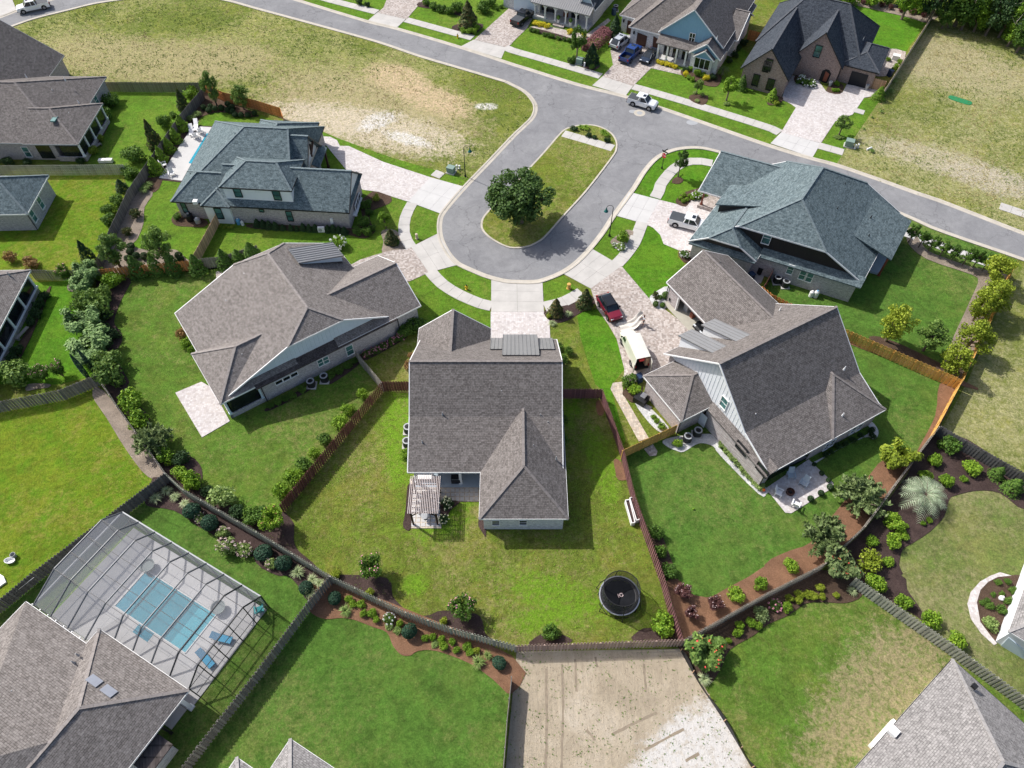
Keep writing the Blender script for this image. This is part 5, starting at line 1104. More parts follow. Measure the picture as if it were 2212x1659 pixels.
fence('reddish slatted fence behind the tan house hedge', t('10', 852, 670, 1250, 630, 1642, 590), 'fence_orange', 'wide')
fence('short grey slatted fence right of the reddish fence', t('10', 1710, 578, 1895, 560) + t('11', 0, 460), 'fence_old')
fence('tan solid fence dividing the slate house lawn', t('10', 1858, 192, 1652, 565), 'fence_tan', 'solid')
fence('orange cedar fence behind the two willowy trees', t('00', 1745, 716, 1915, 795, 2210, 868) + t('01', 205, 932, 228, 1000), 'fence_orange', 'solid')
fence('beige wall fence beside the straw coloured lot', t('03', 1452, 78, 1020, 755), 'fence_beige', 'solid', 1.9)
fence('small cedar gate fence at the brick garage', t('03', 905, 672, 1022, 702), 'fence_tan', 'shadow')
fence('orange cedar fence between the blue and brick houses', t('02', 2050, 258, 2190, 292), 'fence_orange', 'solid')
fence('brown fence behind the blue house', t('03', 190, -10, 0, 185), 'fence_brown', 'solid')
fence('small brown screen fence by the twin condensers', t('13', 55, 650, -20, 790), 'fence_brown', 'solid')
fence('orange slatted fence behind the corner house bins', t('12', 2160, 815) + t('13', 40, 885, 205, 965), 'fence_orange', 'wide')
fence('edge of a weathered fence along the left of the sand lot', t('31', 2205, 870, 2165, 1250, 2130, 1720), 'fence_old', 'solid')
# black silt fence
w_ = G(smooth(t('32', 1455, 650, 1600, 910, 1780, 1180, 1970, 1490, 2090, 1690), 4)); root = thing('silt_fence', 'sagging black silt fence along the right of the sand lot', 'fence', w_[0])
b = MB(); nn = normals(w_)
for i in range(len(w_) - 1):
    h0, h1_ = .55 + .12 * math.sin(i * 1.3), .55 + .12 * math.sin((i + 1) * 1.3); l0, l1 = .14 * math.sin(i * .9), .14 * math.sin((i + 1) * .9)
    b.face([w_[i], w_[i + 1], w_[i + 1] + nn[i + 1] * l1 + Vector((0, 0, h1_)), w_[i] + nn[i] * l0 + Vector((0, 0, h0))])
    b.face([w_[i] + nn[i] * .04, w_[i + 1] + nn[i + 1] * .04, w_[i + 1] + nn[i + 1] * (l1 + .03) + Vector((0, 0, h1_)), w_[i] + nn[i] * (l0 + .03) + Vector((0, 0, h0))][::-1])
b.build('fabric', 'trim_black', root)
for i in range(0, len(w_), 3):
    b = MB(); b.box(w_[i] + Vector((0, 0, .4)), (.06, .06, .85)); b.build('stake', 'fence_tan', root)

# ------------------------------------------------------------------ pool cage and pool
m_plain('deck_grey', (.40, .39, .385), .9, 0, .12, .6, .2)
W7 = h7.W
def pool(name, label, pts, depth, deck=.08):
    """tiled basin sunk in the deck with a rippled water sheet"""
    root = thing(name, label, 'pool', (pts[0].x, pts[0].y, 0)); n = len(pts); b = MB()
    b.poly(pts, deck + .012)
    for i in range(n):
        a, c = pts[i], pts[(i + 1) % n]; b.face([(a.x, a.y, deck + .012), (c.x, c.y, deck + .012), (c.x, c.y, deck + .06), (a.x, a.y, deck + .06)])
    return root, b
slabs('pool_deck', 'pale grey deck inside the pool cage', [W7(-7.0, -1.3), W7(10.7, -1.3), W7(10.7, 9.1), W7(-7.0, 9.1)], 7, 4, 'deck_grey', .1, .015, 0, True)
slabs('porch_slab', 'covered porch slab by the pool', [W7(.2, -3.2), W7(10.4, -3.2), W7(10.4, -1.32), W7(.2, -1.32)], 4, 1, 'concrete', .1, .015, 0, True)
m_plain('pool_plaster', (.155, .325, .375), .6, 0, .12, .6); m_plain('pool_tile', (.09, .22, .30), .4, 0, .25, 5); m_plain('pool_shelf', (.33, .50, .54), .6, 0, .06, .6); m_water('water'); m_plain('turquoise', (.10, .52, .62), .4, 0, .08)
m_mesh('screen_mesh', (.42, .43, .45), .20); m_mesh('wall_mesh', (.30, .31, .345), .62); m_plain('cage_dark', (.035, .036, .04), .5, .3, .1); m_plain('cage_rib', (.15, .155, .165), .5, .3, .1)
pr = thing('swimming_pool', 'blue caged swimming pool with tanning shelf and sunken steps', 'pool', W7(2, 4))
def basin(u0, u1, v0, v1, z, mat, name):
    b = MB(); b.prism([W7(u0, v0), W7(u1, v0), W7(u1, v1), W7(u0, v1)], z - .03, z); b.build(name, mat, pr)
basin(-2.35, 6.75, 2.3, 6.35, .112, 'pool_plaster', 'basin_floor'); basin(-2.33, -.9, 2.32, 6.33, .116, 'pool_tile', 'raised_spillway'); basin(4.9, 6.73, 2.32, 6.33, .117, 'pool_shelf', 'tanning_shelf'); basin(1.0, 2.9, 1.3, 2.31, .115, 'pool_tile', 'sunken_steps')
b = MB(); b.prism([W7(-2.34, 2.31), W7(1, 2.31), W7(1, 1.31), W7(2.9, 1.31), W7(2.9, 2.31), W7(6.74, 2.31), W7(6.74, 6.34), W7(-2.34, 6.34)], .12, .135); b.build('water', 'water', pr)
b = MB()
for (a_, c_) in (((-2.4, 2.25), (6.8, 2.25)), ((-2.4, 6.4), (6.8, 6.4)), ((-2.4, 2.25), (-2.4, 6.4)), ((6.8, 2.25), (6.8, 6.4))):
    b.beam(W7(*a_, .13), W7(*c_, .13), .1, .08)
b.build('coping', 'concrete_white', pr)
cage = thing('pool_cage', 'screened aluminium pool cage with dark ribs and mesh panels', 'pool cage', W7(2, 4))
us = [-7.15 + i * (17.9 / 8) for i in range(9)]; V0, VK, V1, ZE, ZT = .0, 1.9, 9.4, 3.0, 4.5; VK2 = 7.6
def cage_v0(u): return -1.4 if u < .1 else .05
for u_ in us:
    v0 = cage_v0(u_); b = MB()
    for p, q in (((v0, ZE), (VK, ZT)), ((VK, ZT), (VK2, ZT)), ((VK2, ZT), (V1, ZE)), ((V1, ZE), (V1, 0))): b.beam(W7(u_, p[0], p[1]), W7(u_, q[0], q[1]), .07, .16)
    b.build('rib', 'cage_dark' if u_ > 8 else 'cage_rib', cage)
rows = [lambda u: (cage_v0(u), ZE), lambda u: (VK, ZT), lambda u: (3.8, ZT), lambda u: (5.7, ZT), lambda u: (VK2, ZT), lambda u: (V1, ZE), lambda u: (V1, 1.2), lambda u: (V1, .12)]
for i in range(8):
    for j in range(8):
        a = rows[j](us[i] + .2); c = rows[j](us[i + 1] - .2)
        if j > 0:
            b = MB(); b.beam(W7(us[i], *a), W7(us[i + 1], *c), .05, .06); b.build('purlin', 'cage_dark', cage)
        if j < 7:
            a2 = rows[j + 1](us[i] + .2); c2_ = rows[j + 1](us[i + 1] - .2); b = MB()
            b.face([W7(us[i] + .04, a[0], a[1]), W7(us[i + 1] - .04, c[0], c[1]), W7(us[i + 1] - .04, c2_[0], c2_[1]), W7(us[i] + .04, a2[0], a2[1])]); b.build('screen_panel', 'screen_mesh' if j < 5 else 'wall_mesh', cage)
for ue in (us[0], us[-1]):
    vs = [cage_v0(ue + (.2 if ue < 0 else -.2)), VK, 3.8, 5.7, VK2, V1]; zt = [ZE, ZT, ZT, ZT, ZT, ZE]
    for k in range(6):
        b = MB(); b.beam(W7(ue, vs[k], .1), W7(ue, vs[k], zt[k]), .06, .08); b.build('post', 'cage_dark', cage)
        if k < 5:
            b = MB(); b.face([W7(ue, vs[k], .12), W7(ue, vs[k + 1], .12), W7(ue, vs[k + 1], zt[k + 1]), W7(ue, vs[k], zt[k])]); b.build('screen_panel', 'wall_mesh' if ue < 0 else 'screen_mesh', cage)
            for z_ in (1.2, ZE):
                b = MB(); b.beam(W7(ue, vs[k], z_), W7(ue, vs[k + 1], z_), .05, .06); b.build('purlin', 'cage_dark', cage)
b = MB(); b.beam(W7(us[0], V1, ZE), W7(us[-1], V1, ZE), .12, .16); b.build('eave_beam', 'trim_grey', cage)
b = MB(); b.beam(W7(us[0], cage_v0(-1), ZE), W7(us[0], V1, ZE), .12, .16); b.build('eave_beam', 'trim_grey', cage)
m_plain('box_grey', (.16, .185, .18), .8, 0, .1)
slabs('porch_slab', 'deck strip along the tan eave', [W7(-7.0, -4.4), W7(.18, -4.4), W7(.18, -1.32), W7(-7.0, -1.32)], 3, 1, 'concrete', .1, .015, 0, True)
for k, (x, y) in enumerate(t('30', 1880, 270) + t('20', 1270, 1560)):
    c = P(x, y, .7); c.z = .1; b = MB(); b.lathe([(.42, 0), (.5, .1), (.62, .55), (.7, .62), (.62, .60), (.55, .45), (0, .44)], c, 20)
    o = tag(b.build('water_bowl', 'box_grey'), 'round grey planter bowl at the %s end of the caged pool' % ('right' if k == 0 else 'left'), 'bowl')
m_plain('lounge_blue', (.05, .26, .42), .6, 0, .1, 3); m_plain('teal_plastic', (.02, .26, .27), .45, 0, .1)
def lounger(a, c, mat, label, fm='trim_black', z0=.1, group=None, back=.5):
    a, c = Vector((a.x, a.y, z0)), Vector((c.x, c.y, z0)); d = (c - a).normalized(); n = Vector((-d.y, d.x, 0)); root = thing('sun_lounger', label, 'lounger', a, group)
    L = (c - a).length; b = MB(); h = Vector((0, 0, .34)); hinge = a + d * L * .62
    for p, q in ((a + h, hinge + h), (hinge + h, c + h + Vector((0, 0, back)))):
        b.face([p - n * .32, q - n * .32, q + n * .32, p + n * .32]); b.face([p - n * .32 - Vector((0, 0, .06)), p + n * .32 - Vector((0, 0, .06)), q + n * .32 - Vector((0, 0, .06)), q - n * .32 - Vector((0, 0, .06))])
        b.face([p - n * .32 - Vector((0, 0, .06)), q - n * .32 - Vector((0, 0, .06)), q - n * .32, p - n * .32]); b.face([p + n * .32, q + n * .32, q + n * .32 - Vector((0, 0, .06)), p + n * .32 - Vector((0, 0, .06))])
    b.build('sling', mat, root)
    for f in (.12, .85):
        for s in (-1, 1):
            b = MB(); p = a + d * L * f + n * s * .28; b.beam(p, p + h, .05, .05); b.build('leg', fm, root)
    b = MB(); b.beam(a + n * .33 + h * .9, c + n * .33 + h * .9, .04, .05); b.beam(a - n * .33 + h * .9, c - n * .33 + h * .9, .04, .05); b.build('side_rail', fm, root)
lounger(P(*t('30', 2010, 570)[0]), P(*t('30', 1845, 530)[0]), 'lounge_blue', 'blue sling lounger nearer the pool cage corner')
lounger(P(*t('30', 1845, 790)[0]), P(*t('30', 1735, 665)[0]), 'lounge_blue', 'blue sling lounger at the lower end of the pool')
def adirondack(px, rz, label, mat, group=None, z=.06):
    root = thing('lounge_chair', label, 'chair', (px.x, px.y, z), group); M_ = Matrix.Rotation(rz, 3, 'Z')
    def bx(nm, c, s, rx=0):
        b = MB(); b.box((0, 0, 0), s, 0, rx); m = M_
        b.v = [m @ (v + Vector(c)) + root.location for v in b.v]; b.build(nm, mat, root)
    bx('seat', (0, 0, .35), (.62, .62, .06), R(-8)); bx('backrest', (0, .38, .75), (.62, .06, .95), R(-22))
    for s in (-1, 1): bx('armrest', (s * .38, 0, .56), (.14, .75, .04)); bx('leg', (s * .36, -.3, .28), (.06, .1, .56)); bx('leg', (s * .36, .3, .22), (.06, .1, .44))
m_plain('resin_grey', (.44, .50, .54), .5, 0, .06); m_plain('resin_white', (.78, .77, .76), .5, 0, .05)
for (x, y, a, mt, lb) in ((190, 800, 0, 'resin_grey', 'grey slatted lounge chair nearest the dark porch screen'), (298, 868, -40, 'resin_grey', 'grey slatted lounge chair right of the fire pit'),
                          (85, 950, 60, 'resin_white', 'white lounge chair in the sunlit patio corner'), (230, 1050, 150, 'resin_white', 'white lounge chair at the patio lower edge')):
    adirondack(P(*t('23', x, y)[0]), R(a), lb, mt)
adirondack(P(*t('31', 40, 305)[0]), R(200), 'teal plastic chair in the right corner of the pool cage', 'teal_plastic', z=.1)
c = P(*t('23', 187, 938)[0]); fp = thing('fire_pit', 'dark round fire pit between the patio chairs', 'fire pit', (c.x, c.y, .06)); b = MB(); b.lathe([(.42, .06), (.45, .4), (.38, .42), (.34, .2), (0, .18)], c, 14); b.build('bowl', 'door_brown', fp)
b = MB(); b.lathe([(.2, .25), (.1, .36), (0, .38)], c, 8); b.build('embers', 'dark_interior', fp)
# --- lap pool terrace behind the slate house
deck = t('00', 1720, 1095, 2010, 1113, 2080, 1200, 1580, 1565, 1375, 1540, 1395, 1505, 1560, 1250, 1650, 1120)
sheet('pool_terrace', t('00', 1700, 1085, 2030, 1103, 2100, 1220, 1600, 1580, 1362, 1553, 1380, 1500, 1545, 1245, 1635, 1110), .06, 'mulch_dark', 'dark stone edging of the lap pool terrace')
sheet('pool_terrace', deck, .09, 'concrete_white', 'white terrace around the lap pool')
q = G(t('00', 1788, 1155, 1830, 1158, 1660, 1418, 1630, 1412)); pl = thing('lap_pool', 'narrow turquoise lap pool beside the slate roof', 'pool', (q[0].x, q[0].y, 0))
b = MB(); b.prism(q, .08, .1); b.build('basin_floor', 'turquoise', pl); b = MB(); b.prism(q, .105, .115); b.build('water', 'water', pl)
for k, (x0, y0, x1, y1) in enumerate(((1655, 1110, 1700, 1065), (1620, 1150, 1655, 1110))): lounger(P(*t('00', x0 + 40, y0 + 35)[0]), P(*t('00', x1, y1)[0]), 'resin_white', 'white lounger at the terrace top, %s one' % ('upper', 'lower')[k], 'resin_white')
for k, (x, y, a) in enumerate(((1735, 1150, 200), (1692, 1192, 200), (1425, 1440, 120), (1490, 1520, 20))): adirondack(P(*t('00', x, y)[0]), R(a), 'white terrace chair, %s from the top of the lap pool terrace' % ORD[k], 'resin_white', z=.09)

# ------------------------------------------------------------------ patio, pergola, furniture of the centre house
c5 = lambda x, y: (862.7 + .08888 * x, 1010.1 + .08888 * y)
sheet('patio_base', [c5(255, 280), c5(1000, 280), c5(1000, 480), c5(1940, 480), c5(1940, 830), c5(1010, 830), c5(1020, 1480), c5(260, 1480)], .07, 'paver_warm', 'brown gravel joints under the patio slabs')
slabs('patio', 'square concrete slabs beside the grill porch', [c5(1010, 820), c5(1930, 815), c5(1930, 505), c5(1010, 510)], 8, 3, 'concrete', .1, .13, .05)
slabs('patio', 'square concrete slabs under the pergola', [c5(280, 1450), c5(1000, 1445), c5(990, 300), c5(320, 300)], 6, 11, 'concrete_white', .1, .1, .05)
fl, fr = P(*c5(345, 1385)), P(*c5(935, 1370)); zt = 2.75; bl, br_ = P(*c5(340, 300), zt - .1), P(*c5(985, 290), zt - .1)
pg = thing('pergola', 'dark stained pergola with pale slats over the rear patio', 'pergola', (fl.x, fl.y, 0)); x0, x1, yf, yb = fl.x, fr.x, fl.y, bl.y - .1
for x in (x0, x1):
    for y in (yf, yb):
        b = MB(); b.box((x, y, zt / 2), (.17, .17, zt)); b.build('post', 'wood_dark', pg)
        b = MB(); s = 1 if x == x0 else -1; b.beam((x, y, zt - .75), (x + s * .65, y, zt - .12), .08, .1); b.build('knee_brace', 'wood_dark', pg)
    b = MB(); b.beam((x, yf - .2, zt - .02), (x, yb + .3, zt - .02), .1, .22); b.build('beam', 'wood_dark', pg)
for k in range(8):
    y = yf - .05 + (yb - yf) * k / 7; b = MB(); b.beam((x0 - .3, y, zt + .16), (x1 + .3, y, zt + .16), .06, .12); b.build('purlin', 'wood_dark', pg)
for k in range(18):
    x = x0 - .25 + (x1 - x0 + .5) * k / 17; b = MB(); b.beam((x, yf - .25, zt + .26), (x, yb + .35, zt + .26), .07, .07); b.build('slat', 'wood_pergola', pg)
tb = P(*c5(660, 900)); dt = thing('patio_table', 'long dark dining table under the pergola', 'table', (tb.x, tb.y, .1))
b = MB(); b.box((tb.x, tb.y, .82), (1.0, 2.3, .06)); b.build('table_top', 'door_black', dt)
for sx in (-1, 1):
    for sy in (-1, 1): b = MB(); b.box((tb.x + sx * .4, tb.y + sy * 1.0, .45), (.08, .08, .7)); b.build('leg', 'door_black', dt)
k = 0
for sx in (-1, 1):
    for sy in (-.75, 0, .75):
        c = (tb.x + sx * .8, tb.y + sy, .1); ch = thing('patio_chair', 'grey patio chair at the %s side of the pergola table, %s from the house' % ('left' if sx < 0 else 'right', ORD[2 - (k % 3)]), 'chair', c); k += 1
        b = MB(); b.box((c[0], c[1], .53), (.48, .48, .05)); b.build('seat', 'trim_grey', ch); b = MB(); b.box((c[0] + sx * .22, c[1], .85), (.05, .48, .6)); b.build('backrest', 'trim_grey', ch)
        for ax in (-1, 1):
            for ay in (-1, 1): b = MB(); b.box((c[0] + ax * .2, c[1] + ay * .2, .32), (.04, .04, .42)); b.build('leg', 'trim_black', ch)
c = P(*c5(640, 1240)); rt = thing('round_side_table', 'small round metal table at the pergola front edge', 'table', (c.x, c.y, .1)); b = MB(); b.lathe([(.45, .68), (.45, .72), (0, .72)], c + Vector((0, 0, .1)), 18); b.build('table_top', 'trim_grey', rt)
b = MB(); b.lathe([(.25, 0), (.05, .06), (.04, .68)], c + Vector((0, 0, .1)), 10); b.build('pedestal', 'trim_black', rt)
c = P(*c5(1375, 300), .5); gr = thing('kettle_grill', 'black grill with lid on the rear porch', 'grill', (c.x, c.y, .12)); b = MB(); b.box((c.x, c.y, .55), (.95, .6, .7)); b.build('cabinet', 'door_black', gr)
b = MB(); b.box((c.x, c.y + .05, 1.05), (.95, .5, .32), 0, R(10)); b.build('lid', 'trim_black', gr); b = MB(); b.tube([(c.x - .4, c.y - .28, 1.05), (c.x + .4, c.y - .28, 1.05)], .025); b.build('handle', 'steel', gr)
c = P(*c5(600, 215), .4); sf = thing('porch_sofa', 'pale cushioned sofa on the rear porch left side', 'sofa', (c.x, c.y, .12)); b = MB(); b.box((c.x, c.y, .4), (2.0, .8, .35)); b.build('seat', 'resin_white', sf); b = MB(); b.box((c.x, c.y + .38, .72), (2.0, .18, .5)); b.build('backrest', 'resin_white', sf)
for s in (-1, 1): b = MB(); b.box((c.x + s * .95, c.y, .55), (.18, .8, .5)); b.build('armrest', 'resin_white', sf)
# raised vegetable beds by the plum fence
for k, pts in enumerate((t('22', 972, 1025, 1008, 1020, 1055, 1215, 1028, 1222), t('22', 1010, 1005, 1048, 995, 1112, 1180, 1068, 1198))):
    g = G(pts); vb = thing('raised_planter', 'long pale raised planter by the plum fence, %s one' % ('outer', 'inner')[k], 'planter', (g[0].x, g[0].y, 0)); b = MB()
    for i in range(4): b.beam(g[i] + Vector((0, 0, .35)), g[(i + 1) % 4] + Vector((0, 0, .35)), .08, .7)
    b.build('frame', 'resin_white', vb); b = MB(); b.prism(g, .1, .55); b.build('soil', 'mulch_dark', vb)
# trampoline
tc = P(*t('32', 928, 170)[0], .8); tr = thing('trampoline', 'round black trampoline with net enclosure in the centre yard', 'trampoline', (tc.x, tc.y, 0)); m_mesh('net_mesh', (.03, .032, .036), .62); m_plain('mat_black', (.016, .017, .020), .95, 0, .35, .8, 0, .05)
RT = 1.92; b = MB(); b.lathe([(RT * .80, .82), (0, .82)], tc - Vector((0, 0, .8)), 36); b.build('jump_mat', 'mat_black', tr)
b = MB(); b.lathe([(RT * .8, .83), (RT * .83, .87), (RT * .95, .87), (RT * .97, .83)], tc - Vector((0, 0, .8)), 36, caps=False); b.build('edge_pad', 'trim_black', tr)
b = MB(); b.lathe([(RT * .97, .74), (RT * 1.03, .76), (RT * 1.03, .84), (RT * .97, .85)], tc - Vector((0, 0, .8)), 36, caps=False); b.build('rim', 'steel', tr)
b = MB(); n = 36; g = Vector((tc.x, tc.y, 0))
for i in range(n):
    a0, a1 = 2 * math.pi * i / n, 2 * math.pi * (i + 1) / n; p = lambda a, z: g + Vector((RT * .9 * math.cos(a), RT * .9 * math.sin(a), z))
    b.face([p(a0, .86), p(a1, .86), p(a1, 2.7), p(a0, 2.7)])
b.build('net', 'net_mesh', tr)
for i in range(6):
    a = 2 * math.pi * (i + .55) / 6; c, s = math.cos(a), math.sin(a)
    b = MB(); b.tube([g + Vector((RT * 1.22 * c, RT * 1.22 * s, .02)), g + Vector((RT * 1.14 * c, RT * 1.14 * s, .8)), g + Vector((RT * 1.1 * c, RT * 1.1 * s, 1.6)), g + Vector((RT * .92 * c, RT * .92 * s, 2.75))], .04); b.build('enclosure_pole', 'trim_black', tr)
    b = MB(); b.tube([g + Vector((RT * .99 * math.cos(a - .3), RT * .99 * math.sin(a - .3), .78)), g + Vector((RT * 1.05 * math.cos(a - .3), RT * 1.05 * math.sin(a - .3), .03)), g + Vector((RT * 1.05 * math.cos(a + .3), RT * 1.05 * math.sin(a + .3), .03)), g + Vector((RT * .99 * math.cos(a + .3), RT * .99 * math.sin(a + .3), .78))], .03); b.build('leg', 'trim_black', tr)
b = MB(); b.tube([g + Vector((RT * .9 * math.cos(2 * math.pi * i / 30), RT * .9 * math.sin(2 * math.pi * i / 30), 2.72)) for i in range(31)], .035); b.build('top_hoop', 'trim_black', tr)
b = MB(); m0 = g + Vector((.05, .03, .826)); b.lathe([(.11, 0), (.11, .006), (.2, .006), (.2, 0)], m0 + Vector((.12, .02, 0)), 18, caps=False); b.beam(m0 + Vector((-.12, -.25, .004)), m0 + Vector((-.2, .12, .004)), .06, .006); b.beam(m0 + Vector((-.24, -.05, .004)), m0 + Vector((-.06, -.02, .004)), .05, .006); b.build('mat_logo', 'petal_blush', tr)

# ------------------------------------------------------------------ vehicles
def paint(name, c, rough=.28):
    m = NT(name, rough, .15, .5); m.base(m.ramp(m.noise(.8, 2), [(.3, sc(c, .93)), (.7, sc(c, 1.05))])); m.b.inputs['Coat Weight'].default_value = .5; m.b.inputs['Coat Roughness'].default_value = .08
paint('paint_white', (.78, .79, .80)); paint('paint_black', (.012, .013, .016)); paint('paint_blue', (.010, .045, .20)); paint('paint_silver', (.50, .52, .54)); paint('paint_navy', (.018, .030, .055)); paint('paint_red', (.20, .012, .030)); paint('paint_van', (.74, .72, .63))
m_plain('tyre', (.012, .012, .013), .85, 0, .1); m_plain('rim', (.35, .36, .38), .3, .8, .1); m_plain('lamp_clear', (.7, .74, .78), .15, 0, .05); m_plain('lamp_red', (.35, .012, .012), .3, 0, .1); m_plain('plastic_black', (.018, .018, .019), .7, 0, .1); m_plain('tonneau', (.06, .066, .075), .7, 0, .15)
def vehicle(name, label, rear, front, kind, col, roofc=None, cover='tonneau', L=5.0, Wd=1.95):
    """rear and front are ground points under the bumpers"""
    a, c = Vector((rear.x, rear.y, 0)), Vector((front.x, front.y, 0)); mid = (a + c) / 2; d = (c - a).normalized(); rz = math.atan2(d.y, d.x); w = Wd / 2; h = L / 2
    root = thing(name, label, 'car' if kind in ('suv', 'sedan') else kind, (mid.x, mid.y, .045), rz=rz); Z = Vector((mid.x, mid.y, .045))
    def add(nm, mb, mat, sm=False, par=None):
        par = par or root; off = parent_loc(par); mb.v = [v + off for v in mb.v]; return mb.build(nm, mat, par, sm)
    def loft(st, close=True):
        b = MB(); rings = []
        for (x, prof) in st:
            r = [Vector((x, y, z)) for y, z in prof] + [Vector((x, -y, z)) for y, z in reversed(prof)]; rings.append(r)
        for p, q in zip(rings, rings[1:]):
            for k in range(len(p) - 1): b.face([p[k], q[k], q[k + 1], p[k + 1]])
            b.face([p[-1], q[-1], q[0], p[0]])
        if close: b.face(rings[0]); b.face(rings[-1][::-1])
        return b
    def body(st): return loft([(x, [(.84 * ww, .30 + lo), (ww, .42 + lo), (ww * 1.0, zt * .62), (ww * .97, zt - .10), (ww * .90, zt - .015), (ww * .4, zt + .01)]) for x, ww, zt, lo in st])
    def cabin(st): return loft([(x, [(wb, zb), (wt, zt - .09), (wt * .88, zt - .015), (wt * .4, zt)]) for x, wb, zb, wt, zt in st])
    if kind == 'pickup':
        hd, rf, bd = 1.14, 1.88, 1.22
        add('body', body([(h, w * .86, .95, .1), (h - .25, w * .97, hd - .03, .02), (h - 1.35, w, hd + .05, 0), (h - 1.6, w, 1.2, 0), (-h + L * .37, w, 1.2, 0)]), col)
        add('cabin', cabin([(h - 1.32, w * .90, 1.12, w * .86, 1.16), (h - 2.0, w * .93, 1.12, w * .80, rf - .02), (h - 2.8, w * .93, 1.12, w * .80, rf), (-h + L * .37 + .25, w * .92, 1.12, w * .79, rf - .04), (-h + L * .37 + .02, w * .91, 1.12, w * .84, 1.2)]), 'car_glass')
        b = MB(); b.face([Vector((h - 1.98, s * w * .74, rf + .0)) for s in (-1, 1)] + [Vector((-h + L * .37 + .25, s * w * .74, rf - .02)) for s in (1, -1)]); b.box((h - 2.7, 0, rf - .03), (1.55, w * 1.56, .10)); rf_o = add('roof', b, roofc or col)
        b = MB()
        for s in (-1, 1):
            b.beam((h - 1.36, s * w * .88, 1.16), (h - 2.0, s * w * .79, rf - .05), .09, .07); b.beam((h - 2.72, s * w * .92, 1.16), (h - 2.72, s * w * .80, rf - .05), .1, .07); b.beam((-h + L * .37 + .08, s * w * .90, 1.16), (-h + L * .37 + .28, s * w * .80, rf - .05), .16, .08)
        add('pillar', b, col)
        x0, x1 = -h + .06, -h + L * .37
        for s in (-1, 1):
            b = MB(); b.box(((x0 + x1) / 2, s * (w - .07), .80), (x1 - x0, .13, .86)); add('bed_side', b, col)
        b = MB(); b.box((x0 + .04, 0, .82), (.09, Wd - .14, .80)); add('tailgate', b, col)
        b = MB(); b.box(((x0 + x1) / 2, 0, .55), (x1 - x0, Wd - .2, .3)); add('bed_floor', b, 'plastic_black')
        if cover:
            b = MB(); b.box(((x0 + x1) / 2 + .04, 0, 1.235), (x1 - x0 - .02, Wd - .12, .05)); add('bed_cover', b, cover)
        wx, wr = (h - .95, -h + 1.15), .40; lampz = .86
    elif kind == 'suv':
        hd, rf = 1.05, 1.70
        add('body', body([(h, w * .84, .82, .08), (h - .22, w * .96, hd - .08, 0), (h - 1.15, w, hd + .02, 0), (h - 1.4, w, 1.08, 0), (-h + .3, w * .99, 1.1, 0), (-h, w * .9, 1.02, .08)]), col)
        add('cabin', cabin([(h - 1.1, w * .9, 1.0, w * .85, 1.06), (h - 1.85, w * .93, 1.0, w * .77, rf - .03), (h - 2.6, w * .93, 1.0, w * .78, rf), (-h + .75, w * .92, 1.0, w * .76, rf - .05), (-h + .12, w * .88, 1.0, w * .8, 1.12)]), 'car_glass')
        b = MB(); b.box((-.12 - .2, 0, rf - .035), (L - 2.75, w * 1.5, .09)); rf_o = add('roof', b, roofc or col)
        b = MB()
        for s in (-1, 1):
            b.beam((h - 1.15, s * w * .87, 1.06), (h - 1.85, s * w * .76, rf - .05), .09, .07); b.beam((h - 2.55, s * w * .92, 1.04), (h - 2.6, s * w * .78, rf - .05), .1, .06); b.beam((-h + .2, s * w * .87, 1.06), (-h + .78, s * w * .76, rf - .06), .22, .08)
        add('pillar', b, roofc or col)
        b = MB()
        for s in (-1, 1): b.beam((h - 2.0, s * w * .66, rf + .06), (-h + .8, s * w * .66, rf + .03), .05, .05)
        add('roof_rail', b, 'plastic_black'); wx, wr = (h - .9, -h + .95), .36; lampz = .78
    elif kind == 'sedan':
        hd, rf = .86, 1.44
        add('body', body([(h, w * .80, .66, .05), (h - .25, w * .95, hd - .1, -.05), (h - 1.1, w, hd + .02, -.06), (h - 1.4, w, .92, -.06), (-h + .6, w, .98, -.06), (-h + .1, w * .93, 1.0, -.02), (-h, w * .85, .9, .05)]), col)
        add('cabin', cabin([(h - 1.05, w * .88, .86, w * .84, .9), (h - 2.0, w * .9, .86, w * .70, rf - .02), (h - 2.6, w * .9, .86, w * .70, rf), (-h + 1.3, w * .88, .86, w * .68, rf - .1), (-h + .35, w * .82, .86, w * .74, 1.02)]), 'car_glass')
        b = MB(); b.box((h - 2.55, 0, rf - .035), (1.1, w * 1.34, .08)); rf_o = add('roof', b, roofc or col); b = MB()
        for s in (-1, 1): b.beam((h - 1.1, s * w * .86, .92), (h - 2.0, s * w * .69, rf - .05), .08, .06); b.beam((-h + .45, s * w * .8, 1.0), (-h + 1.4, s * w * .68, rf - .12), .14, .06)
        add('pillar', b, col); wx, wr = (h - .9, -h + .95), .35; lampz = .66
    else:
        rf = 2.55
        prof = lambda ww, lo, zt: [(.9 * ww, .38 + lo), (ww, .55 + lo), (ww, 1.25), (ww * .97, 1.9), (ww * .93, zt - .14), (ww * .84, zt - .01), (ww * .4, zt)]
        st = [(h, [(w * .8, .45), (w * .88, .6), (w * .88, .85), (w * .86, .95), (w * .82, 1.0), (w * .7, 1.05), (w * .4, 1.08)]), (h - .35, [(w * .9, .4), (w * .98, .55), (w * .98, .95), (w * .96, 1.1), (w * .9, 1.18), (w * .8, 1.22), (w * .4, 1.25)]),
              (h - .95, [(w * .9, .38), (w, .55), (w, 1.2), (w * .95, 1.3), (w * .9, 1.36), (w * .8, 1.4), (w * .4, 1.42)]), (h - 1.75, prof(w, 0, rf - .06)), (h - 2.1, prof(w, 0, rf)), (-h + .02, prof(w, 0, rf - .02))]
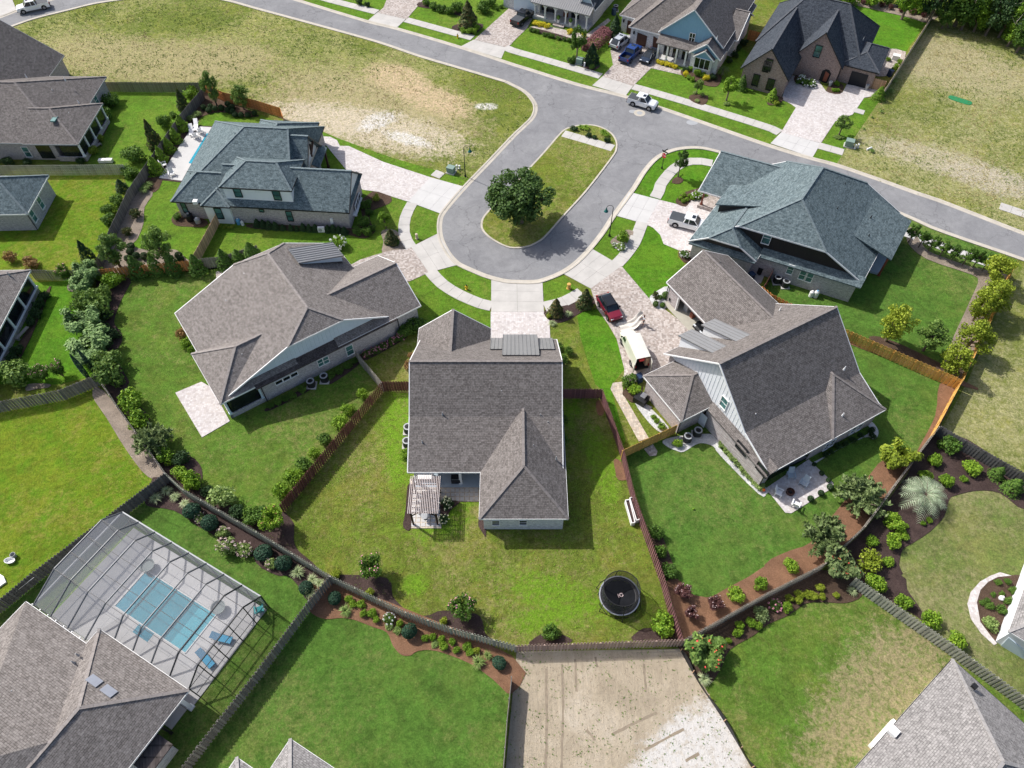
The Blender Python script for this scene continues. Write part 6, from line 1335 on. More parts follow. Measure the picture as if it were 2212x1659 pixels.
        b = loft(st, False); b.face([Vector((st[0][0], y, z)) for y, z in st[0][1]] + [Vector((st[0][0], -y, z)) for y, z in reversed(st[0][1])]); add('body', b, col)
        b = MB(); b.face([(h - .93, -w * .8, 1.44), (h - .93, w * .8, 1.44), (h - 1.72, w * .74, 2.42), (h - 1.72, -w * .74, 2.42)]); add('windscreen', b, 'car_glass')
        for s in (-1, 1):
            b = MB(); b.face([(h - 1.15, s * w * 1.005, 1.35), (h - 2.1, s * w * 1.005, 1.35), (h - 2.1, s * w * .965, 2.0), (h - 1.55, s * w * .965, 2.0)]); add('side_window', b, 'car_glass')
            b = MB(); p = Vector((-h + .02, s * w * .92, 1.4)); q = p + (Vector((-.75, s * -.12, 0)) if s < 0 else Vector((-.62, s * .45, 0))); b.beam(p, q, .06, 1.85); add('rear_door', b, col)
        b = MB(); b.box((-h + .9, 0, .62), (1.7, Wd * .88, .1)); add('load_floor', b, 'plastic_black'); b = MB(); b.box((-h + 1.9, 0, 1.5), (.06, Wd * .88, 1.9)); add('bulkhead', b, 'dark_interior')
        sh = MB(); sh.box((-h + .6, -w * .66, 1.35), (.9, .45, 1.4)); add('shelf_unit', sh, 'fence_tan'); sh = MB(); sh.box((-h + .5, w * .05, 1.75), (.5, .6, .4)); add('orange_bag', sh, 'petal_red')
        rf_o = None; wx, wr = (h - 1.0, -h + 1.15), .36; lampz = .85
    for x in wx:
        for s in (-1, 1):
            b = MB(); n = 18
            prof = [(wr * .62, -.11), (wr * .95, -.11), (wr, -.07), (wr, .07), (wr * .95, .11), (wr * .62, .11)]
            rings = [[Vector((x + r * math.cos(2 * math.pi * k / n), s * (w - .06) + y * 1.05, wr + r * math.sin(2 * math.pi * k / n))) for k in range(n)] for r, y in prof]
            for p, q in zip(rings, rings[1:]):
                for k in range(n): b.face([p[k], p[(k + 1) % n], q[(k + 1) % n], q[k]])
            wo = add('wheel', b, 'tyre'); b = MB(); yy = s * (w + .035)
            ring = [Vector((x + wr * .64 * math.cos(2 * math.pi * k / n), yy, wr + wr * .64 * math.sin(2 * math.pi * k / n))) for k in range(n)]; b.face(ring if s < 0 else ring[::-1])
            off = parent_loc(wo); b.v = [v + off for v in b.v]; b.build('rim', 'rim', wo)
            b = MB(); ring = [Vector((x + (wr + .09) * math.cos(math.pi * k / 10), s * (w * 1.004), wr + .02 + (wr + .09) * math.sin(math.pi * k / 10))) for k in range(11)]; b.face(ring if s > 0 else ring[::-1])
            b.v = [v for v in b.v]; add('wheel_arch', b, 'plastic_black')
    for s in (-1, 1):
        b = MB(); b.box((h - .12, s * w * .68, lampz), (.16, .38, .16)); add('headlight', b, 'lamp_clear')
        b = MB(); b.box((-h + .03, s * w * .86, lampz + .12), (.12, .2, .28)); add('tail_light', b, 'lamp_red')
        b = MB(); b.box((h - (1.5 if kind != 'van' else 1.15), s * (w + .12), 1.12 if kind != 'van' else 1.6), (.12, .2, .16)); add('wing_mirror', b, 'plastic_black' if kind != 'pickup' else col)
    for x in (h - .02, -h + .02):
        b = MB(); b.box((x, 0, .48), (.16, Wd * .86, .2)); add('bumper', b, 'plastic_black')
    if rf_o is not None and cover != 'none':
        b = MB(); b.box((h - 2.25, 0, {'pickup': 1.9, 'suv': 1.70, 'sedan': 1.44}[kind]), (.5, .7, .025)); add('sunroof', b, 'car_glass')
    return root
def ends(ij, x0, y0, x1, y1, L):
    a, c = G(t(ij, x0, y0, x1, y1)); m = (a + c) / 2; d = (c - a).normalized(); return m - d * L / 2, m + d * L / 2
vehicle('pickup_truck', 'white crew cab pickup driving at the top left corner', *ends('00', 415, 62, 190, 110, 5.8), 'pickup', 'paint_white', None, 'tonneau', 5.8, 2.0)
vehicle('pickup_truck', 'white compact pickup rounding the street by the manhole', *ends('02', 1020, 885, 1225, 945, 4.95), 'pickup', 'paint_white', None, 'tonneau', 4.95, 1.9)
vehicle('pickup_truck', 'white pickup with dark bed cover parked beside the slate eaves', *ends('12', 1395, 265, 1640, 330, 5.6), 'pickup', 'paint_white', None, 'tonneau', 5.6, 1.95)
vehicle('pickup_truck', 'black pickup with covered bed by the white garage door', *ends('02', 25, 235, 155, 135, 5.7), 'pickup', 'paint_black', None, 'tonneau', 5.7, 2.0)
vehicle('pickup_truck', 'blue pickup with open bed on the three car drive', *ends('02', 955, 560, 1085, 435, 5.8), 'pickup', 'paint_blue', None, None, 5.8, 2.0)
vehicle('parked_car', 'silver sport utility car nearest the brown garage doors', *ends('02', 872, 435, 985, 345, 4.9), 'suv', 'paint_silver', None, 1, 4.9, 1.95)
vehicle('parked_car', 'dark navy sedan parked beside the blue house porch', *ends('02', 1232, 455, 1128, 565, 4.7), 'sedan', 'paint_navy', 'paint_black', 1, 4.7, 1.9)
vehicle('parked_car', 'red compact crossover with black roof on the paver forecourt', *ends('12', 785, 945, 890, 1112, 4.4), 'suv', 'paint_red', 'paint_black', 'none', 4.4, 1.84)
vehicle('parked_car', 'black car nosed out of the open garage', h11.W(11.3, 20.9), h11.W(6.9, 21.0), 'sedan', 'paint_black', None, 1, 4.6, 1.85)
vehicle('delivery_van', 'cream high roof van with rear doors open', *ends('12', 1105, 1525, 990, 1265, 5.6), 'van', 'paint_van', None, None, 5.6, 1.98)
b = MB(); hood = P(*t('12', 885, 1040)[0], 1.0)

# ------------------------------------------------------------------ street furniture and small yard objects
m_plain('lamp_green', (.010, .115, .105), .4, .2, .1); m_plain('hydrant_yellow', (.62, .40, .02), .5, 0, .08); m_plain('box_green', (.20, .28, .24), .6, 0, .08); m_plain('sign_red', (.55, .02, .03), .5, 0, .06); m_plain('bin_blue', (.02, .04, .09), .5, 0, .1); m_plain('tank_blue', (.12, .36, .58), .5, 0, .1); m_plain('ball_orange', (.85, .12, .02), .5); m_plain('mat_green', (.02, .20, .075), .8, 0, .1); m_plain('canvas', (.62, .58, .52), .85, 0, .1, 2, .2); m_plain('terracotta', (.45, .24, .14), .8)
def lamp(base, dirx, label, H=5.3):
    root = thing('street_lamp', label, 'street lamp', (base.x, base.y, 0), 'gooseneck street lamps'); b = MB(); b.tube([base, base + Vector((0, 0, .8)), base + Vector((0, 0, H - .3))], [.09, .07, .05], 8); b.lathe([(.16, 0), (.16, .25), (.1, .35)], base, 10); b.build('pole', 'trim_black', root)
    arc = [base + Vector((dirx * .45 * (1 - math.cos(a)), 0, H - .3 + .45 * math.sin(a))) for a in [math.pi * k / 8 for k in range(9)]]; b = MB(); b.tube(arc, .035); b.build('gooseneck_arm', 'trim_black', root)
    e = base + Vector((dirx * .9, 0, H - .3)); b = MB(); b.lathe([(.06, .02), (.09, -.15), (.13, -.3), (.30, -.55), (.31, -.6), (.27, -.58), (0, -.4)], e, 14); b.build('lamp_shade', 'lamp_green', root)
    b = MB(); b.lathe([(.0, -.66), (.1, -.6), (.12, -.5), (0, -.42)], e, 10); b.build('bulb', 'lamp_clear', root)
lamp(P(*t('01', 1808, 1525)[0]), 1, 'green shaded street lamp beside the vacant lot, left of the island'); lamp(P(*t('12', 840, 380)[0]), -1, 'green shaded street lamp on the verge right of the island')
sb = P(*t('02', 1293, 1455)[0]); ss = thing('stop_sign', 'red stop sign with two street name blades on the corner lawn', 'sign', (sb.x, sb.y, 0)); b = MB(); b.tube([sb, sb + Vector((0, 0, 3.3))], .05, 8); b.lathe([(.12, 0), (.12, .3), (.06, .4)], sb, 8); b.build('post', 'trim_black', ss)
fd = Vector((-.75, -.66, 0)).normalized(); sd = Vector((-fd.y, fd.x, 0)); cc = sb + Vector((0, 0, 2.35)) + fd * .08; b = MB()
for (r_, off) in ((.42, 0), ): b.face([cc + (sd * math.cos(R(22.5 + 45 * k)) + Vector((0, 0, 1)) * math.sin(R(22.5 + 45 * k))) * r_ + fd * off for k in range(8)])
b.face([cc - fd * .02 + (sd * math.cos(R(22.5 - 45 * k)) + Vector((0, 0, 1)) * math.sin(R(22.5 - 45 * k))) * .42 for k in range(8)]); so_ = b.build('sign_plate', 'sign_red', ss)
cu = bpy.data.curves.new('stop_text', 'FONT'); cu.body = 'STOP'; cu.size = .3; cu.align_x = 'CENTER'; cu.align_y = 'CENTER'; cu.extrude = .003
to = bpy.data.objects.new('lettering_curve', cu); COL.objects.link(to); bpy.context.view_layer.update(); dg = bpy.context.evaluated_depsgraph_get(); tm = bpy.data.meshes.new_from_object(to.evaluated_get(dg)); bpy.data.objects.remove(to)
tm.materials.clear(); tm.materials.append(MATS['trim_white']); lo = bpy.data.objects.new('lettering', tm); COL.objects.link(lo); lo.parent = so_; rot = Matrix((sd, Vector((0, 0, 1)), fd)).transposed(); lo.rotation_euler = rot.to_euler(); lo.location = cc + fd * .012 - parent_loc(so_)
for k, dd in enumerate((sd, fd)):
    b = MB(); b.beam(sb + Vector((0, 0, 3.0 + .22 * k)) - dd * .55, sb + Vector((0, 0, 3.0 + .22 * k)) + dd * .55, .03, .2); b.build('name_blade', 'trim_black', ss)
def hydrant(c, label):
    r_ = thing('fire_hydrant', label, 'hydrant', (c.x, c.y, 0)); b = MB(); b.lathe([(.18, 0), (.18, .06), (.13, .08), (.13, .5), (.17, .52), (.17, .56), (.12, .62), (.05, .72), (.04, .8)], c, 12); b.build('barrel', 'hydrant_yellow', r_)
    b = MB(); b.tube([c + Vector((-.24, 0, .42)), c + Vector((.24, 0, .42))], .06, 8); b.build('outlet', 'hydrant_yellow', r_); b = MB(); b.lathe([(.10, .66), (.05, .78), (.05, .86)], c, 8); b.build('bonnet', 'trim_black', r_)
hydrant(P(*t('01', 1742, 330)[0]), 'yellow fire hydrant on the far verge'); hydrant(P(*t('11', 1818, 838)[0]), 'yellow fire hydrant left of the central drive')
def ubox(px, label, s=(1.1, .9, .85), mat='box_green', rz=-.4, nm='utility_box'):
    c = P(*px); r_ = thing(nm, label, 'utility box', (c.x, c.y, 0)); b = MB(); b.box((c.x, c.y, .08), (s[0] + .25, s[1] + .25, .16), rz); b.build('pad', 'concrete', r_)
    b = MB(); b.box((c.x, c.y, .16 + s[2] / 2), s, rz); b.build('cabinet', mat, r_); b = MB(); b.box((c.x, c.y, .18 + s[2]), (s[0] + .06, s[1] + .06, .06), rz); b.build('lid', mat, r_)
ubox(t('01', 1685, 1490)[0], 'grey green transformer box by the left street lamp'); ubox(t('03', 693, 1262)[0], 'grey green transformer box at the dry lot corner', (1.2, 1.0, .9)); ubox(t('02', 582, 552)[0], 'grey green transformer box by the conical tree')
def pedestal(px, label, h=.8, r=.14, mat='resin_white', z=0):
    c = P(*px); r_ = thing('cable_pedestal', label, 'pedestal', (c.x, c.y, 0)); b = MB(); b.lathe([(r, 0), (r, h * .8), (r * 1.1, h * .8), (r * 1.1, h * .95), (r * .6, h)], c, 10); b.build('housing', mat, r_); b = MB(); b.lathe([(r * 1.3, 0), (r * 1.3, .1), (r, .12)], c, 10); b.build('base', mat, r_)
pedestal(t('01', 1735, 1462)[0], 'white cable pedestal right of the left transformer'); pedestal(t('01', 1757, 1456)[0], 'shorter white pedestal beside the left street lamp', .6); pedestal(t('03', 745, 1285)[0], 'white cable pedestal at the dry lot corner'); pedestal(t('03', 773, 1275)[0], 'second white pedestal by the dry lot transformer', .7); pedestal(t('02', 625, 575)[0], 'white cable pedestal by the dark magnolia')
pedestal(t('11', 1390, 402)[0], 'beige pedestal on the verge wedge near the tan house', .9, .17, 'fence_beige'); pedestal(t('12', 490, 832)[0], 'brown wooden bollard box right of the central drive', .9, .24, 'fence_gold')
c, e = G(t('03', 850, 1298, 892, 1280)); b = MB(); b.tube([c + Vector((0, 0, .15)), e + Vector((0, 0, .15))], .15, 10); tag(b.build('pipe_length', 'resin_white'), 'short white pipe lying on the dry lot', 'pipe')
b = MB(); b.prism(G(smooth(t('03', 1575, 825, 1670, 852, 1757, 882, 1742, 908, 1650, 885, 1560, 850), 3, True)), .012, .06); tag(b.build('green_mat', 'mat_green'), 'green rectangular tarp mat lying on the straw lot', 'mat')
def condenser(px, label, s=.82, h=.95, dark='cage_dark'):
    c = P(*px, .5); r_ = thing('air_conditioner', label, 'air conditioner', (c.x, c.y, 0)); b = MB(); b.box((c.x, c.y, .06), (s + .25, s + .25, .12)); b.build('pad', 'concrete', r_)
    b = MB(); n = 20; pr_ = []
    for k in range(n):
        a = 2 * math.pi * k / n; q = (abs(math.cos(a)) ** 4 + abs(math.sin(a)) ** 4) ** -.25; pr_.append((c.x + s / 2 * q * math.cos(a), c.y + s / 2 * q * math.sin(a)))
    b.prism(pr_, .12, h); b.build('casing', dark, r_); b = MB(); b.lathe([(s * .5, h), (s * .52, h + .03), (s * .52, h + .07), (s * .36, h + .07), (s * .34, h + .012)], c - Vector((0, 0, .5)), 20, caps=False); b.build('top_ring', 'trim_grey', r_)
    b = MB()
    for k in range(4): a = R(90 * k + 20); b.box((c.x + .14 * math.cos(a), c.y + .14 * math.sin(a), h + .03), (.26, .1, .02), a)
    b.build('fan', 'plastic_black', r_)
for q, lb in ((t('11', 475, 1650)[0], 'left condenser by the tan house wall'), (t('11', 590, 1605)[0], 'right condenser by the tan house wall'), (t('21', 1312, 385)[0], 'upper condenser left of the centre house'), (t('21', 1304, 505)[0], 'lower condenser left of the centre house'),
              (t('22', 1515, 465)[0], 'lighter condenser on the white stone bed'), (t('22', 1602, 415)[0], 'dark condenser beside the open side door'), (t('13', 80, 755)[0], 'left of the twin condensers behind the corner house'), (t('13', 152, 790)[0], 'right of the twin condensers behind the corner house'), (t('02', 895, 70)[0], 'condenser beside the porch house wall')):
    condenser(q, 'grey air conditioner, ' + lb, .9)
def bin_(px, label, mat='bin_blue', s=(.6, .7, 1.05), rz=.5):
    c = P(*px, .5); r_ = thing('wheelie_bin', label, 'bin', (c.x, c.y, .05)); b = MB(); b.box((c.x, c.y, .55), s, rz); b.build('tub', mat, r_); b = MB(); b.box((c.x, c.y, 1.12), (s[0] + .06, s[1] + .08, .07), rz); b.build('lid', mat, r_)
    b = MB(); b.box((c.x, c.y + .4, .16), (.5, .1, .22), rz); b.build('wheel', 'tyre', r_)
bin_(t('12', 2065, 730)[0], 'dark blue bin on the pad behind the corner house'); bin_(t('12', 2140, 680)[0], 'black covered bin behind the corner house', 'trim_black'); bin_(t('12', 1100, 1610)[0], 'dark bin at the brick side wall by the van', 'bin_blue'); bin_(t('02', 880, 105)[0], 'dark barrel bin near the blue house', 'bin_blue'); bin_(t('03', 1055, 635)[0], 'blue bin in the paved side court')
slabs('bin_pad', 'concrete pad behind the corner house', t('12', 2010, 790, 2150, 790, 2210, 640, 2080, 640), 2, 2, 'concrete')
def tank(px, label, mat, r=.28, h=.9, lid='resin_white'):
    c = P(*px, .4); r_ = thing('water_tank', label, 'tank', (c.x, c.y, .02)); b = MB(); b.lathe([(r, .02), (r, h * .85), (r * .7, h)], c - Vector((0, 0, .4)), 14); b.build('vessel', mat, r_); b = MB(); b.lathe([(r * .35, h - .02), (r * .35, h + .12), (0, h + .14)], c - Vector((0, 0, .4)), 10); b.build('valve_head', lid, r_)
tank(t('13', 375, 880)[0], 'white softener tank behind the corner house, left one', 'resin_white'); tank(t('13', 415, 885)[0], 'white and blue softener tank behind the corner house, right one', 'resin_white', .3, 1.05, 'tank_blue'); tank(t('10', 2058, 255)[0], 'blue topped water tank by the slate house wall', 'tank_blue', .3); tank(t('10', 2090, 265)[0], 'small white tank by the slate house wall', 'resin_white', .22, .7)
tank(t('10', 1638, 225)[0], 'black filter drum by the pool pump', 'trim_black', .5, 1.2, 'trim_grey'); tank(t('10', 1705, 245)[0], 'grey pool pump dome with white pipes', 'trim_grey', .4, .8)
c = P(*t('11', 565, 325)[0], .4); r_ = thing('heat_pump', 'white heat pump box in the slate house hedge', 'heat pump', (c.x, c.y, 0)); b = MB(); b.box((c.x, c.y, .5), (.95, .38, .8)); b.build('casing', 'resin_white', r_); b = MB(); n = 16; b.face([(c.x - .12 + .28 * math.cos(2 * math.pi * k / n), c.y - .2, .5 + .28 * math.sin(2 * math.pi * k / n)) for k in range(n)]); b.build('fan_grille', 'trim_grey', r_)
c = P(*t('22', 2165, 918)[0]); b = MB(); b.lathe([(.02, .02), (.16, .08), (.24, .24), (.16, .4), (.02, .46)], c, 12); tag(b.build('ball', 'ball_orange', None, True), 'orange ball at the end of the pale hedge', 'ball')
c = P(*t('22', 1565, 1080)[0]); b = MB(); b.lathe([(.02, .01), (.1, .05), (.13, .13), (.1, .21), (.02, .26)], c, 10); tag(b.build('ball', 'leaf_bright', None, True), 'small green ball on the deep green lawn', 'ball')
c = P(*t('22', 1115, 130)[0], .4); r_ = thing('outdoor_grill', 'dark grill stand with steel lid beside the brick side wall', 'grill', (c.x, c.y, .06)); b = MB(); b.box((c.x, c.y, .5), (1.3, 1.5, .8), .9); b.build('stand', 'trim_black', r_); b = MB(); b.box((c.x + .2, c.y, 1.05), (.75, .6, .35), .9); b.build('lid', 'steel', r_)
c = P(*t('20', 100, 1500)[0], .3); r_ = thing('white_tub', 'white plastic tub with grey bucket on the left lawn', 'tub', (c.x, c.y, .01)); b = MB(); b.lathe([(.3, .01), (.42, .35), (.38, .35), (.27, .08), (0, .07)], c - Vector((.1, .25, .3)), 14, 1.3, .8); b.build('tub', 'resin_white', r_); b = MB(); b.lathe([(.2, .01), (.26, .5), (.23, .5), (.17, .06), (0, .05)], c + Vector((.05, .3, -.3)), 14); b.build('bucket', 'trim_grey', r_)
b = MB(); b.prism(G(t('30', -40, 130, 60, 60, 40, 10, -40, -40)), .01, .22); tag(b.build('foam_board', 'resin_white'), 'white board lying on the lawn at the left edge', 'board')
a, e = P(*t('30', 295, 12)[0], 1.75), P(*t('30', 75, 185)[0], .9); r_ = thing('skimmer_net', 'long pole pool skimmer net leaning on the dark fence', 'pool net', (e.x, e.y, .2)); b = MB(); b.tube([a, e], .025); b.build('pole', 'steel', r_); b = MB(); d_ = (e - a).normalized(); n_ = d_.cross(Vector((0, 0, 1))).normalized(); b.tube([e + d_ * .25 * (1 - math.cos(2 * math.pi * k / 12)) + n_ * .22 * math.sin(2 * math.pi * k / 12) for k in range(13)], .02); b.build('net_hoop', 'box_green', r_)
for k, (x, y) in enumerate(t('00', 890, 1402, 950, 1400)):
    c = P(x, y); b = MB(); b.box((c.x, c.y, .3), (1.0, .6, .5)); tag(b.build('white_bin', 'resin_white'), 'white deck box by the grey green fence, %s one' % ('left', 'right')[k], 'box')
c = P(*t('10', 195, 1230)[0], .2); b = MB(); b.beam(c + Vector((-.2, -1.0, .35)), c + Vector((.4, 1.0, .35)), .45, .08); b.beam(c + Vector((-.2, -1, .17)), c + Vector((-.1, -.7, .17)), .4, .32); tag(b.build('garden_bench', 'fence_old'), 'low weathered bench below the screened porch', 'bench')
c = P(*t('00', 840, 1270)[0], .2); r_ = thing('garden_bench', 'wooden bench below the columned porch', 'bench', (c.x, c.y, 0)); b = MB(); b.beam(c + Vector((-.35, -.7, .25)), c + Vector((.35, .7, .25)), .5, .06); b.build('seat', 'fence_old', r_); b = MB(); b.beam(c + Vector((-.35, -.7, .1)), c + Vector((-.3, -.6, .1)), .45, .4); b.beam(c + Vector((.35, .7, .1)), c + Vector((.3, .6, .1)), .45, .4); b.build('leg', 'fence_old', r_)
for k, (x, y) in enumerate(t('03', 530, 745, 845, 775)):
    c = P(x, y); b = MB(); b.lathe([(.2, .06), (.32, .9), (.28, .92), (.2, .8), (0, .8)], c, 12); tag(b.build('tall_planter', 'trim_grey'), 'tall grey planter %s' % ('by the arched entry', 'right of the black garage door')[k], 'planter')
c = P(*t('03', 1105, 495)[0], .4); b = MB(); b.box((c.x, c.y, .45), (1.2, .9, .8), -.4); tag(b.build('white_cabinet', 'resin_white'), 'white cabinet by the beige wall', 'cabinet')
for k, (x, y) in enumerate(t('02', 505, 205, 400, 180)):
    c = P(x, y, .8); r_ = thing('porch_planter', 'white porch planter with green plant, %s of the front steps' % ('right', 'left')[k], 'planter', (c.x, c.y, .5)); b = MB(); b.lathe([(.22, .5), (.3, 1.1), (.25, 1.1), (.2, 1.0), (0, 1.0)], c - Vector((0, 0, .8)), 10); b.build('pot', 'resin_white', r_); b = MB(); b.lathe([(.1, 1.0), (.4, 1.4), (.25, 1.75), (0, 1.85)], c - Vector((0, 0, .8)), 9); b.build('plant', 'leaf_green', r_)
b = MB(); c = h11.W(8.6, 23.8); 
for k, (u_, v_, sx, sy, sz, mt, lb) in enumerate(((8.2, 24.6, .8, .7, 1.3, 'trim_grey', 'grey shelf unit just inside the open garage'), (8.0, 23.3, .6, .5, .8, 'wood_red', 'reddish tool chest inside the open garage'), (9.2, 22.7, .9, .6, 1.0, 'resin_white', 'white box stack inside the open garage'))):
    b = MB(); q = h11.W(u_, v_); b.box((q.x, q.y, .09 + sz / 2), (sx, sy, sz), h11.ang); b.box((q.x, q.y, .09 + sz + .05), (sx * .8, sy * .8, .1), h11.ang); tag(b.build('garage_storage', mt), lb, 'storage')

# ------------------------------------------------------------------ person unfolding a canvas
fp_ = P(*t('12', 1128, 1148)[0]); fp_.z = .065
def skin(name, joints, edges, mat, parent=None, root=0, loc=None):
    me = bpy.data.meshes.new(name); me.from_pydata([j[:3] for j in joints], edges, []); o = bpy.data.objects.new(name, me); COL.objects.link(o); o.parent = parent
    m = o.modifiers.new('skin', 'SKIN'); me.materials.append(MATS[mat])
    for v, j in zip(me.skin_vertices[0].data, joints): v.radius = (j[3], j[4] if len(j) > 4 else j[3]); v.use_root = False
    me.skin_vertices[0].data[root].use_root = True; sm = o.modifiers.new('sub', 'SUBSURF'); sm.levels = sm.render_levels = 2; m.use_smooth_shade = True
    if loc is not None: o.location = loc
    return o
m_plain('skin', (.42, .24, .17), .6, 0, .06); m_plain('shirt_grey', (.52, .54, .56), .85, 0, .1, 4); m_plain('shorts_dark', (.035, .04, .055), .85, 0, .1); m_plain('hair_brown', (.09, .035, .02), .8, 0, .2, 8); m_plain('shoe', (.03, .03, .03), .7)
J = [(0, 0, .95, .13, .10), (0, .02, 1.15, .12, .09), (0, .0, 1.38, .15, .10), (0, -.02, 1.50, .055), (0, -.05, 1.60, .075, .085), (0, -.06, 1.70, .08, .09),
     (.11, 0, .90, .09), (.13, -.06, .50, .06), (.13, .0, .09, .045), (.13, -.17, .05, .04), (-.11, 0, .90, .09), (-.13, .08, .50, .06), (-.14, .16, .09, .045), (-.14, .0, .05, .04),
     (.20, -.0, 1.40, .055), (.26, -.16, 1.18, .042), (.22, -.42, 1.22, .032), (-.20, 0, 1.40, .055), (-.26, -.16, 1.18, .042), (-.20, -.42, 1.26, .032)]
JE = [(0, 1), (1, 2), (2, 3), (3, 4), (4, 5), (0, 6), (6, 7), (7, 8), (8, 9), (0, 10), (10, 11), (11, 12), (12, 13), (2, 14), (14, 15), (15, 16), (2, 17), (17, 18), (18, 19)]
for hs, w_i in ((1, 16), (-1, 19)):
    bx_, by_, bz_ = J[w_i][:3]
    for k in range(5):
        i0 = len(J); sp = (k - 1.5) * .022 if k < 4 else -.05 * hs * -1; ln = (.085, .095, .09, .07, .06)[k]
        J.append((bx_ + sp * .6, by_ - .05, bz_ + (.0 if k < 4 else .02), .011)); J.append((bx_ + sp, by_ - .05 - ln * .6, bz_ - .015, .0095)); J.append((bx_ + sp, by_ - .05 - ln * .8, bz_ - .05, .008)); JE += [(w_i, i0), (i0, i0 + 1), (i0 + 1, i0 + 2)]
pe = skin('person', J, JE, 'skin', None, 0, fp_); tag(pe, 'person in grey shirt and dark shorts lifting a pale canvas', 'person'); pe.rotation_euler = (0, 0, R(-70))
skin('shirt', [(0, 0, .93, .145, .115), (0, .02, 1.15, .135, .105), (0, 0, 1.38, .165, .115), (0, -.01, 1.46, .08), (.20, 0, 1.40, .07), (.25, -.12, 1.24, .06), (-.20, 0, 1.40, .07), (-.25, -.12, 1.24, .06)], [(0, 1), (1, 2), (2, 3), (2, 4), (4, 5), (2, 6), (6, 7)], 'shirt_grey', pe)
skin('shorts', [(0, 0, .98, .14, .11), (.11, 0, .86, .105), (.13, -.05, .56, .085), (-.11, 0, .86, .105), (-.13, .06, .56, .085)], [(0, 1), (1, 2), (0, 3), (3, 4)], 'shorts_dark', pe)
b = MB(); b.lathe([(.115, 1.63), (.12, 1.70), (.10, 1.77), (.05, 1.81), (0, 1.815)], (0, -.03, 0), 12, .85, 1.0); o = b.build('hair', 'hair_brown', None, True); o.parent = pe
for s in (-1, 1):
    b = MB(); b.lathe([(.0, 1.655), (.012, 1.665), (.0, 1.675)], (s * .032, -.145, 0), 6); o = b.build('eye', 'trim_black'); o.parent = pe
# canvas: crumpled sheet on the pavers with one edge lifted to the hands
a0 = P(*t('12', 935, 1190)[0]); e0 = P(*t('12', 1118, 1120)[0]); d_ = Vector((e0.x - a0.x, e0.y - a0.y, 0)); n_ = Vector((-d_.y, d_.x, 0)).normalized(); L_ = d_.length; d_.normalize()
b = MB(); NX, NY = 22, 12; grid = []
for i in range(NX + 1):
    row = []
    for j in range(NY + 1):
        s_, q_ = i / NX, (j / NY - .5) * 2
        wd = .95 - .35 * s_; rise = max(0, (s_ - .42) / .58) ** 1.15
        z_ = .09 + .10 * abs(math.sin(s_ * 9 + q_ * 3)) * (1 - rise) + rise * (1.15 + .5 * q_ * rise) + .06 * math.sin(q_ * 7 + s_ * 4) * (1 - .5 * rise)
        p = a0 + d_ * (L_ * s_ + .12 * math.sin(q_ * 5)) + n_ * (wd * q_ * (1 - .35 * rise) + .12 * math.sin(s_ * 8)); row.append(Vector((p.x, p.y, max(.07, z_))))
    grid.append(row)
for i in range(NX):
    for j in range(NY): b.face([grid[i][j], grid[i + 1][j], grid[i + 1][j + 1], grid[i][j + 1]])
tag(b.build('canvas_sheet', 'canvas', None, True), 'pale crumpled canvas being lifted in front of the van', 'canvas')

# ------------------------------------------------------------------ plants: a few grown models per kind, set out one by one
def rdir(r):
    while 1:
        v = Vector((r.uniform(-1, 1), r.uniform(-1, 1), r.uniform(-1, 1)))
        if .05 < v.length < 1: return v.normalized()
def leaf(b, p, n, s, asp, r):
    n = (n + rdir(r) * .75).normalized(); x = n.cross(rdir(r))
    if x.length < 1e-3: return
    x.normalize(); y = n.cross(x); b.face([p - x * s * asp, p - y * s * .5 + n * s * .12, p + x * s * asp, p + y * s * .5 + n * s * .12])
def clump_leaves(b, clumps, N, s, asp, r, shell=.55):
    tot = sum(c[1] ** 2 for c in clumps)
    for c, rad, *sq in clumps:
        k = sq[0] if sq else 1
        for _ in range(int(N * rad * rad / tot)):
            d = rdir(r); q = rad * (shell + (1 - shell) * r.random() ** .5); leaf(b, c + Vector((d.x * q, d.y * q, d.z * q * k)), d, s * r.uniform(.7, 1.3), asp, r)
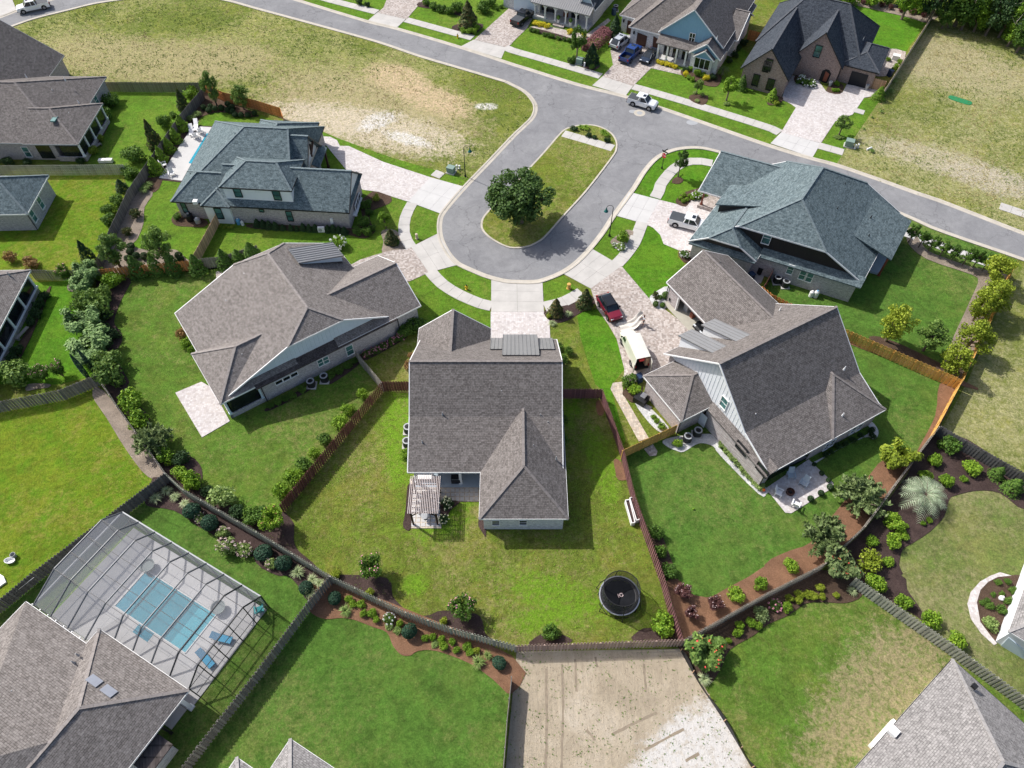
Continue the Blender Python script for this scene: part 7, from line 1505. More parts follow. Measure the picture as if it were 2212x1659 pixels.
def grow(kind, seed):
    """returns crown MB, trunk MB or None, blossom MB or None; crown radius about 1"""
    r = random.Random(seed * 77 + len(kind)); cr, tk, fl = MB(), None, None
    if kind == 'globe':
        for _ in range(1300):
            d = rdir(r); q = .86 + .14 * r.random(); leaf(cr, Vector((d.x * q, d.y * q, .92 + d.z * q * .92)), d, .17, .6, r)
    elif kind in ('shrub', 'hydrangea', 'loose'):
        n = {'shrub': 13, 'hydrangea': 11, 'loose': 16}[kind]; cl = [(Vector((0, 0, .55)), .55)]
        for k in range(n):
            a = 2.4 * k + r.uniform(-.4, .4); el = r.uniform(.0, 1.0); q = r.uniform(.45, .68)
            cl.append((Vector((math.cos(a) * q * math.cos(el), math.sin(a) * q * math.cos(el), .35 + .85 * math.sin(el) * r.uniform(.7, 1.1))), r.uniform(.26, .42)))
        clump_leaves(cr, cl, 1000 if kind != 'loose' else 800, .135, .6, r, .5); tk = MB()
        for k in range(5): a = 1.3 * k; tk.tube([(0, 0, 0), (.25 * math.cos(a), .25 * math.sin(a), .35), (.45 * math.cos(a), .45 * math.sin(a), .8)], [.04, .03, .012], 5)
        if kind == 'hydrangea':
            fl = MB()
            for k in range(15):
                d = rdir(r); d.z = abs(d.z) * 1.2; d.normalize(); c = Vector((d.x * .93, d.y * .93, .45 + d.z * .85))
                for _ in range(14): e = rdir(r); leaf(fl, c + e * .12, e, .1, .6, r)
    elif kind in ('tree', 'oak', 'willow', 'yellowtree'):
        big = kind == 'oak'; n = {'tree': 26, 'oak': 95, 'willow': 34, 'yellowtree': 40}[kind]; cz = {'tree': 1.75, 'oak': 1.22, 'willow': 1.55, 'yellowtree': 1.35}[kind]; hz = {'tree': 1.1, 'oak': .86, 'willow': 1.25, 'yellowtree': 1.2}[kind]; cl = []
        for k in range(n):
            d = rdir(r); q = r.uniform(.35, .82) if not big else r.uniform(.3, .78); taper = 1 - .35 * max(0, d.z) if kind != 'oak' else 1
            cl.append((Vector((d.x * q * taper, d.y * q * taper, cz + d.z * q * hz)), r.uniform(.17, .30) if not big else r.uniform(.15, .25)))
        clump_leaves(cr, cl, {'tree': 2400, 'oak': 13000, 'willow': 2200, 'yellowtree': 3000}[kind], {'tree': .10, 'oak': .062, 'willow': .085, 'yellowtree': .085}[kind], .6 if kind != 'willow' else 1.0, r, .25)
        tk = MB(); h = cz; tk.tube([(0, 0, 0), (.02, .01, h * .4), (-.02, .03, h * .8), (0, 0, h + .4 * hz)], [.085, .065, .05, .02], 7) if not big else tk.tube([(0, 0, 0), (.02, 0, .35), (0, .02, .8), (0, 0, 1.6)], [.1, .08, .06, .02], 8)
        for k in range(9):
            c = cl[k][0]; z0 = h * r.uniform(.35, .7); tk.tube([(0, 0, z0), (c.x * .5, c.y * .5, (z0 + c.z) / 2 + .1), tuple(c)], [.04, .028, .01], 5)
    elif kind in ('cone', 'magnolia'):
        H = 2.3
        for _ in range(1700 if kind == 'cone' else 1300):
            z = r.random() ** 1.25 * H; rad = (1 - z / H) ** .75 * (.95 + .12 * math.sin(z * 14 + seed)) * (.75 + .25 * r.random()); a = r.uniform(0, 2 * math.pi)
            rad *= 1 + .14 * math.sin(a * 3 + z * 5); d = Vector((math.cos(a), math.sin(a), 1.0)); leaf(cr, Vector((rad * math.cos(a), rad * math.sin(a), .12 + z)), d, .12 if kind == 'cone' else .17, .7, r)
        tk = MB(); tk.tube([(0, 0, 0), (0, 0, 1.0), (0, 0, 2.2)], [.07, .05, .015], 6)
    elif kind == 'cypress':
        for _ in range(900):
            z = r.random(); rad = .2 * math.sin(math.pi * min(1, z * .9 + .12)) ** .6 * (.8 + .2 * r.random()); a = r.uniform(0, 6.283); leaf(cr, Vector((rad * math.cos(a), rad * math.sin(a), z * 3.2)), Vector((math.cos(a), math.sin(a), .8)), .08, 1.0, r)
        tk = MB(); tk.tube([(0, 0, 0), (0, 0, 2.5)], [.04, .01], 5)
    elif kind in ('myrtle', 'spray'):
        tk = MB(); fl = MB(); ends_ = []
        for k in range(11):
            a = 2.4 * k; sp = r.uniform(.35, .85); top = Vector((math.cos(a) * sp, math.sin(a) * sp, r.uniform(1.3, 2.0) if kind == 'myrtle' else r.uniform(.9, 1.7)))
            tk.tube([(0, 0, 0), tuple(top * .5 + Vector((0, 0, .12))), tuple(top)], [.035, .025, .01], 5); ends_.append(top)
            for f in (.55, .75, .95):
                c = top * f + rdir(r) * .12
                for _ in range(85):
                    e = rdir(r); leaf(cr, c + e * r.uniform(.08, .30), e if kind == 'myrtle' else (top.normalized() + e * .5), .11, .55 if kind == 'myrtle' else 1.25, r)
        for top in ends_:
            for _ in range(4): e = rdir(r); leaf(fl, top + Vector((0, 0, .1)) + e * .12, e, .09, .6, r)
    elif kind == 'bluespray':
        tk = MB()
        for k in range(60):
            d = rdir(r); d.z = abs(d.z) * .9 + .05; d.normalize(); q = r.uniform(.75, 1.1); o = Vector((0, 0, .55))
            for f in [x / 9 for x in range(2, 10)]:
                c = o + Vector((d.x, d.y, d.z * .95)) * q * f + Vector((0, 0, -.12 * f * f))
                for _ in range(6): e = (d + rdir(r) * .8).normalized(); leaf(cr, c + rdir(r) * .07, e.cross(rdir(r)).normalized(), .12, 1.15, r)
        for k in range(7): a = .9 * k; tk.tube([(0, 0, 0), (.3 * math.cos(a), .3 * math.sin(a), .5), (.65 * math.cos(a), .65 * math.sin(a), .95)], [.05, .03, .01], 5)
    elif kind == 'grass':
        for k in range(190):
            a = r.uniform(0, 6.283); L = r.uniform(.7, 1.1); lean = r.uniform(.25, 1.0); d = Vector((math.cos(a), math.sin(a), 0)); s = Vector((-d.y, d.x, 0)) * .018; q = [d * .05, d * lean * .45 * L + Vector((0, 0, .62 * L)), d * lean * L + Vector((0, 0, (.95 - .55 * lean) * L))]
            cr.face([q[0] - s * 1.6, q[0] + s * 1.6, q[1] + s * 1.6, q[1] - s * 1.6]); cr.face([q[1] - s * 1.6, q[1] + s * 1.6, q[2] + s * .3, q[2] - s * .3])
    elif kind == 'palm':
        tk = MB(); tk.tube([(0, 0, 0), (0, 0, .35), (0, 0, .6)], [.16, .14, .10], 9)
        for k in range(22):
            a = 2.4 * k; el = R(78 - k * 3.2); L = r.uniform(.95, 1.15); d = Vector((math.cos(a), math.sin(a), 0)); pts = [Vector((0, 0, .58)) + d * L * f * math.cos(el * (1 - f * .5)) + Vector((0, 0, L * (f * math.sin(el) - .75 * f * f))) for f in [x / 14 for x in range(15)]]
            sd_ = Vector((-d.y, d.x, 0))
            for i in range(2, 14):
                dd = (pts[i + 1] - pts[i]).normalized() if i < 14 else d; ll = .30 * math.sin(math.pi * (i + 1) / 16) + .06
                for s in (-1, 1):
                    tip = pts[i] + sd_ * s * ll * .7 + dd * ll * .75 + Vector((0, 0, .10 * ll - .10 * ll)); wv = dd * .02; cr.face([pts[i] - wv, pts[i] + wv, tip])
            tk.tube([tuple(p) for p in pts], [.014 - .0008 * i for i in range(15)], 4)
    elif kind == 'hedge':
        for _ in range(3200):
            f = r.randrange(5); u, v = r.uniform(-1, 1), r.uniform(-1, 1)
            p, n = [(Vector((u, v * .34, 1)), Vector((0, 0, 1))), (Vector((u, .34, .5 + v * .5)), Vector((0, 1, 0))), (Vector((u, -.34, .5 + v * .5)), Vector((0, -1, 0))), (Vector((1, u * .34, .5 + v * .5)), Vector((1, 0, 0))), (Vector((-1, u * .34, .5 + v * .5)), Vector((-1, 0, 0)))][f]
            leaf(cr, p + rdir(r) * .06, n, .075, .6, r)
    return cr, tk, fl
GROWN = {}
def model(kind, mat, fmat, bark, v):
    key = (kind, mat, fmat, bark, v)
    if key not in GROWN:
        out = []
        for mb, nm, mt in zip(grow(kind, v + 1), ('foliage', 'trunk', 'blossom'), (mat, bark, fmat)):
            if mb is None or (nm == 'blossom' and not fmat): out.append(None); continue
            o = mb.build(nm, mt); out.append(o.data); bpy.data.objects.remove(o)
        GROWN[key] = out
    return GROWN[key]
NP = [0]
def plant(name, label, cat, kind, mat, px, rad, tall=1.0, fmat=None, group=None, bark='bark', base=False, z=0):
    """px = surveyed point: the middle of the visible crown, or the foot of the stem when base"""
    NP[0] += 1; r = random.Random(NP[0]); hc = {'globe': .92, 'shrub': .65, 'hydrangea': .65, 'loose': .65, 'tree': 1.75, 'oak': 1.2, 'willow': 1.5, 'yellowtree': 1.35, 'cone': 1.0, 'magnolia': 1.0, 'cypress': 1.6, 'myrtle': 1.15, 'spray': .95, 'bluespray': .75, 'grass': .45, 'palm': .75, 'hedge': .6}[kind]
    p = P(px[0], px[1], 0 if base else hc * rad * tall); root = thing(name, label, cat, (p.x, p.y, z), group, r.uniform(0, 6.28) if kind != 'hedge' else 0)
    v_ = r.uniform(.88, 1.2) if cat == 'shrub' and kind != 'globe' else 1.0; root.scale = (rad * v_ * r.uniform(.9, 1.1), rad * v_ * r.uniform(.9, 1.1), rad * tall * r.uniform(.85, 1.12))
    for me, nm in zip(model(kind, mat, fmat, bark, NP[0] % 3 if kind not in ('oak', 'palm', 'hedge') else 0), ('foliage', 'trunk', 'blossom')):
        if me is None: continue
        nm2 = 'crown' if nm == 'foliage' and cat == 'tree' else nm
        o = bpy.data.objects.new(nm2, me); COL.objects.link(o); o.parent = root
    return root
def row(name, desc, place, kind, mat, items, rad, tall=1.0, fmat=None, cat='shrub', order='x', bark='bark', base=False):
    """a counted run of alike plants: each gets its own label, counted along the run"""
    L = []
    for it in items:
        ij, vals = it[0], it[1:]
        for k in range(0, len(vals), 3): L.append((t(ij, vals[k], vals[k + 1])[0], vals[k + 2] or rad))
    if order == 'x': L.sort(key=lambda q: q[0][0])
    else: L.sort(key=lambda q: q[0][1])
    end = {'x': 'from left', 'y': 'from top'}[order]
    for i, (px, rr) in enumerate(L):
        lab = '%s %s' % (desc, place) if len(L) == 1 else '%s %s %s, %s' % (ORD[i] if i < 16 else 'last', desc, end, place)
        plant(name, lab, cat, kind, mat, px, rr, tall, fmat, desc + 's ' + place if len(L) > 1 else None, bark, base)
# big oak on the island
plant('oak_tree', 'large dark green oak tree on the planted island', 'tree', 'oak', 'leaf_oak', (1124, 420), 5.1, .82)
# --- upper left
row('shrub', 'dense dark shrub', 'beside the columned porch house', 'shrub', 'leaf_green', [('00', 955, 870, 1.5, 895, 985, 1.5)], 1.5, order='y')
row('shrub', 'small golden shrub', 'below the columned porch', 'shrub', 'leaf_yellow', [('00', 862, 1185, .8, 797, 1300, .9)], .8, order='y')
row('shrub', 'pale leafy shrub', 'inside the dark fence corner', 'loose', 'leaf_bright', [('00', 1640, 785, 1.5)], 1.5)
row('magnolia', 'bronze young magnolia', 'along the dark fence beside the fenced lawn', 'magnolia', 'leaf_magnolia', [('00', 1562, 860, 1.1, 1312, 1180, 1.3)], 1.1, 1.5, cat='tree', order='y')
row('shrub', 'rounded green bush', 'along the fence of the columned porch lawn', 'shrub', 'leaf_green', [('00', 1415, 1050, 1.5, 1140, 1330, 1.8, 1110, 1470, 1.5, 1490, 985, .8)], 1.5, order='y')
row('shrub', 'small dark upright bush', 'by the lower fenced lawn', 'cone', 'leaf_dark', [('00', 1040, 1600, .9)], .9)
row('willow_tree', 'wispy young tree', 'behind the orange cedar fence', 'willow', 'leaf_willow', [('00', 1820, 765, 1.7, 2060, 800, 1.7)], 1.7, 1.2, cat='tree')
row('globe_shrub', 'clipped dark globe', 'in the bed above the lap pool', 'globe', 'leaf_dark', [('00', 1755, 925, 0, 1800, 948, 0, 1815, 915, 0, 1855, 935, 0, 1910, 930, 0, 1965, 895, 0, 2000, 920, 0, 1965, 952, 0, 2010, 965, 0, 2030, 987, 0, 2082, 992, 0, 2140, 990, 0, 2195, 975, 0)], .48)
row('holly_shrub', 'bright upright holly', 'along the fence of the lap pool terrace', 'cone', 'leaf_bright', [('00', 1562, 1070, 0, 1503, 1165, 0, 1447, 1250, 0, 1382, 1340, 0, 1330, 1435, 0)], 1.15, 1.05, order='y')
row('ornamental_grass', 'feathery grass clump', 'beside the lap pool terrace', 'grass', 'blade_green', [('00', 1650, 1020, 0, 1700, 985, 0, 1270, 1600, 0, 1240, 1640, 0)], 1.0, cat='grass', order='y')
row('willow_tree', 'large soft willowy tree', 'in the pale mulch bed', 'willow', 'leaf_willow', [('10', 935, 470, 2.3, 1345, 430, 2.3)], 2.3, 1.05, cat='tree')
row('magnolia', 'open bronze shrub', 'in the bed beside the tall grey fence', 'loose', 'leaf_magnolia', [('10', 1170, 190, .95, 1095, 340, .95)], .95, order='y')
row('globe_shrub', 'clipped dark globe', 'in the pale bed below the willowy trees', 'globe', 'leaf_dark', [('10', 1125, 462, 0, 1122, 512, 0, 1175, 545, 0, 1100, 568, 0, 1245, 552, 0, 1540, 542, 0, 1556, 576, 0)], .52)
row('shrub', 'green shrub', 'outside the tall grey fence', 'shrub', 'leaf_green', [('10', 1010, 70, 1.3, 925, 150, 1.2, 930, 225, 1.2)], 1.2, order='y')
row('pine_shrub', 'dark pointed conifer', 'left of the willowy trees', 'cone', 'leaf_dark', [('10', 750, 545, 1.3)], 1.3, 1.2)
row('shrub', 'leafy upright shrub', 'along the reddish slatted fence', 'cone', 'leaf_green', [('10', 1175, 655, 0, 1335, 640, 0, 1485, 625, 0, 1695, 635, 0)], 1.25, 1.05)
row('shrub', 'leafy upright shrub', 'behind the tan house roof corner', 'cone', 'leaf_green', [('10', 1935, 590, 0, 2050, 560, 0, 2170, 530, 0)], 1.3, .95)
row('shrub', 'bushy bright shrub', 'at the fence junction above the wide lawn', 'shrub', 'leaf_bright', [('10', 965, 755, 1.6, 850, 700, 1.1)], 1.6)
row('crape_myrtle', 'reddish loose shrub', 'above the screened porch roof', 'loose', 'leaf_red', [('10', 85, 560, 1.2, 255, 600, 1.3)], 1.2)
row('crape_myrtle', 'pink flowering crape myrtle', 'by the screened porch fence', 'myrtle', 'leaf_green', [('10', 560, 700, 1.2)], 1.2, 1.0, 'petal_pink', cat='tree')
row('tea_olive', 'pale whorled shrub', 'in the long bed left of the wide lawn', 'spray', 'leaf_tea', [('10', 745, 680, 1.9, 700, 780, 1.8, 725, 1120, 1.9, 755, 1330, 2.2)], 1.5, .9, order='y')
row('shrub', 'large olive green shrub', 'in the long bed left of the wide lawn', 'shrub', 'leaf_willow', [('10', 860, 870, 1.8, 730, 960, 2.1, 840, 985, 2.0, 920, 1450, 1.9, 920, 1570, 2.0)], 1.6, 1.1, order='y')
row('shrub', 'dark glossy shrub', 'in the long bed left of the wide lawn', 'shrub', 'leaf_dark', [('10', 880, 1060, 1.2, 880, 1180, 1.3, 960, 1230, 1.0, 900, 1300, 1.3)], 1.2, order='y')
row('cypress', 'narrow dark cypress', 'below the pale whorled shrubs', 'cypress', 'leaf_cypress', [('10', 690, 1510, 0, 740, 1450, 0)], 1.35, cat='tree')
row('shrub', 'large pale green shrub', 'in the lower left corner yard', 'shrub', 'leaf_willow', [('10', 130, 1550, 1.9)], 1.9, 1.1)
row('crape_myrtle', 'pink tipped crape myrtle', 'above the grey slatted left fence', 'myrtle', 'leaf_green', [('10', 340, 1560, 1.2, 505, 1535, 1.2)], 1.2, .95, 'petal_pink', cat='tree')
row('shrub', 'low dark hedge shrub', 'below the screened porch', 'shrub', 'leaf_dark', [('10', 375, 890, .8, 335, 965, .9, 300, 1040, .9, 262, 1115, .9, 140, 1360, 1.0, 100, 1440, .9)], .9, order='y')
row('shrub', 'side bush', 'at the left wall of the tan house', 'shrub', 'leaf_bright', [('10', 1620, 1300, .9, 1660, 1355, .8)], .9, order='y')
row('shrub', 'brownish bush', 'at the left wall of the tan house', 'loose', 'leaf_red', [('10', 1570, 1225, 1.0)], 1.0)
row('shrub', 'dark bush', 'by the columned house window', 'shrub', 'leaf_dark', [('00', 60, 1395, 1.0, 230, 1395, .9, 690, 1385, 1.0)], 1.0)
# --- left fence of the tan house yard
row('shrub', 'bright green bush', 'along the weathered fence behind the tan house', 'shrub', 'leaf_bright', [('20', 1130, 150, 1.7, 1190, 310, 1.4, 1420, 615, 1.1, 1550, 760, 1.0, 1650, 830, 1.5)], 1.4, order='y')
row('tea_olive', 'blue grey wispy bush', 'along the weathered fence behind the tan house', 'bluespray', 'leaf_blue', [('20', 1320, 470, 1.9)], 1.9)
row('shrub', 'dark glossy bush', 'along the weathered fence behind the tan house', 'shrub', 'leaf_dark', [('20', 1560, 640, 1.1, 1790, 920, .8, 2045, 1095, 1.0)], 1.0, order='y')
row('shrub', 'pale yellowish bush', 'along the weathered fence behind the tan house', 'loose', 'leaf_pale', [('20', 1910, 970, 1.5)], 1.5)
row('shrub', 'green bush', 'outside the weathered fence corner', 'shrub', 'leaf_green', [('20', 2165, 1140, 1.2), ('21', 40, 1130, 1.2)], 1.2)
row('ornamental_grass', 'pale grass tuft', 'in the pool cage bed corner', 'grass', 'blade_pale', [('20', 1510, 972, .75, 1592, 1025, .7, 1440, 915, .75, 1340, 985, .85)], .75, cat='grass')
row('globe_shrub', 'blue green globe', 'in the bed beside the pool cage', 'globe', 'leaf_round', [('20', 1655, 1090, .85, 1810, 1195, .85), ('21', 60, 1450, .85, 235, 1540, .85), ('31', 430, 100, .75)], .85)
row('hydrangea', 'blush flowering hydrangea', 'in the bed beside the pool cage', 'hydrangea', 'leaf_pale', [('20', 1725, 1150, .65, 1925, 1280, .95, 1960, 1400, 1.35, 2110, 1425, .95), ('21', 130, 1545, .75)], .9, .85, 'petal_blush')
row('ornamental_grass', 'arching grass clump', 'below the pool cage bed', 'grass', 'blade_pale', [('21', 360, 1625, .9), ('31', 490, 30, .8, 550, 65, .7, 470, 150, .8)], .8, cat='grass')
# --- fence between tan and centre houses
row('shrub', 'bright young shrub', 'along the dark brown fence', 'loose', 'leaf_bright', [('21', 920, 85, .9, 790, 210, .9, 725, 320, 1.2, 500, 590, .95, 330, 800, 1.2, 215, 920, 1.2)], 1.0, order='y')
row('shrub', 'darker rounded shrub', 'along the dark brown fence', 'shrub', 'leaf_green', [('21', 590, 470, .95, 405, 690, 1.0)], .95, order='y')
row('crape_myrtle', 'spreading orange tipped crape myrtle', 'at the lower left yard corner', 'myrtle', 'leaf_bright', [('21', 155, 1160, 1.6)], 1.6, .9, 'leaf_red', cat='tree')
row('crape_myrtle', 'pink tipped crape myrtle', 'inside the lower yard fence', 'myrtle', 'leaf_green', [('21', 1000, 1595, 1.45), ('31', 1780, 280, 1.5)], 1.5, .9, 'petal_pink', cat='tree')
row('shrub', 'low yellow green plant', 'inside the lower yard fence', 'shrub', 'leaf_yellow', [('21', 690, 1640, .6), ('31', 975, 150, .6, 1620, 390, .5)], .6)
row('hydrangea', 'cream flowering hydrangea', 'beside the pergola slabs', 'hydrangea', 'leaf_dark', [('21', 1650, 1030, .75, 1620, 1160, .7)], .75, 1, 'petal_cream', order='y')
row('shrub', 'foundation shrub', 'along the tan house brick wall', 'shrub', 'leaf_green', [('11', 650, 1585, 0, 720, 1545, 0, 790, 1500, 0, 855, 1455, 0), ('21', 120, 180, 0, 190, 150, 0, 250, 120, 0, 310, 95, 0, 400, 40, 0)], .6)
row('azalea', 'pink flowered wall shrub', 'at the tan house wall right end', 'hydrangea', 'leaf_green', [('11', 960, 1395, .65, 1030, 1360, .65, 1100, 1325, .65, 1170, 1290, .7, 1235, 1255, .7)], .65, .9, 'petal_pink')
row('shrub', 'large dark shrub', 'under the tan house right eave', 'shrub', 'leaf_green', [('11', 1370, 1125, 1.5, 1290, 1200, 1.1)], 1.4)
row('shrub', 'reddish bush', 'left of the centre house garage', 'loose', 'leaf_red', [('11', 1340, 1410, .7, 1315, 1490, .7)], .7, order='y')
row('shrub', 'small green bush', 'at the left wall of the centre house', 'shrub', 'leaf_bright', [('21', 1290, 600, .7)], .7)
# --- right of centre
row('magnolia', 'young magnolia', 'in the bed right of the central drive', 'magnolia', 'leaf_magnolia', [('12', 380, 1000, 1.15, 635, 930, 1.2)], 1.15, 1.0, cat='tree')
row('ornamental_grass', 'brown grass clump', 'below the young magnolias', 'grass', 'blade_pale', [('12', 350, 1130, .7, 490, 1050, .7)], .7, cat='grass')
row('shrub', 'low green bush', 'below the young magnolias', 'shrub', 'leaf_yellow', [('12', 320, 1065, .45, 690, 985, .5)], .45)
row('shrub', 'mixed bush', 'at the right wall of the centre house', 'loose', 'leaf_green', [('12', 400, 1330, .8, 490, 1370, .8, 440, 1440, .9), ('22', 440, 300, .7, 440, 480, .8)], .8, order='y')
row('shrub', 'leafy green shrub', 'in the round bed by the right lamp', 'shrub', 'leaf_bright', [('12', 960, 385, 1.15)], 1.15, 1.1)
row('hydrangea', 'pale flowering plant', 'in the round bed by the right lamp', 'hydrangea', 'leaf_pale', [('12', 940, 470, .75, 885, 455, .5)], .7, .8, 'petal_white')
row('pine_topiary', 'sparse bonsai pine', 'on white stones at the garage corner', 'tree', 'leaf_magnolia', [('12', 1245, 885, .75)], .75, .9, cat='tree')
row('shrub', 'small clipped plant', 'on white stones at the garage corner', 'globe', 'leaf_green', [('12', 1275, 905, .35, 1240, 965, .4, 1330, 890, .5, 1300, 975, .35)], .4)
row('hydrangea', 'white hydrangea', 'at the corner house drive pocket', 'hydrangea', 'leaf_green', [('12', 1492, 532, .8)], .8, 1, 'petal_white')
row('shrub', 'dark loose shrub', 'by the van near the brick corner', 'loose', 'leaf_green', [('12', 1010, 1620, 1.1)], 1.1)
row('shrub', 'bright rounded shrub', 'by the mottled garden path', 'shrub', 'leaf_bright', [('22', 1065, 50, 1.15)], 1.15)
row('shrub', 'small bright mound', 'on the white stone strip', 'shrub', 'leaf_bright', [('22', 1222, 280, .42, 1250, 310, .42, 1292, 362, .6)], .42, order='y')
row('shrub', 'bright ball shrub', 'beside the pale condenser', 'shrub', 'leaf_bright', [('22', 1430, 510, .65)], .65)
row('abelia', 'pale variegated mound', 'along the rear brick wall', 'shrub', 'leaf_pale', [('22', 1815, 515, 0, 1860, 570, 0, 1905, 625, 0, 1950, 675, 0, 2000, 730, 0, 2045, 780, 0, 2095, 830, 0, 2140, 878, 0)], .62, .9)
row('shrub', 'glossy green bush', 'just right of the plum fence', 'shrub', 'leaf_green', [('22', 1245, 1275, 1.15, 1280, 1440, 1.0, 1360, 1615, .95)], 1.0, order='y')
row('shrub', 'tiny dark plant', 'around the patio edge', 'globe', 'leaf_dark', [('23', 400, 690, .25, 465, 765, .28, 525, 825, .3, 540, 885, .38, 458, 938, .35, 370, 985, .38)], .3)
row('shrub', 'small dark plant', 'under the rear windows', 'shrub', 'leaf_dark', [('23', 500, 605, .4, 548, 580, .4, 605, 535, .5, 670, 512, .42, 735, 475, .5, 800, 438, .4, 895, 395, .55, 905, 440, .5)], .42)
row('crape_myrtle', 'yellow green airy tree', 'in the long pine straw bed', 'spray', 'leaf_yellow', [('23', 1110, 640, 1.9)], 1.9, .9, cat='tree')
row('olive_tree', 'silvery blue wispy tree', 'in the long pine straw bed', 'bluespray', 'leaf_blue', [('23', 830, 945, 2.3, 500, 1300, 2.4)], 2.3, 1.05, cat='tree', order='y')
row('bottlebrush', 'red flowered bottlebrush', 'at the grey fence bend', 'spray', 'leaf_blue', [('23', 630, 1580, 1.7)], 1.7, .9, 'petal_red')
row('bottlebrush', 'red flowered bottlebrush', 'right of the sand lot corner', 'spray', 'leaf_willow', [('32', 1690, 650, 1.75)], 1.75, .9, 'petal_red')
row('shrub', 'bright round bush', 'in the back corner pine straw', 'shrub', 'leaf_bright', [('23', 200, 1560, 1.0), ('32', 1940, 160, .95, 2150, 60, .95)], .95)
row('loropetalum', 'burgundy shrub with white blossom', 'in the back corner pine straw', 'myrtle', 'leaf_burgundy', [('32', 1480, 130, 1.0, 1540, 320, .95, 1755, 240, 1.0)], 1.0, .8, 'petal_blush')
row('shrub', 'tall glossy shrub', 'in the corner above the sand lot fence', 'shrub', 'leaf_bright', [('32', 1310, 420, 1.65)], 1.65, 1.0)
row('shrub', 'deep green round bush', 'above the rosy slatted fence', 'shrub', 'leaf_green', [('32', 330, 490, 1.05)], 1.05)
row('jelly_palm', 'silvery feather palm', 'in the broad purple brown bed', 'palm', 'leaf_palm', [('23', 1370, 940, 2.7)], 2.7, 1.0, cat='palm tree')
row('shrub', 'bright bushy shrub', 'in the broad bed around the palm', 'shrub', 'leaf_bright', [('23', 1445, 655, .95, 1770, 720, 1.1, 1545, 835, 1.0, 1695, 815, .5, 1360, 790, .8, 1095, 1190, 1.0, 1160, 1290, .7, 900, 1350, .9, 1080, 1355, 1.0, 1040, 1530, .6, 1195, 1222, .3, 1340, 1198, .4, 1392, 1172, .4)], .9, order='y')
row('shrub', 'large dark shrub', 'at the top of the palm bed', 'shrub', 'leaf_green', [('23', 1585, 520, 1.5)], 1.5)
row('shrub', 'large yellow green shrub', 'at the foot of the palm bed', 'loose', 'leaf_yellow', [('23', 890, 1520, 1.5)], 1.5)
row('shrub', 'upright green shrub', 'in front of the dark fence by the palm', 'cone', 'leaf_green', [('23', 1990, 765, .9, 2130, 880, 1.0)], .9, .9)
row('shrub', 'bright shrub', 'behind the pale slatted fence', 'shrub', 'leaf_bright', [('33', 930, 60, 1.1, 1180, 220, .95, 1410, 370, 1.05, 1630, 560, 1.0)], 1.0)
row('shrub', 'low lime mound', 'in the bed below the grey fence', 'shrub', 'leaf_yellow', [('33', 190, 190, .5, 270, 160, .5, 265, 215, .5, 340, 160, .5, 390, 170, .55, 470, 180, .5, 450, 100, .55, 590, 170, .4)], .5)
row('shrub', 'bright mound', 'in the bed right of the bottlebrush', 'shrub', 'leaf_bright', [('32', 2065, 400, .7, 1965, 430, .6, 1950, 490, .55, 2130, 430, .55, 1870, 560, .4), ('33', 165, 265, .6)], .6)
row('rose_bush', 'pink rose bush', 'at the left end of the lower bed', 'hydrangea', 'leaf_willow', [('33', 60, 255, .6)], .6, .9, 'petal_pink')
row('ornamental_grass', 'straw grass clump', 'below the sand lot bottlebrush', 'grass', 'blade_pale', [('32', 1660, 890, .8), ('33', 730, 130, .7)], .8, cat='grass')
row('shrub', 'grey leaved bush', 'near the grey fence middle', 'loose', 'leaf_blue', [('32', 2150, 330, .8)], .8)
row('shrub', 'small bed plant', 'inside the curved stone edging', 'shrub', 'leaf_green', [('33', 1945, 160, .35, 1920, 260, .5, 2025, 290, .65, 2080, 215, .55, 2120, 125, .5, 2072, 50, .45, 1990, 55, .4, 1850, 230, .35, 1895, 210, .35, 2020, 155, .3)], .5, .9)
row('shrub', 'spreading grey green bush', 'at the lower end of the curved bed', 'shrub', 'leaf_pale', [('33', 1920, 410, 1.0)], 1.0, .7)
c = P(*t('33', 2005, 200)[0]); b = MB(); b.lathe([(.05, .05), (.24, .1), (.26, .3), (.1, .45), (.12, .6), (0, .7)], c, 10); tag(b.build('garden_statue', 'resin_white'), 'small white garden ornament in the curved bed', 'ornament')
# --- bottom bed
row('globe_shrub', 'clipped blue green globe', 'in the lower pine straw bed', 'globe', 'leaf_round', [('31', 678, 190, 0, 1325, 478, .72, 2100, 748, 0)], .64)
row('shrub', 'bright low mound', 'in the lower pine straw bed', 'shrub', 'leaf_bright', [('31', 800, 200, 0, 832, 240, 0, 903, 245, 0, 930, 325, 0, 1000, 320, 0, 1040, 378, 0, 1242, 410, 0, 1460, 535, 0, 1525, 530, 0, 1600, 545, 0, 1695, 565, 0, 1620, 605, .55, 1730, 640, 0, 1820, 610, 0, 1850, 655, 0)], .48)
row('gardenia', 'white flecked shrub', 'in the middle of the pine straw bed', 'hydrangea', 'leaf_green', [('31', 1150, 370, .72)], .72, 1, 'petal_white')
row('dusty_miller', 'pale silver plant', 'below the white flecked shrub', 'shrub', 'leaf_pale', [('31', 1150, 432, .5, 1225, 470, .55, 1545, 590, .4)], .5, .6)
row('ornamental_grass', 'green grass clump', 'at the ends of the pine straw bed', 'grass', 'blade_green', [('31', 770, 300, .8, 1920, 745, .9, 2000, 690, .6)], .8, cat='grass')
row('shrub', 'last lime mound', 'near the right end of the pine straw bed', 'shrub', 'leaf_yellow', [('31', 1905, 645, .45)], .45)
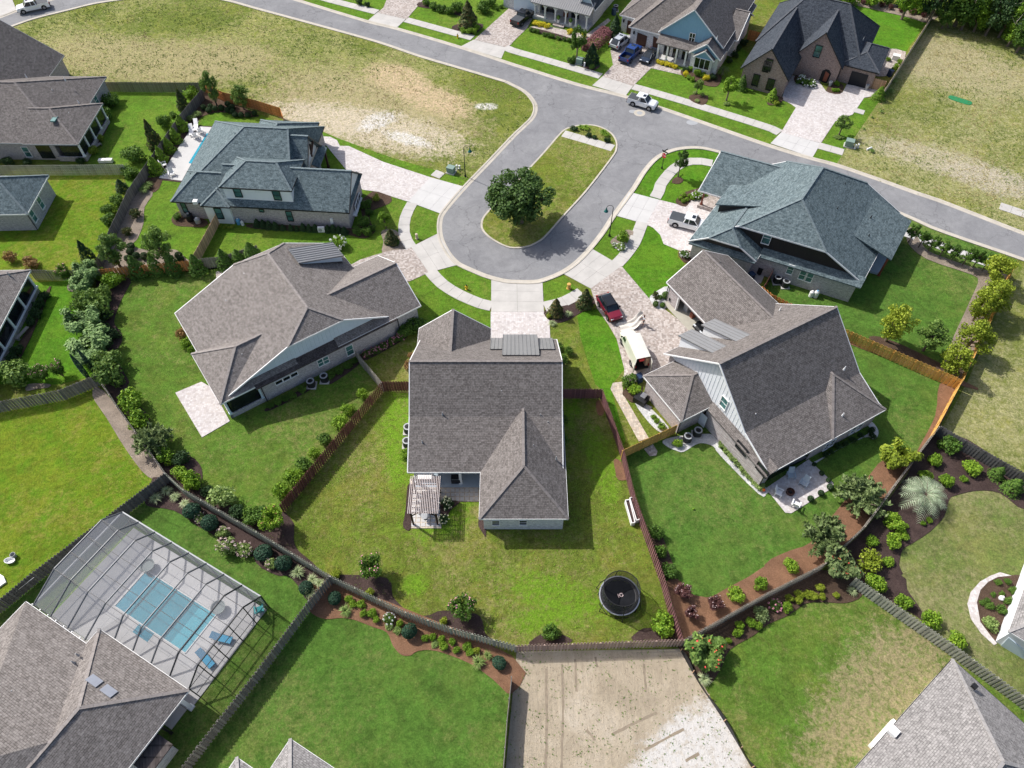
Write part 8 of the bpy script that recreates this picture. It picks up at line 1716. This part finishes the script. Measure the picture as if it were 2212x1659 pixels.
# --- right side trees
row('maple_tree', 'yellow green tree', 'along the golden fence at the right', 'yellowtree', 'leaf_yellow', [('13', 2020, 660, 2.3, 1975, 880, 2.5, 1860, 985, 2.0, 1800, 1240, 2.3, 1650, 1430, 2.2)], 2.3, 1.0, cat='tree', order='y')
row('maple_tree', 'bright yellow green tree', 'on the lawn behind the slate corner house', 'yellowtree', 'leaf_yellow', [('13', 1115, 1130, 2.4)], 2.4, 1.05, cat='tree')
row('myrtle_tree', 'darker green tree', 'right of the bright yellow green tree', 'willow', 'leaf_willow', [('13', 1430, 1240, 2.1)], 2.1, .9, cat='tree')
row('ligustrum', 'clipped hedge tree', 'between the street and the corner house lawn', 'tree', 'leaf_green', [('13', 1265, 345, 0, 1350, 390, 0, 1440, 420, 0, 1535, 465, 0, 1640, 500, 0, 1735, 545, 0, 1830, 560, 0, 1910, 590, 0, 2010, 600, 0)], 1.2, .9, cat='tree')
row('shrub', 'mounded plant', 'in the corner house porch bed', 'globe', 'leaf_bright', [('12', 1455, 50, .35, 1485, 25, .35, 1510, 60, .35, 1535, 30, .35, 1480, 75, .35, 1560, 45, .4)], .35)
row('hydrangea', 'white hydrangea', 'at the corner house porch', 'hydrangea', 'leaf_bright', [('12', 1600, 20, .85, 1650, 25, .7)], .8, 1, 'petal_white')
row('young_tree', 'small tree', 'in the mulch ring on the corner lawn', 'tree', 'leaf_oak', [('02', 1463, 1390, 1.3)], 1.3, 1.25, cat='tree')
# --- island bed
row('ornamental_grass', 'bright grass clump', 'at the head of the island', 'grass', 'leaf_bright', [('02', 595, 1095, .8, 640, 1102, .9, 790, 1140, .9, 815, 1160, .8)], .9, cat='grass')
row('shrub', 'small dark shrub', 'at the head of the island', 'shrub', 'leaf_dark', [('02', 537, 1105, .7, 665, 1165, .6, 712, 1182, .5, 822, 1208, .65)], .6)
# --- in front of the slate pool house
row('young_tree', 'round headed young tree', 'on the lawn by the curved walk', 'tree', 'leaf_bright', [('11', 1107, 220, 1.15)], 1.15, .95, cat='tree')
row('magnolia', 'compact magnolia', 'in the pale bed at the tan house drive', 'magnolia', 'leaf_magnolia', [('11', 1165, 390, .95)], .95)
row('shrub', 'low dark bush', 'beside the compact magnolia', 'shrub', 'leaf_green', [('11', 1215, 425, .5, 1140, 440, .4)], .5)
row('viburnum', 'white tipped shrub', 'behind the tan house metal dormer', 'hydrangea', 'leaf_bright', [('11', 705, 430, 1.25)], 1.25, 1.1, 'petal_white')
row('shrub', 'mixed green shrub', 'in the bed at the slate house corner', 'shrub', 'leaf_green', [('11', 950, 100, .9, 975, 170, .8, 930, 260, 1.1, 870, 330, .8, 950, 340, .9, 1000, 310, .7)], .9, order='y')
row('shrub', 'yellow tipped shrub', 'in the bed at the slate house corner', 'loose', 'leaf_yellow', [('11', 1035, 45, .9)], .9)
row('shrub', 'row shrub', 'along the slate house brick wall', 'cone', 'leaf_dark', [('11', 10, 270, 0, 62, 275, 0, 112, 285, 0, 165, 290, 0, 232, 305, .45, 300, 308, .45, 350, 312, .45, 405, 300, 0, 460, 310, 0, 512, 310, 0, 620, 315, 0, 665, 310, 0, 715, 320, 0, 762, 330, 0)], .6, .9)
row('daylily', 'yellowish bed plant', 'below the white wall panel of the slate house', 'grass', 'leaf_yellow', [('10', 1900, 292, .45, 1940, 300, .45, 1980, 305, .45, 2010, 292, .45)], .45, cat='grass')
row('shrub', 'green shrub', 'in the pool pump bed', 'shrub', 'leaf_green', [('10', 1530, 205, .8)], .8)
# --- across the street
row('conical_tree', 'tall conical green tree', 'on the verge of the porch house', 'tree', 'leaf_green', [('02', 572, 320, 1.75)], 1.75, 1.5, cat='tree')
row('magnolia', 'dark magnolia', 'beside the transformer box', 'magnolia', 'leaf_dark', [('02', 690, 475, 1.5)], 1.5, 1.0, cat='tree')
row('magnolia', 'tall dark magnolia', 'between the porch house and the blue house', 'magnolia', 'leaf_dark', [('02', 895, 225, 1.4)], 1.4, 1.3, cat='tree')
c = P(*t('02', 740, 330)[0], .8); hd_ = plant('clipped_hedge', 'clipped burgundy hedge beside the porch house', 'hedge', 'hedge', 'leaf_purple', t('02', 742, 330)[0], 3.3, .5); hd_.rotation_euler = (0, 0, R(55))
row('spirea', 'golden mound', 'along the porch house front', 'shrub', 'leaf_gold', [('02', 200, 195, 0, 232, 205, 0, 268, 210, 0, 305, 220, 0, 500, 268, .7, 620, 300, .6)], .65)
row('shrub', 'garden row plant', 'in the porch house border', 'shrub', 'leaf_green', [('02', 165, 255, 0, 195, 262, 0, 225, 270, 0, 285, 295, 0, 320, 303, 0, 350, 312, 0, 400, 325, 0, 450, 335, 0, 490, 345, 0)], .55)
row('shrub', 'leafy bush', 'around the far transformer box', 'shrub', 'leaf_green', [('02', 510, 520, .9, 540, 500, .6, 690, 580, .6)], .8)
row('spirea', 'golden mound', 'below the blue house porch', 'shrub', 'leaf_gold', [('02', 1265, 528, 0, 1300, 540, 0, 1335, 550, 0, 1370, 560, 0, 1405, 572, 0)], .62)
row('shrub', 'mixed bed shrub', 'in front of the blue bay window', 'shrub', 'leaf_bright', [('02', 1545, 585, .75, 1600, 625, .9, 1525, 668, .5, 1558, 680, .6, 1640, 640, .7)], .7)
row('spirea', 'golden bed shrub', 'in front of the blue bay window', 'shrub', 'leaf_gold', [('02', 1500, 635, .7, 1680, 672, .7)], .7)
row('shrub', 'dark bed shrub', 'in front of the blue bay window', 'shrub', 'leaf_dark', [('02', 1500, 595, .7, 1735, 665, .8)], .7)
row('sago_palm', 'spiky palm clump', 'at the blue house right corner', 'palm', 'leaf_willow', [('02', 1825, 600, 1.3)], 1.3, cat='palm tree')
row('shrub', 'side hedge shrub', 'between the blue and brick houses', 'shrub', 'leaf_dark', [('02', 1880, 520, .8, 1920, 470, .8, 1960, 410, .8, 2000, 365, .8)], .8)
row('young_tree', 'grey leaved young tree', 'in the mulch island before the blue house', 'tree', 'leaf_willow', [('02', 1612, 720, 1.1)], 1.1, 1.0, cat='tree')
row('young_tree', 'bright young tree', 'on the lawn between the blue and brick houses', 'tree', 'leaf_bright', [('02', 1885, 735, 1.7)], 1.7, .95, cat='tree')
row('holly', 'upright holly', 'at the brick house left corner', 'cone', 'leaf_green', [('02', 1990, 720, 1.0)], 1.0, 1.1)
row('ring_plant', 'low plant ring', 'under the young trees across the street', 'loose', 'leaf_pale', [('02', 1855, 895, .6, 1580, 800, .5, 1645, 815, .5, 1600, 870, .5)], .5, .6)
row('magnolia', 'large magnolia', 'at the far drive corner near the hydrant', 'magnolia', 'leaf_magnolia', [('01', 1830, 130, 2.0)], 2.0, 1.15, cat='tree')
row('shrub', 'skirt shrub', 'under the large magnolia', 'shrub', 'leaf_bright', [('01', 1790, 260, .8, 1840, 265, .9, 1885, 265, .8, 1890, 230, 1.1)], .8)
row('shrub', 'hedge shrub', 'behind the far left lawn', 'shrub', 'leaf_green', [('01', 1470, 20, 1.0, 1530, 50, 1.0, 1600, 70, 1.1, 1680, 85, 1.2, 1740, 60, 1.5, 1960, 60, 1.5, 2030, 20, 1.2)], 1.1)
row('shrub', 'low border plant', 'along the far right drive edge', 'shrub', 'leaf_green', [('01', 2080, 75, .5, 2120, 55, .5, 2150, 30, .5)], .5)
row('shrub', 'verge bush', 'at the top of the far left drive', 'shrub', 'leaf_dark', [('01', 890, 10, 1.0, 960, 35, .8)], .9)
row('hydrangea', 'white hydrangea mass', 'left of the arched brick entry', 'hydrangea', 'leaf_green', [('03', 290, 685, 1.2, 355, 705, 1.1)], 1.2, .9, 'petal_white')
row('shrub', 'entry plant', 'by the arched brick entry', 'shrub', 'leaf_bright', [('03', 570, 775, .5, 600, 775, .5, 590, 720, .6)], .5)
row('holly', 'upright corner holly', 'left of the brick house drive', 'cone', 'leaf_bright', [('03', 45, 815, .9)], .9, 1.2)
row('shrub', 'lime low shrub', 'left of the brick house drive', 'shrub', 'leaf_yellow', [('03', 75, 885, .6)], .6)
row('young_tree', 'airy young oak', 'right of the brick house drive', 'tree', 'leaf_willow', [('03', 665, 1040, 1.75)], 1.75, .85, cat='tree')
row('ring_plant', 'ring planting', 'under the airy young oak', 'loose', 'leaf_pale', [('03', 590, 1180, .5, 615, 1190, .5, 645, 1185, .5)], .5, .6)
row('shrub', 'yellow green corner shrub', 'at the cedar gate of the brick house', 'cone', 'leaf_bright', [('03', 965, 810, 1.0)], 1.0)
row('shrub', 'side court shrub', 'along the beige wall', 'shrub', 'leaf_bright', [('03', 1140, 530, .7, 1110, 570, .7, 1085, 600, .6, 1040, 510, .6)], .7, order='y')
row('loropetalum', 'dark red shrub', 'in the border behind the vivid lawn', 'loose', 'leaf_burgundy', [('03', 825, 10, 0, 985, 35, 0, 1062, 60, 0, 1150, 80, 0, 1250, 98, 0, 1345, 122, 0)], .75)
row('shrub', 'weedy tuft', 'along the dry lot edge by the beige wall', 'grass', 'blade_green', [('03', 1090, 700, .7, 1060, 780, .8, 1020, 810, .7, 980, 960, .5, 900, 1010, .4, 830, 1110, .4, 900, 1300, .6)], .6, cat='grass')
# --- woods at the upper right
rw = random.Random(5); k = 0
for (x, y, rr, mt) in ((560, 0, 1.5, 0), (700, -20, 2, 1), (900, -10, 2.0, 1), (1040, 0, 1.6, 0), (1140, 30, 1.3, 2), (1240, 20, 2.0, 0), (1330, 40, 2.2, 1), (1400, 60, 1.8, 0), (1480, 60, 2.0, 1), (1570, 95, 2.4, 0), (1640, 60, 2.8, 2), (1700, 130, 2.0, 1), (1760, 70, 3.0, 0), (1840, 150, 2.0, 0), (1880, 70, 3.2, 1), (1950, 180, 1.8, 1), (1990, 90, 3.4, 2), (2040, 210, 2.0, 0), (2100, 120, 3.2, 0), (2150, 250, 2.4, 1), (2210, 140, 3.2, 1), (2240, 290, 2.6, 0), (2320, 200, 3.4, 2), (1500, -60, 4, 2), (1750, -60, 4.5, 0), (2000, -60, 4.5, 1), (2250, -20, 4.5, 2), (1250, -60, 3.6, 1)):
    plant('woodland_tree' if rr > 2.3 else 'woodland_bush', '%s %s in the woods edge, %s' % (['mid green', 'bright green', 'dark green'][mt], 'tree' if rr > 2.3 else 'bush', ORD[k] + ' along the upper right border'), 'tree' if rr > 2.3 else 'shrub', 'yellowtree' if rr > 2.3 else 'shrub', ['leaf_green', 'leaf_bright', 'leaf_dark'][mt], t('03', x, y)[0], rr, 1.0 if rr > 2.3 else .9, None, 'woods edge'); k += 1
for k, (x0, y0, x1, y1) in enumerate(((1735, 160, 1800, 0), (1945, 165, 2010, 10), (2040, 205, 2140, 30), (2115, 265, 2150, 180))):
    a = P(*t('03', x0, y0)[0]); e = P(*t('03', x1, y1)[0], 6.5); root = thing('bare_tree', 'pale leaning bare trunk in the woods edge, %s from the left' % ORD[k], 'tree', (a.x, a.y, 0), 'pale trunks'); b = MB(); b.tube([a, a.lerp(e, .5) + Vector((.1, 0, .2)), e], [.13, .1, .05], 7); b.build('trunk', 'bark_pale', root)
    b = MB()
    for j in range(4): f = .5 + .12 * j; q = a.lerp(e, f); b.tube([q, q + Vector((rw.uniform(-1, 1), rw.uniform(-1, 1), 1.2))], [.04, .01], 5)
    b.build('branch', 'bark_pale', root)
